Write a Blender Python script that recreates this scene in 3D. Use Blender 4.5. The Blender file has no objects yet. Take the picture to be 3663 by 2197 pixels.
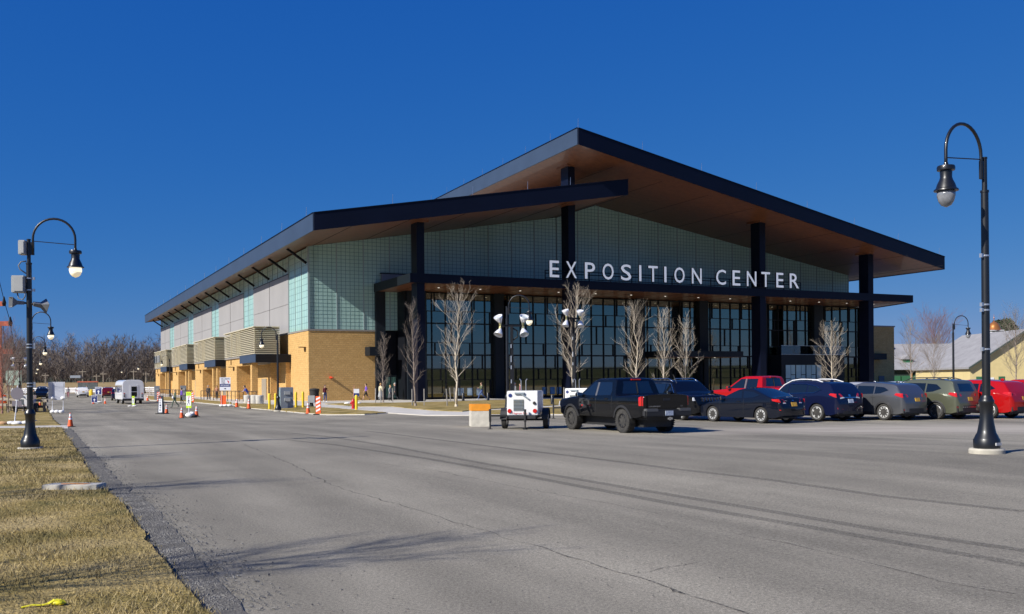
import bpy, bmesh, math, random
import numpy as np
from mathutils import Vector, Matrix

S = bpy.context.scene
COL = S.collection
random.seed(7)
R = math.radians

# ------------------------------------------------------------------ camera
# focal length, horizon and roll were read off the photograph (3663 x 2197)
FPX, CX, ROLL, EYE = 3480.0, 1831.5, 0.0085, 1.75
Y0 = 1380 - ROLL * (CX - 108)
cam = bpy.data.cameras.new('Camera')
co = bpy.data.objects.new('Camera', cam); COL.objects.link(co)
cam.sensor_fit = 'HORIZONTAL'; cam.sensor_width = 36
cam.lens = 36 * FPX / 3663
cam.shift_y = (Y0 - 2197 / 2) / 3663
cam.clip_start = 0.1; cam.clip_end = 6000
co.location = (0, 0, EYE)
co.matrix_world = Matrix.Translation((0, 0, EYE)) @ Matrix.Rotation(R(90), 4, 'X') @ Matrix.Rotation(-ROLL, 4, 'Z')
S.camera = co

# ------------------------------------------------------------------ light
SUN_EL = R(34.0)
SUN_TO = Vector((0.80, 0.60, 0)).normalized()          # where shadows fall
w = bpy.data.worlds.new('World'); S.world = w; w.use_nodes = True
nt = w.node_tree; nt.nodes.clear()
sky = nt.nodes.new('ShaderNodeTexSky'); sky.sky_type = 'NISHITA'; sky.sun_disc = False
sky.sun_elevation = SUN_EL
sky.sun_rotation = math.atan2(-SUN_TO.x, -SUN_TO.y)
sky.altitude = 900; sky.air_density = 0.85; sky.dust_density = 0.05; sky.ozone_density = 5.0
# the phone camera's rendering of that sky: one tone curve per channel, the same over the whole dome
sp_ = nt.nodes.new('ShaderNodeSeparateColor'); cb_ = nt.nodes.new('ShaderNodeCombineColor'); nt.links.new(sky.outputs[0], sp_.inputs[0])
for k_, (ex_, sc_) in enumerate(((1.40, 0.124), (0.66, 0.58), (0.26, 2.33))):
    pw_ = nt.nodes.new('ShaderNodeMath'); pw_.operation = 'POWER'; pw_.inputs[1].default_value = ex_; ml_ = nt.nodes.new('ShaderNodeMath'); ml_.operation = 'MULTIPLY'; ml_.inputs[1].default_value = sc_
    nt.links.new(sp_.outputs[k_], pw_.inputs[0]); nt.links.new(pw_.outputs[0], ml_.inputs[0]); nt.links.new(ml_.outputs[0], cb_.inputs[k_])
bg = nt.nodes.new('ShaderNodeBackground'); bg.inputs['Strength'].default_value = 0.1
wo = nt.nodes.new('ShaderNodeOutputWorld')
nt.links.new(cb_.outputs[0], bg.inputs[0]); nt.links.new(bg.outputs[0], wo.inputs[0])
sl = bpy.data.lights.new('Sun', 'SUN'); sl.energy = 4.9; sl.angle = R(0.53); sl.color = (1.0, 0.955, 0.88)
so = bpy.data.objects.new('Sun', sl); COL.objects.link(so)
sd = Vector((SUN_TO.x * math.cos(SUN_EL), SUN_TO.y * math.cos(SUN_EL), -math.sin(SUN_EL)))
so.rotation_euler = sd.to_track_quat('-Z', 'Y').to_euler(); so.location = (-20, -20, 30)
S.view_settings.view_transform = 'Standard'; S.view_settings.look = 'None'
S.view_settings.exposure = 0.4; S.view_settings.gamma = 1.0
S.render.engine = 'CYCLES'

# ------------------------------------------------------------------ photo -> place
TH = math.atan((CX - 108) / FPX)
UX, UY = math.cos(TH), math.sin(TH)          # along the front of the hall
VX, VY = -math.sin(TH), math.cos(TH)         # along its side, away from us
KB = 1.0686                                  # metres per building unit
C0 = (-19.42249 * KB, 93.01205 * KB)         # brick corner of the hall
BASEZ = -0.12

def sst(a, b, x):
    t = np.clip((x - a) / (b - a), 0, 1); return t * t * (3 - 2 * t)

def gz(x, y):
    """height of the ground: a shallow dip along the road, a rise at the right lamp"""
    u = (x - C0[0]) * UX + (y - C0[1]) * UY
    wl = 1 - sst(-14, -1, u)
    far = 1 - sst(115, 185, y)
    z = -0.42 * sst(32, 66, y) * far * wl - 0.12 * sst(42, 80, y) * far * (1 - wl)
    return z + 0.2 * np.exp(-((x - 9.8) ** 2 + (y - 20) ** 2) / 50.0)

def ray(px, py):
    x, y = px - CX, py - Y0
    c, s = math.cos(ROLL), math.sin(ROLL)
    return (x * c - y * s) / FPX, -(x * s + y * c) / FPX

def G(px, py, lift=0.0):
    """point of the ground seen at a photo pixel"""
    rx, rz = ray(px, py); z = 0.0
    for _ in range(25):
        t = (z - EYE) / rz; z = 0.5 * z + 0.5 * float(gz(rx * t, t))
    return Vector((rx * t, t, z + lift))

def at(px, Y):
    """ground point in the photo column px at depth Y"""
    x = ray(px, Y0)[0] * Y
    return Vector((x, Y, float(gz(x, Y))))

def zat(px, py, Y):
    return EYE + ray(px, py)[1] * Y

def onV(px, py, v):
    """building coordinates (u, z) of a pixel on the plane v = const"""
    rx, rz = ray(px, py)
    e = EYE - BASEZ
    d0 = (-C0[0]) * VX + (-C0[1]) * VY
    t = (v * KB - d0) / (rx * VX + VY)
    return ((rx * t - C0[0]) * UX + (t - C0[1]) * UY) / KB, (e + rz * t) / KB

# ------------------------------------------------------------------ materials
def lin(c):
    return tuple(((v / 12.92) if v <= 0.04045 else ((v + 0.055) / 1.055) ** 2.4) for v in c)

MATS = {}
def mat(name, col, rough=0.6, metal=0.0, var=0.0, vscale=4.0, col2=None, bump=0.0, bscale=60.0, coat=0.0,
        emit=None, estr=0.0, spec=0.5, detail=4.0, fine=0.0, fscale=80.0):
    if name in MATS: return MATS[name]
    m = bpy.data.materials.new(name); m.use_nodes = True; MATS[name] = m
    t = m.node_tree; b = t.nodes['Principled BSDF']
    b.inputs['Roughness'].default_value = rough; b.inputs['Metallic'].default_value = metal
    b.inputs['Specular IOR Level'].default_value = spec
    b.inputs['Coat Weight'].default_value = coat; b.inputs['Coat Roughness'].default_value = 0.04
    b.inputs['Base Color'].default_value = (*col, 1)
    tc = t.nodes.new('ShaderNodeTexCoord')
    if var > 0 or col2:
        n = t.nodes.new('ShaderNodeTexNoise'); n.inputs['Scale'].default_value = vscale; n.inputs['Detail'].default_value = detail
        t.links.new(tc.outputs['Object'], n.inputs['Vector'])
        r = t.nodes.new('ShaderNodeValToRGB')
        c2 = col2 if col2 else tuple(min(1, x * (1 + var)) for x in col)
        c1 = col if col2 else tuple(x * (1 - var) for x in col)
        r.color_ramp.elements[0].color = (*c1, 1); r.color_ramp.elements[1].color = (*c2, 1)
        r.color_ramp.elements[0].position = 0.32; r.color_ramp.elements[1].position = 0.68
        t.links.new(n.outputs['Fac'], r.inputs['Fac'])
        out = r.outputs['Color']
        if fine > 0:
            n2 = t.nodes.new('ShaderNodeTexNoise'); n2.inputs['Scale'].default_value = fscale; n2.inputs['Detail'].default_value = 2
            t.links.new(tc.outputs['Object'], n2.inputs['Vector'])
            mr = t.nodes.new('ShaderNodeMapRange'); mr.inputs[1].default_value = 0.25; mr.inputs[2].default_value = 0.75
            mr.inputs[3].default_value = 1 - fine; mr.inputs[4].default_value = 1 + fine
            t.links.new(n2.outputs['Fac'], mr.inputs[0])
            mx = t.nodes.new('ShaderNodeMix'); mx.data_type = 'RGBA'; mx.blend_type = 'MULTIPLY'; mx.inputs[0].default_value = 1
            t.links.new(out, mx.inputs[6]); t.links.new(mr.outputs[0], mx.inputs[7]); out = mx.outputs[2]
        t.links.new(out, b.inputs['Base Color'])
    if bump > 0:
        n = t.nodes.new('ShaderNodeTexNoise'); n.inputs['Scale'].default_value = bscale; n.inputs['Detail'].default_value = 3
        t.links.new(tc.outputs['Object'], n.inputs['Vector'])
        bp = t.nodes.new('ShaderNodeBump'); bp.inputs['Strength'].default_value = bump; bp.inputs['Distance'].default_value = 0.02
        t.links.new(n.outputs['Fac'], bp.inputs['Height']); t.links.new(bp.outputs['Normal'], b.inputs['Normal'])
    if emit:
        b.inputs['Emission Color'].default_value = (*emit, 1); b.inputs['Emission Strength'].default_value = estr
    return m

def glass_mat(name, tint, refl, through, rough=0.02):
    """coated pane: part mirror, part see-through"""
    if name in MATS: return MATS[name]
    m = bpy.data.materials.new(name); m.use_nodes = True; MATS[name] = m
    t = m.node_tree; t.nodes.clear()
    o = t.nodes.new('ShaderNodeOutputMaterial'); g = t.nodes.new('ShaderNodeBsdfGlossy'); tr = t.nodes.new('ShaderNodeBsdfTransparent')
    g.inputs['Color'].default_value = (*tint, 1); g.inputs['Roughness'].default_value = rough
    tr.inputs['Color'].default_value = (*through, 1)
    fr = t.nodes.new('ShaderNodeLayerWeight'); fr.inputs['Blend'].default_value = 0.35
    mr = t.nodes.new('ShaderNodeMapRange'); mr.inputs[3].default_value = refl; mr.inputs[4].default_value = 1.0
    t.links.new(fr.outputs['Fresnel'], mr.inputs[0])
    mx = t.nodes.new('ShaderNodeMixShader'); t.links.new(mr.outputs[0], mx.inputs[0])
    t.links.new(tr.outputs[0], mx.inputs[1]); t.links.new(g.outputs[0], mx.inputs[2]); t.links.new(mx.outputs[0], o.inputs[0])
    return m

# ------------------------------------------------------------------ mesh helpers
def link(o, parent=None):
    COL.objects.link(o)
    if parent is not None: o.parent = parent
    return o

def tag(o, label=None, cat=None, group=None, kind=None):
    if label: o['label'] = label
    if cat: o['category'] = cat
    if group: o['group'] = group
    if kind: o['kind'] = kind
    return o

def empty(name, loc=(0, 0, 0), rz=0.0, label=None, cat=None, group=None):
    o = bpy.data.objects.new(name, None); o.empty_display_size = 0.3
    o.location = loc; o.rotation_euler = (0, 0, rz); link(o)
    return tag(o, label, cat, group)

class MB:
    def __init__(s): s.v = []; s.f = []
    def add(s, vs, fs):
        n = len(s.v); s.v.extend(tuple(map(float, p)) for p in vs); s.f.extend(tuple(i + n for i in f) for f in fs); return s
    def box(s, x0, x1, y0, y1, z0, z1):
        return s.add([(x0, y0, z0), (x1, y0, z0), (x1, y1, z0), (x0, y1, z0), (x0, y0, z1), (x1, y0, z1), (x1, y1, z1), (x0, y1, z1)],
                     [(0, 3, 2, 1), (4, 5, 6, 7), (0, 1, 5, 4), (1, 2, 6, 5), (2, 3, 7, 6), (3, 0, 4, 7)])
    def prism(s, poly, z0, z1):
        """poly: list of (x,y); z0/z1 numbers or functions"""
        n = len(poly); a0 = z0 if callable(z0) else (lambda x, y: z0); a1 = z1 if callable(z1) else (lambda x, y: z1)
        vs = [(x, y, a0(x, y)) for x, y in poly] + [(x, y, a1(x, y)) for x, y in poly]
        return s.add(vs, [tuple(range(n - 1, -1, -1)), tuple(range(n, 2 * n))] + [(i, (i + 1) % n, n + (i + 1) % n, n + i) for i in range(n)])
    def slab(s, poly3, off):
        """closed plate: outline poly3 (3D), pushed by vector off"""
        n = len(poly3); o = Vector(off)
        vs = [tuple(p) for p in poly3] + [tuple(Vector(p) + o) for p in poly3]
        return s.add(vs, [tuple(range(n - 1, -1, -1)), tuple(range(n, 2 * n))] + [(i, (i + 1) % n, n + (i + 1) % n, n + i) for i in range(n)])
    def tube(s, pts, rad, n=6, cap=True):
        pts = [Vector(p) for p in pts]; m = len(pts)
        rr = rad if hasattr(rad, '__len__') else [rad] * m
        vs = []; fs = []
        ref = None
        for i, p in enumerate(pts):
            d = (pts[min(i + 1, m - 1)] - pts[max(i - 1, 0)])
            if d.length < 1e-9: d = Vector((0, 0, 1))
            d.normalize()
            if ref is None:
                ref = Vector((1, 0, 0)) if abs(d.x) < 0.8 else Vector((0, 1, 0))
            a = ref - d * ref.dot(d)
            if a.length < 1e-6: a = d.orthogonal()
            a.normalize(); ref = a; b = d.cross(a)
            for k in range(n):
                q = 2 * math.pi * k / n
                vs.append(p + (a * math.cos(q) + b * math.sin(q)) * rr[i])
        for i in range(m - 1):
            for k in range(n):
                k2 = (k + 1) % n
                fs.append((i * n + k, i * n + k2, (i + 1) * n + k2, (i + 1) * n + k))
        if cap:
            fs.append(tuple(range(n - 1, -1, -1))); fs.append(tuple((m - 1) * n + k for k in range(n)))
        return s.add(vs, fs)
    def bar(s, a, b, w, h=None, up=(0, 0, 1)):
        """rectangular bar from a to b"""
        a = Vector(a); b = Vector(b); d = (b - a).normalized(); h = h or w
        u = Vector(up); x = d.cross(u)
        if x.length < 1e-6: x = d.cross(Vector((1, 0, 0)))
        x.normalize(); y = x.cross(d)
        vs = []
        for p in (a, b):
            for sx, sy in ((-1, -1), (1, -1), (1, 1), (-1, 1)): vs.append(p + x * sx * w / 2 + y * sy * h / 2)
        return s.add(vs, [(3, 2, 1, 0), (4, 5, 6, 7), (0, 1, 5, 4), (1, 2, 6, 5), (2, 3, 7, 6), (3, 0, 4, 7)])
    def lathe(s, prof, n=16, c=(0, 0, 0), axis='Z'):
        """prof: (radius, height) list"""
        vs = []; fs = []; m = len(prof)
        for r, z in prof:
            for k in range(n):
                q = 2 * math.pi * k / n; x, y = r * math.cos(q), r * math.sin(q)
                p = (x, y, z) if axis == 'Z' else ((x, z, y) if axis == 'Y' else (z, x, y))
                vs.append((p[0] + c[0], p[1] + c[1], p[2] + c[2]))
        for i in range(m - 1):
            for k in range(n):
                k2 = (k + 1) % n; fs.append((i * n + k, i * n + k2, (i + 1) * n + k2, (i + 1) * n + k))
        fs.append(tuple(range(n - 1, -1, -1))); fs.append(tuple((m - 1) * n + k for k in range(n)))
        return s.add(vs, fs)
    def blob(s, c, r, n=8, m=6, jit=0.0, seed=0):
        rnd = random.Random(seed); vs = []; fs = []
        for i in range(m + 1):
            a = math.pi * i / m
            for k in range(n):
                q = 2 * math.pi * k / n; j = 1 + rnd.uniform(-jit, jit)
                vs.append((c[0] + r[0] * math.sin(a) * math.cos(q) * j, c[1] + r[1] * math.sin(a) * math.sin(q) * j, c[2] + r[2] * math.cos(a) * j))
        for i in range(m):
            for k in range(n):
                k2 = (k + 1) % n; fs.append((i * n + k, (i + 1) * n + k, (i + 1) * n + k2, i * n + k2))
        return s.add(vs, fs)
    def mesh(s, name, material, smooth=False, ang=None, bevel=0.0):
        me = bpy.data.meshes.new(name); me.from_pydata(s.v, [], s.f); me.validate()
        if bevel or True:
            bm = bmesh.new(); bm.from_mesh(me)
            if len(bm.faces) < 60000: bmesh.ops.recalc_face_normals(bm, faces=bm.faces)
            if bevel: bmesh.ops.bevel(bm, geom=[e for e in bm.edges if e.is_manifold and e.calc_face_angle(0) > 0.6], offset=bevel, segments=2, affect='EDGES', clamp_overlap=True)
            bm.to_mesh(me); bm.free()
        if material: me.materials.append(material)
        if smooth:
            me.shade_smooth() if ang is None else me.shade_smooth()
            if ang is not None:
                try: me.set_sharp_from_angle(angle=R(ang))
                except Exception: pass
        return me
    def build(s, name, material, parent=None, smooth=False, ang=None, bevel=0.0):
        return link(bpy.data.objects.new(name, s.mesh(name, material, smooth, ang, bevel)), parent)

def inst(name, me, loc, parent=None, rot=(0, 0, 0), scale=(1, 1, 1)):
    o = bpy.data.objects.new(name, me); o.location = loc; o.rotation_euler = rot; o.scale = scale
    return link(o, parent)

def copy_tree(o, parent=None):
    c = o.copy(); COL.objects.link(c); c.parent = parent
    for ch in list(o.children): copy_tree(ch, c)
    return c

def text_mesh(txt, material, w, h, depth=0.004, bold=0.0):
    """flat lettering, fitted to w x h, lying in the local x-z plane, front towards -y"""
    cu = bpy.data.curves.new('lettering', 'FONT'); cu.body = txt; cu.align_x = 'LEFT'; cu.extrude = 0.5; cu.offset = bold; cu.resolution_u = 3
    ob = bpy.data.objects.new('lettering', cu); COL.objects.link(ob)
    me = bpy.data.meshes.new_from_object(ob.evaluated_get(bpy.context.evaluated_depsgraph_get()))
    bpy.data.objects.remove(ob)
    n = len(me.vertices); a = np.empty(n * 3); me.vertices.foreach_get('co', a); a = a.reshape(-1, 3)
    lo, hi = a.min(0), a.max(0); sz = np.maximum(hi - lo, 1e-6)
    x = (a[:, 0] - lo[0]) / sz[0] * w - w / 2; z = (a[:, 1] - lo[1]) / sz[1] * h - h / 2; y = -(a[:, 2] - lo[2]) / sz[2] * depth
    me.vertices.foreach_set('co', np.stack([x, y, z], 1).ravel()); me.update()
    me.materials.clear(); me.materials.append(material)
    return me
# ================================================================== GROUND
def asphalt_mat():
    m = bpy.data.materials.new('asphalt'); m.use_nodes = True; t = m.node_tree; b = t.nodes['Principled BSDF']
    b.inputs['Roughness'].default_value = 0.9; b.inputs['Specular IOR Level'].default_value = 0.25
    tc = t.nodes.new('ShaderNodeTexCoord')
    def noise(scale, detail, stretch=None):
        n = t.nodes.new('ShaderNodeTexNoise'); n.inputs['Scale'].default_value = scale; n.inputs['Detail'].default_value = detail
        if stretch:
            m0 = t.nodes.new('ShaderNodeMapping'); m0.inputs['Rotation'].default_value = (0, 0, stretch[0]); mp = t.nodes.new('ShaderNodeMapping'); mp.inputs['Scale'].default_value = stretch[1]
            t.links.new(tc.outputs['Object'], m0.inputs[0]); t.links.new(m0.outputs[0], mp.inputs[0]); t.links.new(mp.outputs[0], n.inputs['Vector'])
        else: t.links.new(tc.outputs['Object'], n.inputs['Vector'])
        return n
    def ramp(src, p0, p1, c0, c1):
        r = t.nodes.new('ShaderNodeValToRGB'); e = r.color_ramp.elements
        e[0].position, e[1].position = p0, p1; e[0].color = (*c0, 1); e[1].color = (*c1, 1); t.links.new(src, r.inputs[0]); return r.outputs[0]
    def mul(a, bb):
        x = t.nodes.new('ShaderNodeMix'); x.data_type = 'RGBA'; x.blend_type = 'MULTIPLY'; x.inputs[0].default_value = 1
        t.links.new(a, x.inputs[6]); t.links.new(bb, x.inputs[7]); return x.outputs[2]
    g = lambda v: (v, v, v)
    base = ramp(noise(0.09, 5).outputs[0], 0.35, 0.65, (0.208, 0.19, 0.152), (0.288, 0.262, 0.208))
    base = mul(base, ramp(noise(1.0, 5, (-2.03, (0.045, 0.8, 1))).outputs[0], 0.35, 0.65, g(0.82), g(1.1)))      # worn lanes
    base = mul(base, ramp(noise(1.3, 6, (-2.03, (0.35, 1, 1))).outputs[0], 0.3, 0.7, g(0.92), g(1.08)))
    base = mul(base, ramp(noise(34, 3).outputs[0], 0.3, 0.7, g(0.74), g(1.26)))                                 # aggregate
    base = mul(base, ramp(noise(110, 2).outputs[0], 0.3, 0.72, g(0.6), g(1.5)))
    base = mul(base, ramp(noise(420, 2).outputs[0], 0.35, 0.7, g(0.8), g(1.25)))
    base = mul(base, ramp(noise(0.42, 7).outputs[0], 0.28, 0.36, g(0.86), g(1.0)))                              # old patches
    base = mul(base, ramp(noise(0.9, 2, (0.2, (1, 1, 1))).outputs[0], 0.17, 0.24, g(0.7), g(1.0)))                # oil drips
    # newer dark tar round the right-hand lamp and here and there
    base = mul(base, ramp(noise(0.16, 4, (-2.03, (0.6, 1.4, 1))).outputs[0], 0.33, 0.45, g(0.78), g(1.0)))
    # pale dust tracked out of the parking row, patchy at its rim
    mp = t.nodes.new('ShaderNodeMapping'); mp.inputs['Location'].default_value = (-15.5 / 17, -33.2 / 5.2, 0); mp.inputs['Scale'].default_value = (1 / 17, 1 / 5.2, 0)
    gr = t.nodes.new('ShaderNodeTexGradient'); gr.gradient_type = 'SPHERICAL'; t.links.new(tc.outputs['Object'], mp.inputs[0]); t.links.new(mp.outputs[0], gr.inputs[0])
    nn = noise(0.5, 6, (0.1, (0.5, 1.6, 1))); ml = t.nodes.new('ShaderNodeMath'); ml.operation = 'MULTIPLY'; t.links.new(gr.outputs['Fac'], ml.inputs[0]); t.links.new(nn.outputs[0], ml.inputs[1])
    mr = t.nodes.new('ShaderNodeMapRange'); mr.inputs[1].default_value = 0.08; mr.inputs[2].default_value = 0.42; mr.inputs[3].default_value = 0; mr.inputs[4].default_value = 0.85; t.links.new(ml.outputs[0], mr.inputs[0])
    mx = t.nodes.new('ShaderNodeMix'); mx.data_type = 'RGBA'; mx.inputs[7].default_value = (0.42, 0.375, 0.315, 1); t.links.new(mr.outputs[0], mx.inputs[0]); t.links.new(base, mx.inputs[6])
    t.links.new(mx.outputs[2], b.inputs['Base Color'])
    n = noise(150, 3); bp = t.nodes.new('ShaderNodeBump'); bp.inputs['Strength'].default_value = 0.5; bp.inputs['Distance'].default_value = 0.01
    t.links.new(n.outputs[0], bp.inputs['Height']); t.links.new(bp.outputs[0], b.inputs['Normal'])
    return m

def grass_mat(name, dry=1.0):
    m = bpy.data.materials.new(name); m.use_nodes = True; t = m.node_tree; b = t.nodes['Principled BSDF']
    b.inputs['Roughness'].default_value = 0.95; b.inputs['Specular IOR Level'].default_value = 0.1
    tc = t.nodes.new('ShaderNodeTexCoord')
    n = t.nodes.new('ShaderNodeTexNoise'); n.inputs['Scale'].default_value = 0.7; n.inputs['Detail'].default_value = 8
    t.links.new(tc.outputs['Object'], n.inputs['Vector'])
    r = t.nodes.new('ShaderNodeValToRGB'); e = r.color_ramp.elements
    e[0].position = 0.3; e[0].color = (0.13, 0.115, 0.04, 1); e[1].position = 0.66; e[1].color = (0.41, 0.315, 0.15, 1)
    k = r.color_ramp.elements.new(0.47); k.color = (0.3, 0.225, 0.08, 1)
    t.links.new(n.outputs[0], r.inputs[0])
    n2 = t.nodes.new('ShaderNodeTexNoise'); n2.inputs['Scale'].default_value = 22; n2.inputs['Detail'].default_value = 4
    t.links.new(tc.outputs['Object'], n2.inputs['Vector'])
    mr = t.nodes.new('ShaderNodeMapRange'); mr.inputs[1].default_value = 0.3; mr.inputs[2].default_value = 0.7; mr.inputs[3].default_value = 0.62; mr.inputs[4].default_value = 1.25
    t.links.new(n2.outputs[0], mr.inputs[0])
    mx = t.nodes.new('ShaderNodeMix'); mx.data_type = 'RGBA'; mx.blend_type = 'MULTIPLY'; mx.inputs[0].default_value = 1
    t.links.new(r.outputs[0], mx.inputs[6]); t.links.new(mr.outputs[0], mx.inputs[7]); t.links.new(mx.outputs[2], b.inputs['Base Color'])
    bp = t.nodes.new('ShaderNodeBump'); bp.inputs['Strength'].default_value = 0.8; bp.inputs['Distance'].default_value = 0.05
    t.links.new(n2.outputs[0], bp.inputs['Height']); t.links.new(bp.outputs[0], b.inputs['Normal'])
    return m

ASPH = asphalt_mat(); LAWN = grass_mat('dry_lawn')
FIELD = mat('winter_field', (0.24, 0.17, 0.085), 0.95, vscale=0.05, col2=(0.33, 0.245, 0.12), spec=0.1, fine=0.25, fscale=1.5)
def wooded_hills():      # beyond the fairground the low hills carry dark mixed woods
    t = FIELD.node_tree; b = t.nodes['Principled BSDF']; old = b.inputs['Base Color'].links[0].from_socket
    tc = t.nodes.new('ShaderNodeTexCoord'); ln = t.nodes.new('ShaderNodeVectorMath'); ln.operation = 'LENGTH'; t.links.new(tc.outputs['Object'], ln.inputs[0])
    n = t.nodes.new('ShaderNodeTexNoise'); n.inputs['Scale'].default_value = 0.02; n.inputs['Detail'].default_value = 8; t.links.new(tc.outputs['Object'], n.inputs['Vector'])
    r = t.nodes.new('ShaderNodeValToRGB'); r.color_ramp.elements[0].position = .35; r.color_ramp.elements[1].position = .65; r.color_ramp.elements[0].color = (0.035, 0.045, 0.022, 1); r.color_ramp.elements[1].color = (0.085, 0.085, 0.05, 1); t.links.new(n.outputs[0], r.inputs[0])
    mr = t.nodes.new('ShaderNodeMapRange'); mr.inputs[1].default_value = 380; mr.inputs[2].default_value = 460; t.links.new(ln.outputs['Value'], mr.inputs[0])
    mx = t.nodes.new('ShaderNodeMix'); mx.data_type = 'RGBA'; t.links.new(mr.outputs[0], mx.inputs[0]); t.links.new(old, mx.inputs[6]); t.links.new(r.outputs[0], mx.inputs[7]); t.links.new(mx.outputs[2], b.inputs['Base Color'])
wooded_hills()
CONC = mat('concrete_walk', (0.46, 0.43, 0.38), 0.85, vscale=0.8, col2=(0.58, 0.55, 0.49), fine=0.12, fscale=30, bump=0.2, bscale=90)

def sheet(name, xs, ys, zf, material):
    X, Y = np.meshgrid(xs, ys); Z = zf(X, Y); nx, ny = len(xs), len(ys)
    me = bpy.data.meshes.new(name)
    vs = np.stack([X.ravel(), Y.ravel(), Z.ravel()], 1)
    i = np.arange(nx * ny).reshape(ny, nx)
    fs = np.stack([i[:-1, :-1].ravel(), i[:-1, 1:].ravel(), i[1:, 1:].ravel(), i[1:, :-1].ravel()], 1)
    me.from_pydata(vs.tolist(), [], fs.tolist()); me.materials.append(material); me.shade_smooth()
    return link(bpy.data.objects.new(name, me))

def land(x, y):
    r = np.hypot(x, y)
    emb = 2.6 * sst(222, 268, y + 0.03 * x) * (1 - sst(-20, 30, x))      # bank behind the white fence
    ring = 24 * sst(420, 1400, r)                                        # low hills round the fairground
    return -0.9 + 0.85 * sst(205, 222, y + 0.03 * x) + emb + ring
gx = np.concatenate([np.linspace(-3000, -420, 14), np.linspace(-400, 400, 81), np.linspace(420, 3000, 14)])
tag(sheet('ground', gx, gx, land, FIELD), kind='structure')
asphalt = tag(sheet('asphalt', np.arange(-150, 171, 1.6), np.arange(-160, 216, 1.6), gz, ASPH), kind='structure')

def drape(name, poly, lift, material, step=2.5, parent=None, skirt=0.25, kind=None, wob=0.0, seed=1, zf=None):
    """polygon (world xy) laid on the ground, with real edges"""
    if wob:      # ragged edge
        rnd = random.Random(seed); out = []
        for i in range(len(poly)):
            a, b = Vector(poly[i]), Vector(poly[(i + 1) % len(poly)]); n = max(1, int((b - a).length / 0.35)); n = min(n, 80)
            for k in range(n):
                p = a.lerp(b, k / n); out.append((p.x + rnd.gauss(0, wob), p.y + rnd.gauss(0, wob)))
        poly = out
    bm = bmesh.new()
    bm.faces.new([bm.verts.new((p[0], p[1], 0)) for p in poly])
    xs = [p[0] for p in poly]; ys = [p[1] for p in poly]
    for lo, hi, no in ((min(xs), max(xs), (1, 0, 0)), (min(ys), max(ys), (0, 1, 0))):
        for k in range(1, int((hi - lo) / step) + 1):
            c = lo + k * step
            bmesh.ops.bisect_plane(bm, geom=bm.verts[:] + bm.edges[:] + bm.faces[:], plane_co=(c if no[0] else 0, c if no[1] else 0, 0), plane_no=no)
    bmesh.ops.recalc_face_normals(bm, faces=bm.faces)
    if bm.faces and sum(f.normal.z for f in bm.faces) < 0: bmesh.ops.reverse_faces(bm, faces=bm.faces[:])
    be = [e for e in bm.edges if e.is_boundary]
    for v in bm.verts: v.co.z = float((zf or gz)(v.co.x, v.co.y)) + lift
    if skirt:
        r = bmesh.ops.extrude_edge_only(bm, edges=be)
        for v in r['geom']:
            if isinstance(v, bmesh.types.BMVert): v.co.z -= skirt
    me = bpy.data.meshes.new(name); bm.to_mesh(me); bm.free(); me.materials.append(material)
    o = link(bpy.data.objects.new(name, me), parent)
    if kind: o['kind'] = kind
    return o

def gp(pts): return [tuple(G(x, y)[:2]) for x, y in pts]

# pavement round the hall, then the dry lawns on top of it
walk_edge = [(470, 1424), (520, 1433), (613, 1437), (692, 1441), (770, 1448), (832, 1450), (858, 1457), (900, 1463), (954, 1467), (1035, 1475), (1124, 1483),
             (1170, 1486), (1304, 1485), (1388, 1479), (1528, 1488), (1650, 1488), (1756, 1487), (2010, 1486), (2300, 1483), (2700, 1474), (3200, 1462), (3800, 1446)]
def bw(u, v): return (C0[0] + KB * (u * UX + v * VX), C0[1] + KB * (u * UY + v * VY))
walk = drape('pavement', gp(walk_edge) + [bw(95, 6), bw(0.3, 6), bw(0.3, 118), bw(-9, 118)], 0.05, CONC, 3.0, kind='structure')
lawns = {
 'a': [(832, 1446), (900, 1447), (943, 1448.5), (1008, 1452), (1040, 1453), (1105, 1455.5), (1129, 1459), (1205, 1464), (1277, 1471), (1331, 1475), (1386, 1479.3), (1304, 1484.6),
       (1170, 1485.6), (1124, 1482.6), (1035, 1474.6), (954, 1466.6), (900, 1462.6), (858, 1456.6), (836, 1450)],
 'b': [(1164, 1448), (1245, 1444), (1400, 1444), (1520, 1441.5), (1650, 1438), (1756, 1434.5), (2000, 1430), (2400, 1425), (3000, 1416), (3000, 1425), (2400, 1441), (2010, 1452), (1940, 1456), (1756, 1467),
       (1650, 1476), (1560, 1472), (1480, 1466), (1400, 1457), (1277, 1457)],
 'c': [(1756, 1472), (1940, 1462), (2010, 1457.5), (2400, 1446), (3000, 1429), (3300, 1424), (3300, 1452), (2700, 1472.5), (2300, 1481.5), (2010, 1484.5), (1756, 1485.5), (1700, 1482)],
 'd': [(520, 1417), (575, 1421), (612, 1423), (690, 1428), (760, 1436), (828, 1441), (826, 1448.5), (770, 1446.6), (692, 1439.6), (613, 1435.6), (540, 1432)],
}
for k, p in lawns.items(): drape('lawn', gp(p), 0.09, LAWN, 3.0, kind='structure', wob=0.05, seed=ord(k))

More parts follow.
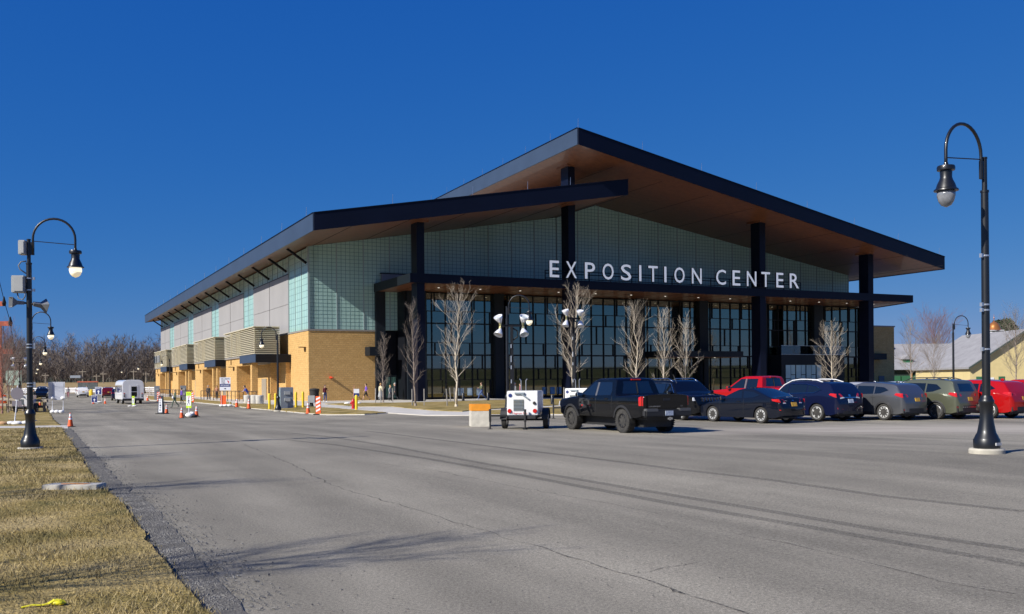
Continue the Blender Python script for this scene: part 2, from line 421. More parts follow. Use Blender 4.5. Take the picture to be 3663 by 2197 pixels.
# lawn left of the road (traced), its gravel shoulder and the footpath across it
edge = [(720, 2197), (646, 2104), (578, 2004), (525, 1946), (441, 1815), (378, 1763), (320, 1694), (286, 1636), (263, 1600), (235, 1562), (219, 1534)]
eg = gp(edge); x0, y0_ = eg[0]
near = [(x0 + 1.4, y0_ - 2.2), (x0 + 3.4, y0_ - 6), (-40, y0_ - 6)]
lawn_poly = eg[::-1] + near + [(-60, eg[-1][1] + 0.3)]
drape('lawn', lawn_poly, 0.05, LAWN, 1.2, kind='structure', wob=0.018, seed=3)
p2 = gp([(214, 1524), (186, 1499), (174, 1475), (165, 1455), (146, 1425), (138, 1412)])
drape('lawn', p2 + [(p2[-1][0] - 40, p2[-1][1]), (-70, 60), (-60, p2[0][1] + 0.2)], 0.05, LAWN, 2.5, kind='structure', wob=0.06, seed=4)
drape('footpath', [(eg[-1][0] + 0.25, eg[-1][1] + 0.1), (p2[0][0] + 0.3, p2[0][1] + 0.15), (-60, p2[0][1] + 0.35), (-60, eg[-1][1] + 0.15)], 0.025, CONC, 2.5, kind='structure')
GRAV = mat('loose_gravel', (0.1, 0.094, 0.084), 0.95, vscale=45, col2=(0.21, 0.197, 0.175), detail=6, bump=0.9, bscale=120, spec=0.2, fine=0.35, fscale=160)
wid = [0.36, 0.36, 0.36, 0.4, 0.42, 0.42, 0.42, 0.42, 0.4, 0.4, 0.4]
outer = [(x + w_ * 0.93, y + w_ * 0.2) for (x, y), w_ in zip(eg, wid)]
inner = [(x - 0.25, y) for x, y in eg]
shoulder = [(x0 + 1.2, y0_ - 2.2)] + inner + outer[::-1] + [(x0 + 1.75, y0_ - 2.2)]
drape('gravel_shoulder', shoulder, 0.012, GRAV, 0.8, kind='structure', wob=0.025, seed=5, skirt=0.06)

def scatter_stones(name, spots, material, s0, s1, seed):
    rnd = np.random.default_rng(seed); n = len(spots)
    base = np.array([(1, 0, 0), (-.6, .8, 0), (-.6, -.8, 0), (0, 0, .8), (0.2, 0, -.5)])
    tri = np.array([(0, 1, 3), (1, 2, 3), (2, 0, 3), (1, 0, 4), (2, 1, 4), (0, 2, 4)])
    a = rnd.uniform(0, 6.28, n); s = rnd.uniform(s0, s1, n) * rnd.uniform(0.6, 1.4, n); sq = rnd.uniform(0.5, 1, n)
    ca, sa = np.cos(a), np.sin(a); P = np.array(spots)
    bx = base[None, :, 0] * ca[:, None] - base[None, :, 1] * sa[:, None]; by = base[None, :, 0] * sa[:, None] + base[None, :, 1] * ca[:, None]
    V = np.stack([P[:, 0, None] + bx * s[:, None], P[:, 1, None] + by * s[:, None], P[:, 2, None] + base[None, :, 2] * (s * sq)[:, None]], 2).reshape(-1, 3)
    F = (tri[None] + (np.arange(n) * 5)[:, None, None]).reshape(-1, 3)
    me = bpy.data.meshes.new(name); me.from_pydata(V.tolist(), [], F.tolist()); me.materials.append(material)
    return link(bpy.data.objects.new(name, me))

rnd = np.random.default_rng(5)
sp = []
for i in range(len(eg) - 1):
    (ax, ay), (bx_, by_) = eg[i], eg[i + 1]; L_ = math.hypot(bx_ - ax, by_ - ay)
    for _ in range(int(L_ * (700 if ay < 14 else 260 if ay < 22 else 80))):
        t_ = rnd.random(); q = abs(rnd.normal(0.1, 0.3)); x = ax + (bx_ - ax) * t_ + q; y = ay + (by_ - ay) * t_ + 0.2 * q
        sp.append((x, y, float(gz(x, y)) + 0.012))
STONE = mat('pebble', (0.08, 0.077, 0.072), 0.9, vscale=3, col2=(0.24, 0.23, 0.21), detail=8)
tag(scatter_stones('gravel', sp, STONE, 0.006, 0.014, 2), 'loose grey gravel along the lawn edge of the road', 'gravel', kind='stuff')
sp = []
for _ in range(1500):
    y = 7 + 30 * rnd.random() ** 1.5; x = rnd.uniform(-0.3 * y, 0.6 * y); sp.append((x, y, float(gz(x, y)) + 0.004))
tag(scatter_stones('grit', sp, STONE, 0.004, 0.011, 9), 'scattered small stones and grit on the asphalt', 'grit', kind='stuff')

# ---- dry grass blades on the near lawn
def in_poly(x, y, poly):
    c = np.zeros(len(x), bool); n = len(poly)
    for i in range(n):
        (ax, ay), (bx, by) = poly[i], poly[(i + 1) % n]
        k = ((ay > y) != (by > y)) & (x < (bx - ax) * (y - ay) / (by - ay + 1e-12) + ax); c ^= k
    return c
def blades(name, n, xr, yr, poly, h0, h1, wd, seed, label, power=2.0):
    r = np.random.default_rng(seed)
    y = yr[0] + (yr[1] - yr[0]) * r.random(n) ** power; x = r.uniform(*xr, n)
    vis = (x > -0.56 * y - 1.2); x, y = x[vis], y[vis]
    k = in_poly(x, y, poly); x, y = x[k], y[k]; n = len(x); x = x + np.abs(r.normal(0, .045, n))
    z = gz(x, y) + 0.05
    a = r.uniform(0, 6.283, n); h = r.uniform(h0, h1, n) * (.5 + .9 * (np.sin(x * 2.3 + 1.7 * np.sin(y * 1.9)) * .5 + .5) ** .7); ln = r.uniform(0.3, 1.6, n) * h; b = r.uniform(0, 6.283, n); wd_ = wd * (0.7 + y / 18)
    p0 = np.stack([x - np.cos(a) * wd_, y - np.sin(a) * wd_, z - 0.01], 1); p1 = np.stack([x + np.cos(a) * wd_, y + np.sin(a) * wd_, z - 0.01], 1)
    p2_ = np.stack([x + np.cos(b) * ln, y + np.sin(b) * ln, z + h], 1)
    V = np.stack([p0, p1, p2_], 1).reshape(-1, 3)
    me = bpy.data.meshes.new(name); me.vertices.add(3 * n); me.vertices.foreach_set('co', V.ravel().astype(np.float32))
    me.loops.add(3 * n); me.loops.foreach_set('vertex_index', np.arange(3 * n, dtype=np.int32))
    me.polygons.add(n); me.polygons.foreach_set('loop_start', np.arange(0, 3 * n, 3, dtype=np.int32))
    me.update(calc_edges=True)
    me.materials.append(MATS['straw'])
    return tag(link(bpy.data.objects.new(name, me)), label, 'grass', kind='stuff')
mat('straw', (0.145, 0.125, 0.055), 0.9, vscale=0.9, col2=(0.47, 0.37, 0.19), detail=8, spec=0.15, fine=0.35, fscale=35)
blades('dry_grass', 360000, (-20, 0), (5, 42), lawn_poly, 0.014, 0.06, 0.0042, 3, 'short dry winter grass on the lawn left of the road')

# ---- tyre marks, seams and cracks in the asphalt
def strip(name, pix, wpx, material, parent, lift=0.004, jit=0.0, seed=0):
    rnd = random.Random(seed); pts = []
    P = [G(x, y) for x, y in pix]
    for a, b in zip(P[:-1], P[1:]):
        n = max(2, int((b - a).length / (0.25 if jit else 0.8)))
        for k in range(n): pts.append(a.lerp(b, k / n))
    pts.append(P[-1]); m = MB(); vs = []
    for i, p in enumerate(pts):
        d = (pts[min(i + 1, len(pts) - 1)] - pts[max(i - 1, 0)]); d.z = 0; d.normalize(); nn = Vector((-d.y, d.x, 0))
        c = p + nn * rnd.gauss(0, jit); h_ = wpx / 2 * (rnd.uniform(0.35, 1.3) if jit else 1)
        for s_ in (-1, 1):
            q = c + nn * h_ * s_; vs.append((q.x, q.y, float(gz(q.x, q.y)) + lift))
    m.add(vs, [(2 * i, 2 * i + 1, 2 * i + 3, 2 * i + 2) for i in range(len(pts) - 1)])
    return m.build(name, material, parent)
def faded(name, col, lo, hi):
    """worn mark: see-through where noise eats it"""
    m = bpy.data.materials.new(name); m.use_nodes = True; t = m.node_tree; b = t.nodes['Principled BSDF']
    b.inputs['Base Color'].default_value = (*col, 1); b.inputs['Roughness'].default_value = 0.9; b.inputs['Specular IOR Level'].default_value = 0.2
    tc = t.nodes.new('ShaderNodeTexCoord'); n = t.nodes.new('ShaderNodeTexNoise'); n.inputs['Scale'].default_value = 30; n.inputs['Detail'].default_value = 6
    t.links.new(tc.outputs['Object'], n.inputs['Vector'])
    mr = t.nodes.new('ShaderNodeMapRange'); mr.inputs[1].default_value = 0.3; mr.inputs[2].default_value = 0.7; mr.inputs[3].default_value = lo; mr.inputs[4].default_value = hi
    t.links.new(n.outputs[0], mr.inputs[0]); t.links.new(mr.outputs[0], b.inputs['Alpha']); return m
TYRE_MARK = faded('tyre_mark', (0.11, 0.104, 0.094), 0.06, 0.45); CRACK = faded('crack_line', (0.06, 0.058, 0.055), 0.0, 0.85)
def z5(p): return [(1200 + x / 1.904, 1450 + y / 1.904) for x, y in p]
def z6(p): return [(2400 + x / 1.96, 1450 + y / 1.96) for x, y in p]
strip('tyre_mark', z5([(-300, 190), (0, 220), (400, 285), (1000, 395), (1500, 480), (2000, 565)]) + z6([(0, 630), (700, 745), (1500, 880), (2475, 1020), (2700, 1055)]), 0.2, TYRE_MARK, asphalt)
strip('tyre_mark', z5([(-300, 240), (0, 270), (600, 360), (1200, 465), (1700, 560)]) + z6([(0, 690), (1000, 860), (1500, 950), (2475, 1120), (2700, 1165)]), 0.2, TYRE_MARK, asphalt)
strip('tyre_mark', z5([(200, 175), (900, 260), (1600, 345), (2200, 420)]) + z6([(0, 445), (700, 525), (1500, 640), (2475, 745)]), 0.2, TYRE_MARK, asphalt)
strip('crack', [(870, 1590), (1040, 1660)] + z5([(0, 555), (500, 700), (1000, 855), (1500, 1000), (1950, 1140), (2400, 1290)]) + z6([(0, 1285), (300, 1385), (560, 1464)]), 0.024, CRACK, asphalt, 0.005, 0.025, 1)
strip('crack', z5([(2000, 1160), (2250, 1110), (2475, 1060)]), 0.018, CRACK, asphalt, 0.005, 0.03, 2)
strip('crack', z5([(250, 390), (700, 450), (1250, 560), (1800, 660), (2200, 740)]), 0.016, CRACK, asphalt, 0.005, 0.02, 3)
strip('crack', z6([(450, 905), (800, 970), (1200, 1060), (1700, 1190), (2400, 1330)]), 0.02, CRACK, asphalt, 0.005, 0.03, 4)
# ================================================================== EXPOSITION HALL
hall = empty('exposition_hall', (C0[0], C0[1], BASEZ), TH, 'huge exposition hall with dark overlapping gable roofs and tan brick base', 'building')
hall.scale = (KB, KB, KB)

def block_mat(name, c1, c2, mort, along='U'):
    m = bpy.data.materials.new(name); m.use_nodes = True; t = m.node_tree; b = t.nodes['Principled BSDF']; b.inputs['Roughness'].default_value = 0.9
    b.inputs['Specular IOR Level'].default_value = 0.2
    tc = t.nodes.new('ShaderNodeTexCoord'); sp = t.nodes.new('ShaderNodeSeparateXYZ'); cb = t.nodes.new('ShaderNodeCombineXYZ')
    t.links.new(tc.outputs['Object'], sp.inputs[0])
    ad = t.nodes.new('ShaderNodeMath'); ad.operation = 'ADD'; t.links.new(sp.outputs[0], ad.inputs[0]); t.links.new(sp.outputs[1], ad.inputs[1])
    t.links.new(ad.outputs[0], cb.inputs[0]); t.links.new(sp.outputs[2], cb.inputs[1])
    br = t.nodes.new('ShaderNodeTexBrick'); br.inputs['Scale'].default_value = 1.0; br.inputs['Brick Width'].default_value = 0.4; br.inputs['Row Height'].default_value = 0.2
    br.inputs['Mortar Size'].default_value = 0.012; br.inputs['Color1'].default_value = (*c1, 1); br.inputs['Color2'].default_value = (*c2, 1); br.inputs['Mortar'].default_value = (*mort, 1)
    t.links.new(cb.outputs[0], br.inputs['Vector'])
    n = t.nodes.new('ShaderNodeTexNoise'); n.inputs['Scale'].default_value = 9; n.inputs['Detail'].default_value = 5; t.links.new(tc.outputs['Object'], n.inputs['Vector'])
    mr = t.nodes.new('ShaderNodeMapRange'); mr.inputs[1].default_value = 0.25; mr.inputs[2].default_value = 0.75; mr.inputs[3].default_value = 0.78; mr.inputs[4].default_value = 1.2
    t.links.new(n.outputs[0], mr.inputs[0])
    mx = t.nodes.new('ShaderNodeMix'); mx.data_type = 'RGBA'; mx.blend_type = 'MULTIPLY'; mx.inputs[0].default_value = 1
    t.links.new(br.outputs[0], mx.inputs[6]); t.links.new(mr.outputs[0], mx.inputs[7]); t.links.new(mx.outputs[2], b.inputs['Base Color'])
    hh = t.nodes.new('ShaderNodeMath'); hh.operation = 'SUBTRACT'; t.links.new(n.outputs[0], hh.inputs[0]); t.links.new(br.outputs['Fac'], hh.inputs[1])
    bp = t.nodes.new('ShaderNodeBump'); bp.inputs['Strength'].default_value = 0.6; bp.inputs['Distance'].default_value = 0.03
    t.links.new(hh.outputs[0], bp.inputs['Height']); t.links.new(bp.outputs[0], b.inputs['Normal'])
    return m

BRICK = block_mat('split_face_block', (0.53, 0.325, 0.12), (0.61, 0.385, 0.15), (0.43, 0.275, 0.12))
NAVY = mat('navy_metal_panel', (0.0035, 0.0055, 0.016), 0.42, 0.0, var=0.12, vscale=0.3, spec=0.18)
LITBLUE = mat('lit_side_blue', (0.034, 0.055, 0.095), 0.5, var=0.08, vscale=0.4)  # lighter copy of the navy roof edge, sunlight put into the colour
WOOD = mat('wood_soffit', (0.13, 0.044, 0.016), 0.42, vscale=2.0, col2=(0.19, 0.07, 0.028), fine=0.2, fscale=14, coat=0.2)
BLACK = mat('black_metal', (0.005, 0.006, 0.009), 0.5, spec=0.25)
CHAR = mat('charcoal_panel', (0.009, 0.013, 0.018), 0.5, spec=0.25, var=0.15, vscale=0.5)
GREYP = mat('grey_wall_panel', (0.31, 0.3, 0.295), 0.55, var=0.05, vscale=0.25)
KAL = mat('translucent_panel', (0.32, 0.5, 0.45), 0.32, vscale=0.35, col2=(0.38, 0.57, 0.52), coat=0.15)
KGRID = mat('panel_grid', (0.06, 0.13, 0.14), 0.5)
BATTEN = mat('grey_batten', (0.26, 0.34, 0.35), 0.45)
TRIM = mat('grey_coping', (0.27, 0.25, 0.22), 0.5)
LOUV = mat('louver_tan', (0.54, 0.49, 0.36), 0.5, var=0.06, vscale=0.5)
ROOFTOP = mat('roof_membrane', (0.3, 0.3, 0.3), 0.8)
DARKIN = mat('dark_recess', (0.012, 0.012, 0.014), 0.8)

PR = 0.1646; PL = 0.168
zR = lambda u, v=0: 14.93 + PR * (69.62 - u)        # underside of the right roof
zL = lambda u, v=0: 14.87 + PL * u                  # underside of the left roof
TK = 1.42

def roof(poly, zf, name, nfront, stripe):
    """soffit boards below, membrane on top, one fascia board per edge"""
    rt = MB().prism(poly, lambda x, y: zf(x) + 0.06, lambda x, y: zf(x) + TK - 0.05).build('roof', ROOFTOP, hall)
    MB().prism(poly, lambda x, y: zf(x) + 0.02, lambda x, y: zf(x) + 0.058).build('soffit', WOOD, rt)
    n = len(poly)
    for i in range(n):
        a, b = Vector(poly[i]), Vector(poly[(i + 1) % n]); d = (b - a).normalized(); nn = Vector((d.y, -d.x))
        if nn.dot(a - Vector((36, 50))) < 0: nn = -nn
        e = 0.10
        p = [a, b, b + nn * e, a + nn * e] if True else None
        front = abs(d.x) > abs(d.y)
        MB().prism([tuple(q) for q in p], lambda x, y: zf(x) - 0.03, lambda x, y: zf(x) + TK).build('fascia', NAVY if front else LITBLUE, rt)  # front boards take the dark shaded tone, side boards the sunlit one
        MB().prism([tuple(q) for q in [a - nn * .05, b - nn * .05, b + nn * (e + .05), a + nn * (e + .05)]], lambda x, y: zf(x) + TK, lambda x, y: zf(x) + TK + 0.07).build('roof_edge', NAVY, rt)
    return rt
polyR = [(20.42, -16.35), (72.2, -12.32), (72.2, 119), (23.4, 119)]
polyL = [(-2.76, -12.7), (27.2, -14.0), (27.2, 118.5), (-2.76, 118.5)]
roofR = roof(polyR, zR, 'right', 0, 0); roofL = roof(polyL, zL, 'left', 0, 0)
# seams between the soffit boards
for rt, zf, rng, v0 in ((roofR, zR, [26 + 5.6 * i for i in range(9)], -14.5), (roofL, zL, [0.5 + 5.2 * i for i in range(6)], -12.6)):
    m = MB()
    for u in rng: m.slab([(u, v0 + (1.2 if zf is zR else 0), zf(u) + 0.005), (u + .05, v0 + (1.2 if zf is zR else 0), zf(u) + 0.005), (u + .05, 118, zf(u) + 0.005), (u, 118, zf(u) + 0.005)], (0, 0, 0.02))
    m.build('soffit_joint', DARKIN, rt)
# lightning rods
ROD = mat('rod_metal', (0.55, 0.56, 0.58), 0.35, 0.9)
rod = MB().tube([(0, 0, 0), (0, 0, 0.3), (0.02, 0, 0.85)], [0.022, 0.02, 0.012], 5).mesh('lightning_rod', ROD)
for t_ in np.linspace(0, 1, 8):
    u = 20.45 + t_ * 51; v = -16.3 + t_ * 4.0; inst('lightning_rod', rod, (u, v, zR(u) + TK + 0.06), roofR)
for k in range(1, 12): inst('lightning_rod', rod, (20.45 + 0.028 * k * 5.5, -16.3 + k * 5.5, zR(20.6) + TK + 0.05), roofR)
for u in (4, 11.5, 17, 21.5): inst('lightning_rod', rod, (u, -13, zL(u) + TK + 0.06), roofL)
for k in range(0, 14): inst('lightning_rod', rod, (-2.7, -10 + k * 9, zL(-2.7) + TK + 0.06), roofL)

# ---- brick base
m = MB().box(0, 6.62, 0, 1.0, -1.2, 6.8); m.build('brick_wall', BRICK, hall)
MB().box(0.0, 1.0, 1.0, 117.0, -1.2, 6.8).build('brick_wall', BRICK, hall)
MB().box(-0.06, 6.66, -0.06, 0.4, 6.8, 6.95).build('coping', TRIM, hall)
MB().box(-0.06, 0.4, 0.4, 117.0, 6.8, 6.95).build('coping', TRIM, hall)
MB().box(7.6, 69.5, 0.25, 1.0, 10.75, 11.4).build('wall_base', CHAR, hall)
# ---- upper walls of translucent panels
def kal_wall(axis, lo, hi, zb, ztop, step, cells, rows, nm='translucent_wall'):
    """one panel object per batten bay, battens and the inner grid as their own parts"""
    P = (lambda a, d, z: (a, d, z)) if axis == 'U' else (lambda a, d, z: (d, a, z))
    root = None; n = max(1, round((hi - lo) / step)); s_ = (hi - lo) / n
    back = MB().add([P(lo, .30, zb), P(hi, .30, zb), P(hi, .30, ztop(hi)), P((lo + hi) / 2, .30, ztop((lo + hi) / 2)), P(lo, .30, ztop(lo)),
                     P(lo, .9, zb), P(hi, .9, zb), P(hi, .9, ztop(hi)), P((lo + hi) / 2, .9, ztop((lo + hi) / 2)), P(lo, .9, ztop(lo))],
                    [(0, 1, 2, 3, 4), (9, 8, 7, 6, 5), (0, 5, 6, 1), (1, 6, 7, 2), (2, 7, 8, 3), (3, 8, 9, 4), (4, 9, 5, 0)])
    root = back.build(nm, KAL, hall)
    grid = MB()
    for i in range(n):
        a, b = lo + i * s_ + 0.03, lo + (i + 1) * s_ - 0.03
        MB().slab([P(a, .06, zb + .02), P(b, .06, zb + .02), P(b, .06, ztop(b) - .02), P(a, .06, ztop(a) - .02)], (0, .2, 0) if axis == 'U' else (.2, 0, 0)).build('panel', KAL, root)
        for k in range(1, cells):
            x = a + (b - a) * k / cells
            grid.slab([P(x - .016, .055, zb), P(x + .016, .055, zb), P(x + .016, .055, ztop(x)), P(x - .016, .055, ztop(x))], (0, .012, 0) if axis == 'U' else (.012, 0, 0))
        z = zb + rows
        while z < max(ztop(a), ztop(b)):
            za, zb2 = a, b
            if ztop(a) < z or ztop(b) < z:      # clip under the sloping top
                f = (z - ztop(a)) / (ztop(b) - ztop(a) + 1e-9); c = a + f * (b - a)
                if ztop(a) < z: za = c
                else: zb2 = c
            grid.slab([P(za, .05, z - .013), P(zb2, .05, z - .013), P(zb2, .05, z + .013), P(za, .05, z + .013)], (0, .012, 0) if axis == 'U' else (.012, 0, 0)); z += rows
    g_ = grid.build('panel_grid', KGRID, root); g_['kind'] = 'stuff'
    for i in range(n + 1):
        x = lo + i * s_
        MB().slab([P(x - .05, .0, zb), P(x + .05, .0, zb), P(x + .05, .0, ztop(x)), P(x - .05, .0, ztop(x))], (0, .07, 0) if axis == 'U' else (.07, 0, 0)).build('batten', BATTEN, root)
    return root
zfront = lambda u: min(zL(u), zR(u)) if u > 27.2 else zL(u)
kal_wall('U', 0.1, 27.2, 6.95, lambda u: zL(u) + 0.02, 2.71, 6, 0.36)
kal_wall('U', 27.2, 69.62, 10.9, lambda u: zR(u) + 0.02, 2.65, 6, 0.36)
# right end wall and the back
MB().box(68.9, 69.6, 1.0, 117, -1.2, 14.9).build('end_wall', GREYP, hall)
MB().prism([(0, 0), (69.6, 0), (69.6, 14.9), (30, 20), (0, 14.8)], 116.2, 117.0)
bk = MB(); bk.slab([(0, 116.4, -1), (69.6, 116.4, -1), (69.6, 116.4, 14.9), (36, 116.4, 20), (0, 116.4, 14.8)], (0, 0.6, 0)); bk.build('back_wall', GREYP, hall)
MB().box(27.0, 27.2, 0.9, 117, 14, 21.5).build('clerestory_wall', CHAR, hall)
MB().box(6.64, 7.6, -0.35, 0.9, -1.2, 11.5).build('portal_fin', CHAR, hall)
MB().box(69.65, 82.0, 4.0, 30, -1.2, 8.75).build('side_wing', BRICK, hall)
MB().box(69.66, 82.1, 3.9, 30, 8.75, 8.92).build('coping', TRIM, hall)
MB().box(76.5, 79.3, 2.8, 4.0, 4.3, 5.1).build('door_canopy', CHAR, hall)
MB().box(79.0, 80.0, 3.9, 4.02, -0.2, 2.1).build('wing_door', mat('grey_door', (0.12, 0.12, 0.13), 0.5), hall)

# ---- long side: grey panels, translucent strips, louvred boxes
side = MB().box(0.35, 0.9, 0.4, 117, 6.95, 14.85).build('side_wall', mat('side_backing', (0.2, 0.2, 0.22), 0.7), hall)
PER = 23.75; ZP = 12.95
for i in range(5):
    v0 = 7.9 + PER * i - (0.3 if i else 0); v1 = min(25.3 + PER * i, 116.9)
    for a, b in ((v0, (v0 + v1) / 2 - .12), ((v0 + v1) / 2 + .12, v1)):
        for z0, z1 in ((6.97, 9.88), (9.92, ZP)): MB().box(-.02, .34, a, b, z0, z1).build('wall_panel', GREYP, side)
    kal_wall('V', 0.06 if i == 0 else v0 - 6.0 + (0.0), 7.8 if i == 0 else v0 - .12, 6.97, lambda v: 14.8, 3.0, 3, 0.62, 'translucent_strip')
    kal_wall('V', v0, v1, ZP + .08, lambda v: 14.8, 2.6, 2, 0.6, 'clerestory_strip')
    MB().box(-.06, .3, v0 - .1, v1, ZP, ZP + .08).build('panel_rail', CHAR, side)
# corner post
MB().box(-.03, .14, -.03, .1, 6.95, 14.8).build('corner_post', BATTEN, hall)
for i in range(15):
    v = 0.5 + i * 8.08 if i else 0.5
    if v > 116: v = 116
    MB().bar((-.02, v, 13.3), (-1.9, v - 0.1, zL(-1.9) + .02), 0.2, 0.22).build('eave_strut', BLACK, hall)

PIPE = mat('light_fitting', (0.2, 0.12, 0.05), 0.4, 0.3)
def wall_lamp(u, v, z, parent, front=False):
    m = MB()
    if front: m.box(u - .3, u + .3, v - .6, v, z, z + .08).box(u - .08, u + .08, v - .12, v, z - .35, z)
    else: m.box(u - .6, u, v - .3, v + .3, z, z + .08).box(u - .12, u, v - .08, v + .08, z - .35, z)
    return m.build('wall_lamp', PIPE, parent)
wall_lamp(0, 1.2, 5.2, hall)
for i in range(4):
    o = PER * i
    lb = MB().box(-3.2, -1.1, 8.3 + o, 24.8 + o, 4.85, 7.3).build('louver_screen', mat('screen_core', (0.24, 0.22, 0.16), 0.7), hall)
    nsl = 14; sh = (7.5 - 4.8) / nsl
    sm = MB().slab([(-3.5, 8.0, .02), (-3.5, 25.0, .02), (-3.32, 25.0, sh * .9), (-3.32, 8.0, sh * .9)], (-.03, 0, -.02)).mesh('slat', LOUV)
    sf = MB().slab([(-3.5, 8.0, .02), (-0.9, 8.0, .02), (-0.9, 8.18, sh * .8), (-3.5, 8.18, sh * .8)], (0, -.03, -.02)).mesh('slat', LOUV)
    for k in range(nsl):
        inst('slat', sm, (0, o, 4.8 + k * sh), lb); inst('slat', sf, (0, o, 4.8 + k * sh), lb)
    for v in (16.0, 17.4, 20.5): MB().box(-3.56, -3.3, v + o, v + o + .08, 4.75, 7.55).build('screen_post', LOUV, lb)
    MB().box(-3.58, -0.9, 7.9 + o, 25.05 + o, 7.5, 7.6).build('screen_cap', LOUV, lb)
    MB().box(-3.45, -3.0, 8.0 + o, 25.0 + o, 4.55, 4.78).build('screen_sill', TRIM, lb)
    # low brick volume with its bay openings
    z1 = 4.55
    low = MB().box(-3.3, -0.02, 18.5 + o, 25 + o, -1.4, z1).build('low_wall', BRICK, hall)
    MB().box(-3.3, -2.7, 10.2 + o, 11.0 + o, -1.4, 3.7).build('pillar', BRICK, low)
    MB().box(-3.3, -2.7, 10.2 + o, 18.5 + o, 3.7, z1).build('lintel', BRICK, low)
    MB().box(-1.4, -0.02, 10.2 + o, 18.5 + o, -1.4, z1).build('recess_wall', BRICK, low)
    MB().box(-2.7, -1.4, 10.3 + o, 18.5 + o, 3.8, z1).build('recess_ceiling', TRIM, low)
    MB().box(-1.48, -1.38, 12.0 + o, 14.2 + o, -.3, 2.3).build('service_door', mat('beige_door', (0.3, 0.26, 0.2), 0.5), low)
    MB().box(-0.5, -0.02, 7.2 + o, 10.2 + o, -1.4, z1).build('recess_wall', BRICK, low)
    if i: MB().box(-.12, -.02, 2.2 + o, 4.2 + o, -.3, 2.6).build('service_door', MATS['beige_door'], low)
    if i: MB().box(-3.3, -2.9, 7.3 + o, 7.9 + o, -1.4, z1).build('pillar', BRICK, low)
    MB().box(-3.6, -0.02, 6.95 + o, 15.2 + o, 3.92, 4.72).build('bay_canopy', LITBLUE, low)
    MB().box(-3.55, -0.04, 6.9 + o, 6.96 + o, 3.9, 4.7).build('canopy_face', BLACK, low)
    MB().tube([(-3.37, 21.5 + o, 4.5), (-3.37, 21.5 + o, 3.9)], .05, 6).build('scupper', PIPE, low)
    wall_lamp(-3.3, 20 + o, 3.6, low)
    if i == 3:
        sg = ['F', 'E', 'S', 'T', 'I', 'V', 'A', 'L']
# blurred lettering on the last louvred box: alternating dark and white upright letters
LW = mat('sign_white', (0.75, 0.76, 0.78), 0.4); LD = mat('sign_dark', (0.03, 0.04, 0.05), 0.5)
for k, (dv, wd, m_) in enumerate(((0.0, .35, LD), (1.0, .3, LD), (1.8, .45, LD), (2.9, .28, LW), (3.6, .4, LD), (4.6, .35, LD), (5.6, .3, LW), (6.4, .5, LD), (7.5, .3, LW), (8.3, .35, LD))):
    MB().box(-3.72, -3.6, 95.2 - dv - wd, 95.2 - dv, 5.6, 6.85).build('sign_stroke', m_, hall)

# ---- canopy over the entrance
can_poly = [(6.66, -10.18), (69.42, -10.18), (72.6, -1.0), (72.6, 0.3), (6.66, 0.3)]
canopy = MB().prism(can_poly, 10.80, 11.46).build('canopy', ROOFTOP, hall)
MB().prism([(6.7, -10.1), (69.4, -10.1), (72.5, -1.0), (72.5, 0.2), (6.7, 0.2)], 10.74, 10.798).build('soffit', WOOD, canopy)
for i in range(len(can_poly)):
    a, b = Vector(can_poly[i]), Vector(can_poly[(i + 1) % 5])
    if i == 3: continue
    d = (b - a).normalized(); nn = Vector((d.y, -d.x))
    if nn.dot(a - Vector((38, -4))) < 0: nn = -nn
    MB().prism([tuple(q) for q in (a, b, b + nn * .08, a + nn * .08)], 10.68, 11.52).build('fascia', NAVY if i != 4 else CHAR, canopy)
MB().box(6.53, 6.58, -10.2, -6.9, 10.70, 11.5).build('end_panel', mat('end_panel_grey', (0.07, 0.09, 0.1), 0.35), canopy)
DL = mat('downlight', (0.8, 0.8, 0.75), 0.4, emit=(1, 0.93, 0.8), estr=0.8)
dl = MB().lathe([(0.10, -.012), (0.10, 0.012)], 10).mesh('downlight', DL)
for k in range(14): inst('downlight', dl, (11 + 4.35 * k, -6.0, 10.728), canopy)
m = MB()
for k in range(24): m.box(8.5 + k * 2.6, 8.53 + k * 2.6, -10.0, -2, 10.728, 10.745)
m.build('soffit_joint', DARKIN, canopy)
# parapet of the upper terrace behind the canopy
MB().box(7.3, 26.0, -0.25, 0.0, 11.5, 12.5).build('parapet', mat('parapet_grey', (0.2, 0.22, 0.29), 0.5), hall)
MB().box(7.2, 26.1, -0.32, 0.02, 12.5, 12.6).build('parapet_rail', BLACK, hall)

# ---- the tall columns
for u0, u1 in ((7.25, 7.98), (22.9, 23.65), (46.5, 47.31), (62.4, 63.19)):
    zf = zR if u0 > 20 else zL
    zt = zf((u0 + u1) / 2) + 0.03
    c = MB().box(u0, u1, -10.12, -8.7, -1.2, 10.72).box(u0, u1, -10.12, -8.7, 11.47, zt).build('column', NAVY, hall)
    MB().box(u0 - .3, u1 + .3, -10.5, -8.4, zt - .05, zt + .25).build('column_head', WOOD, c)

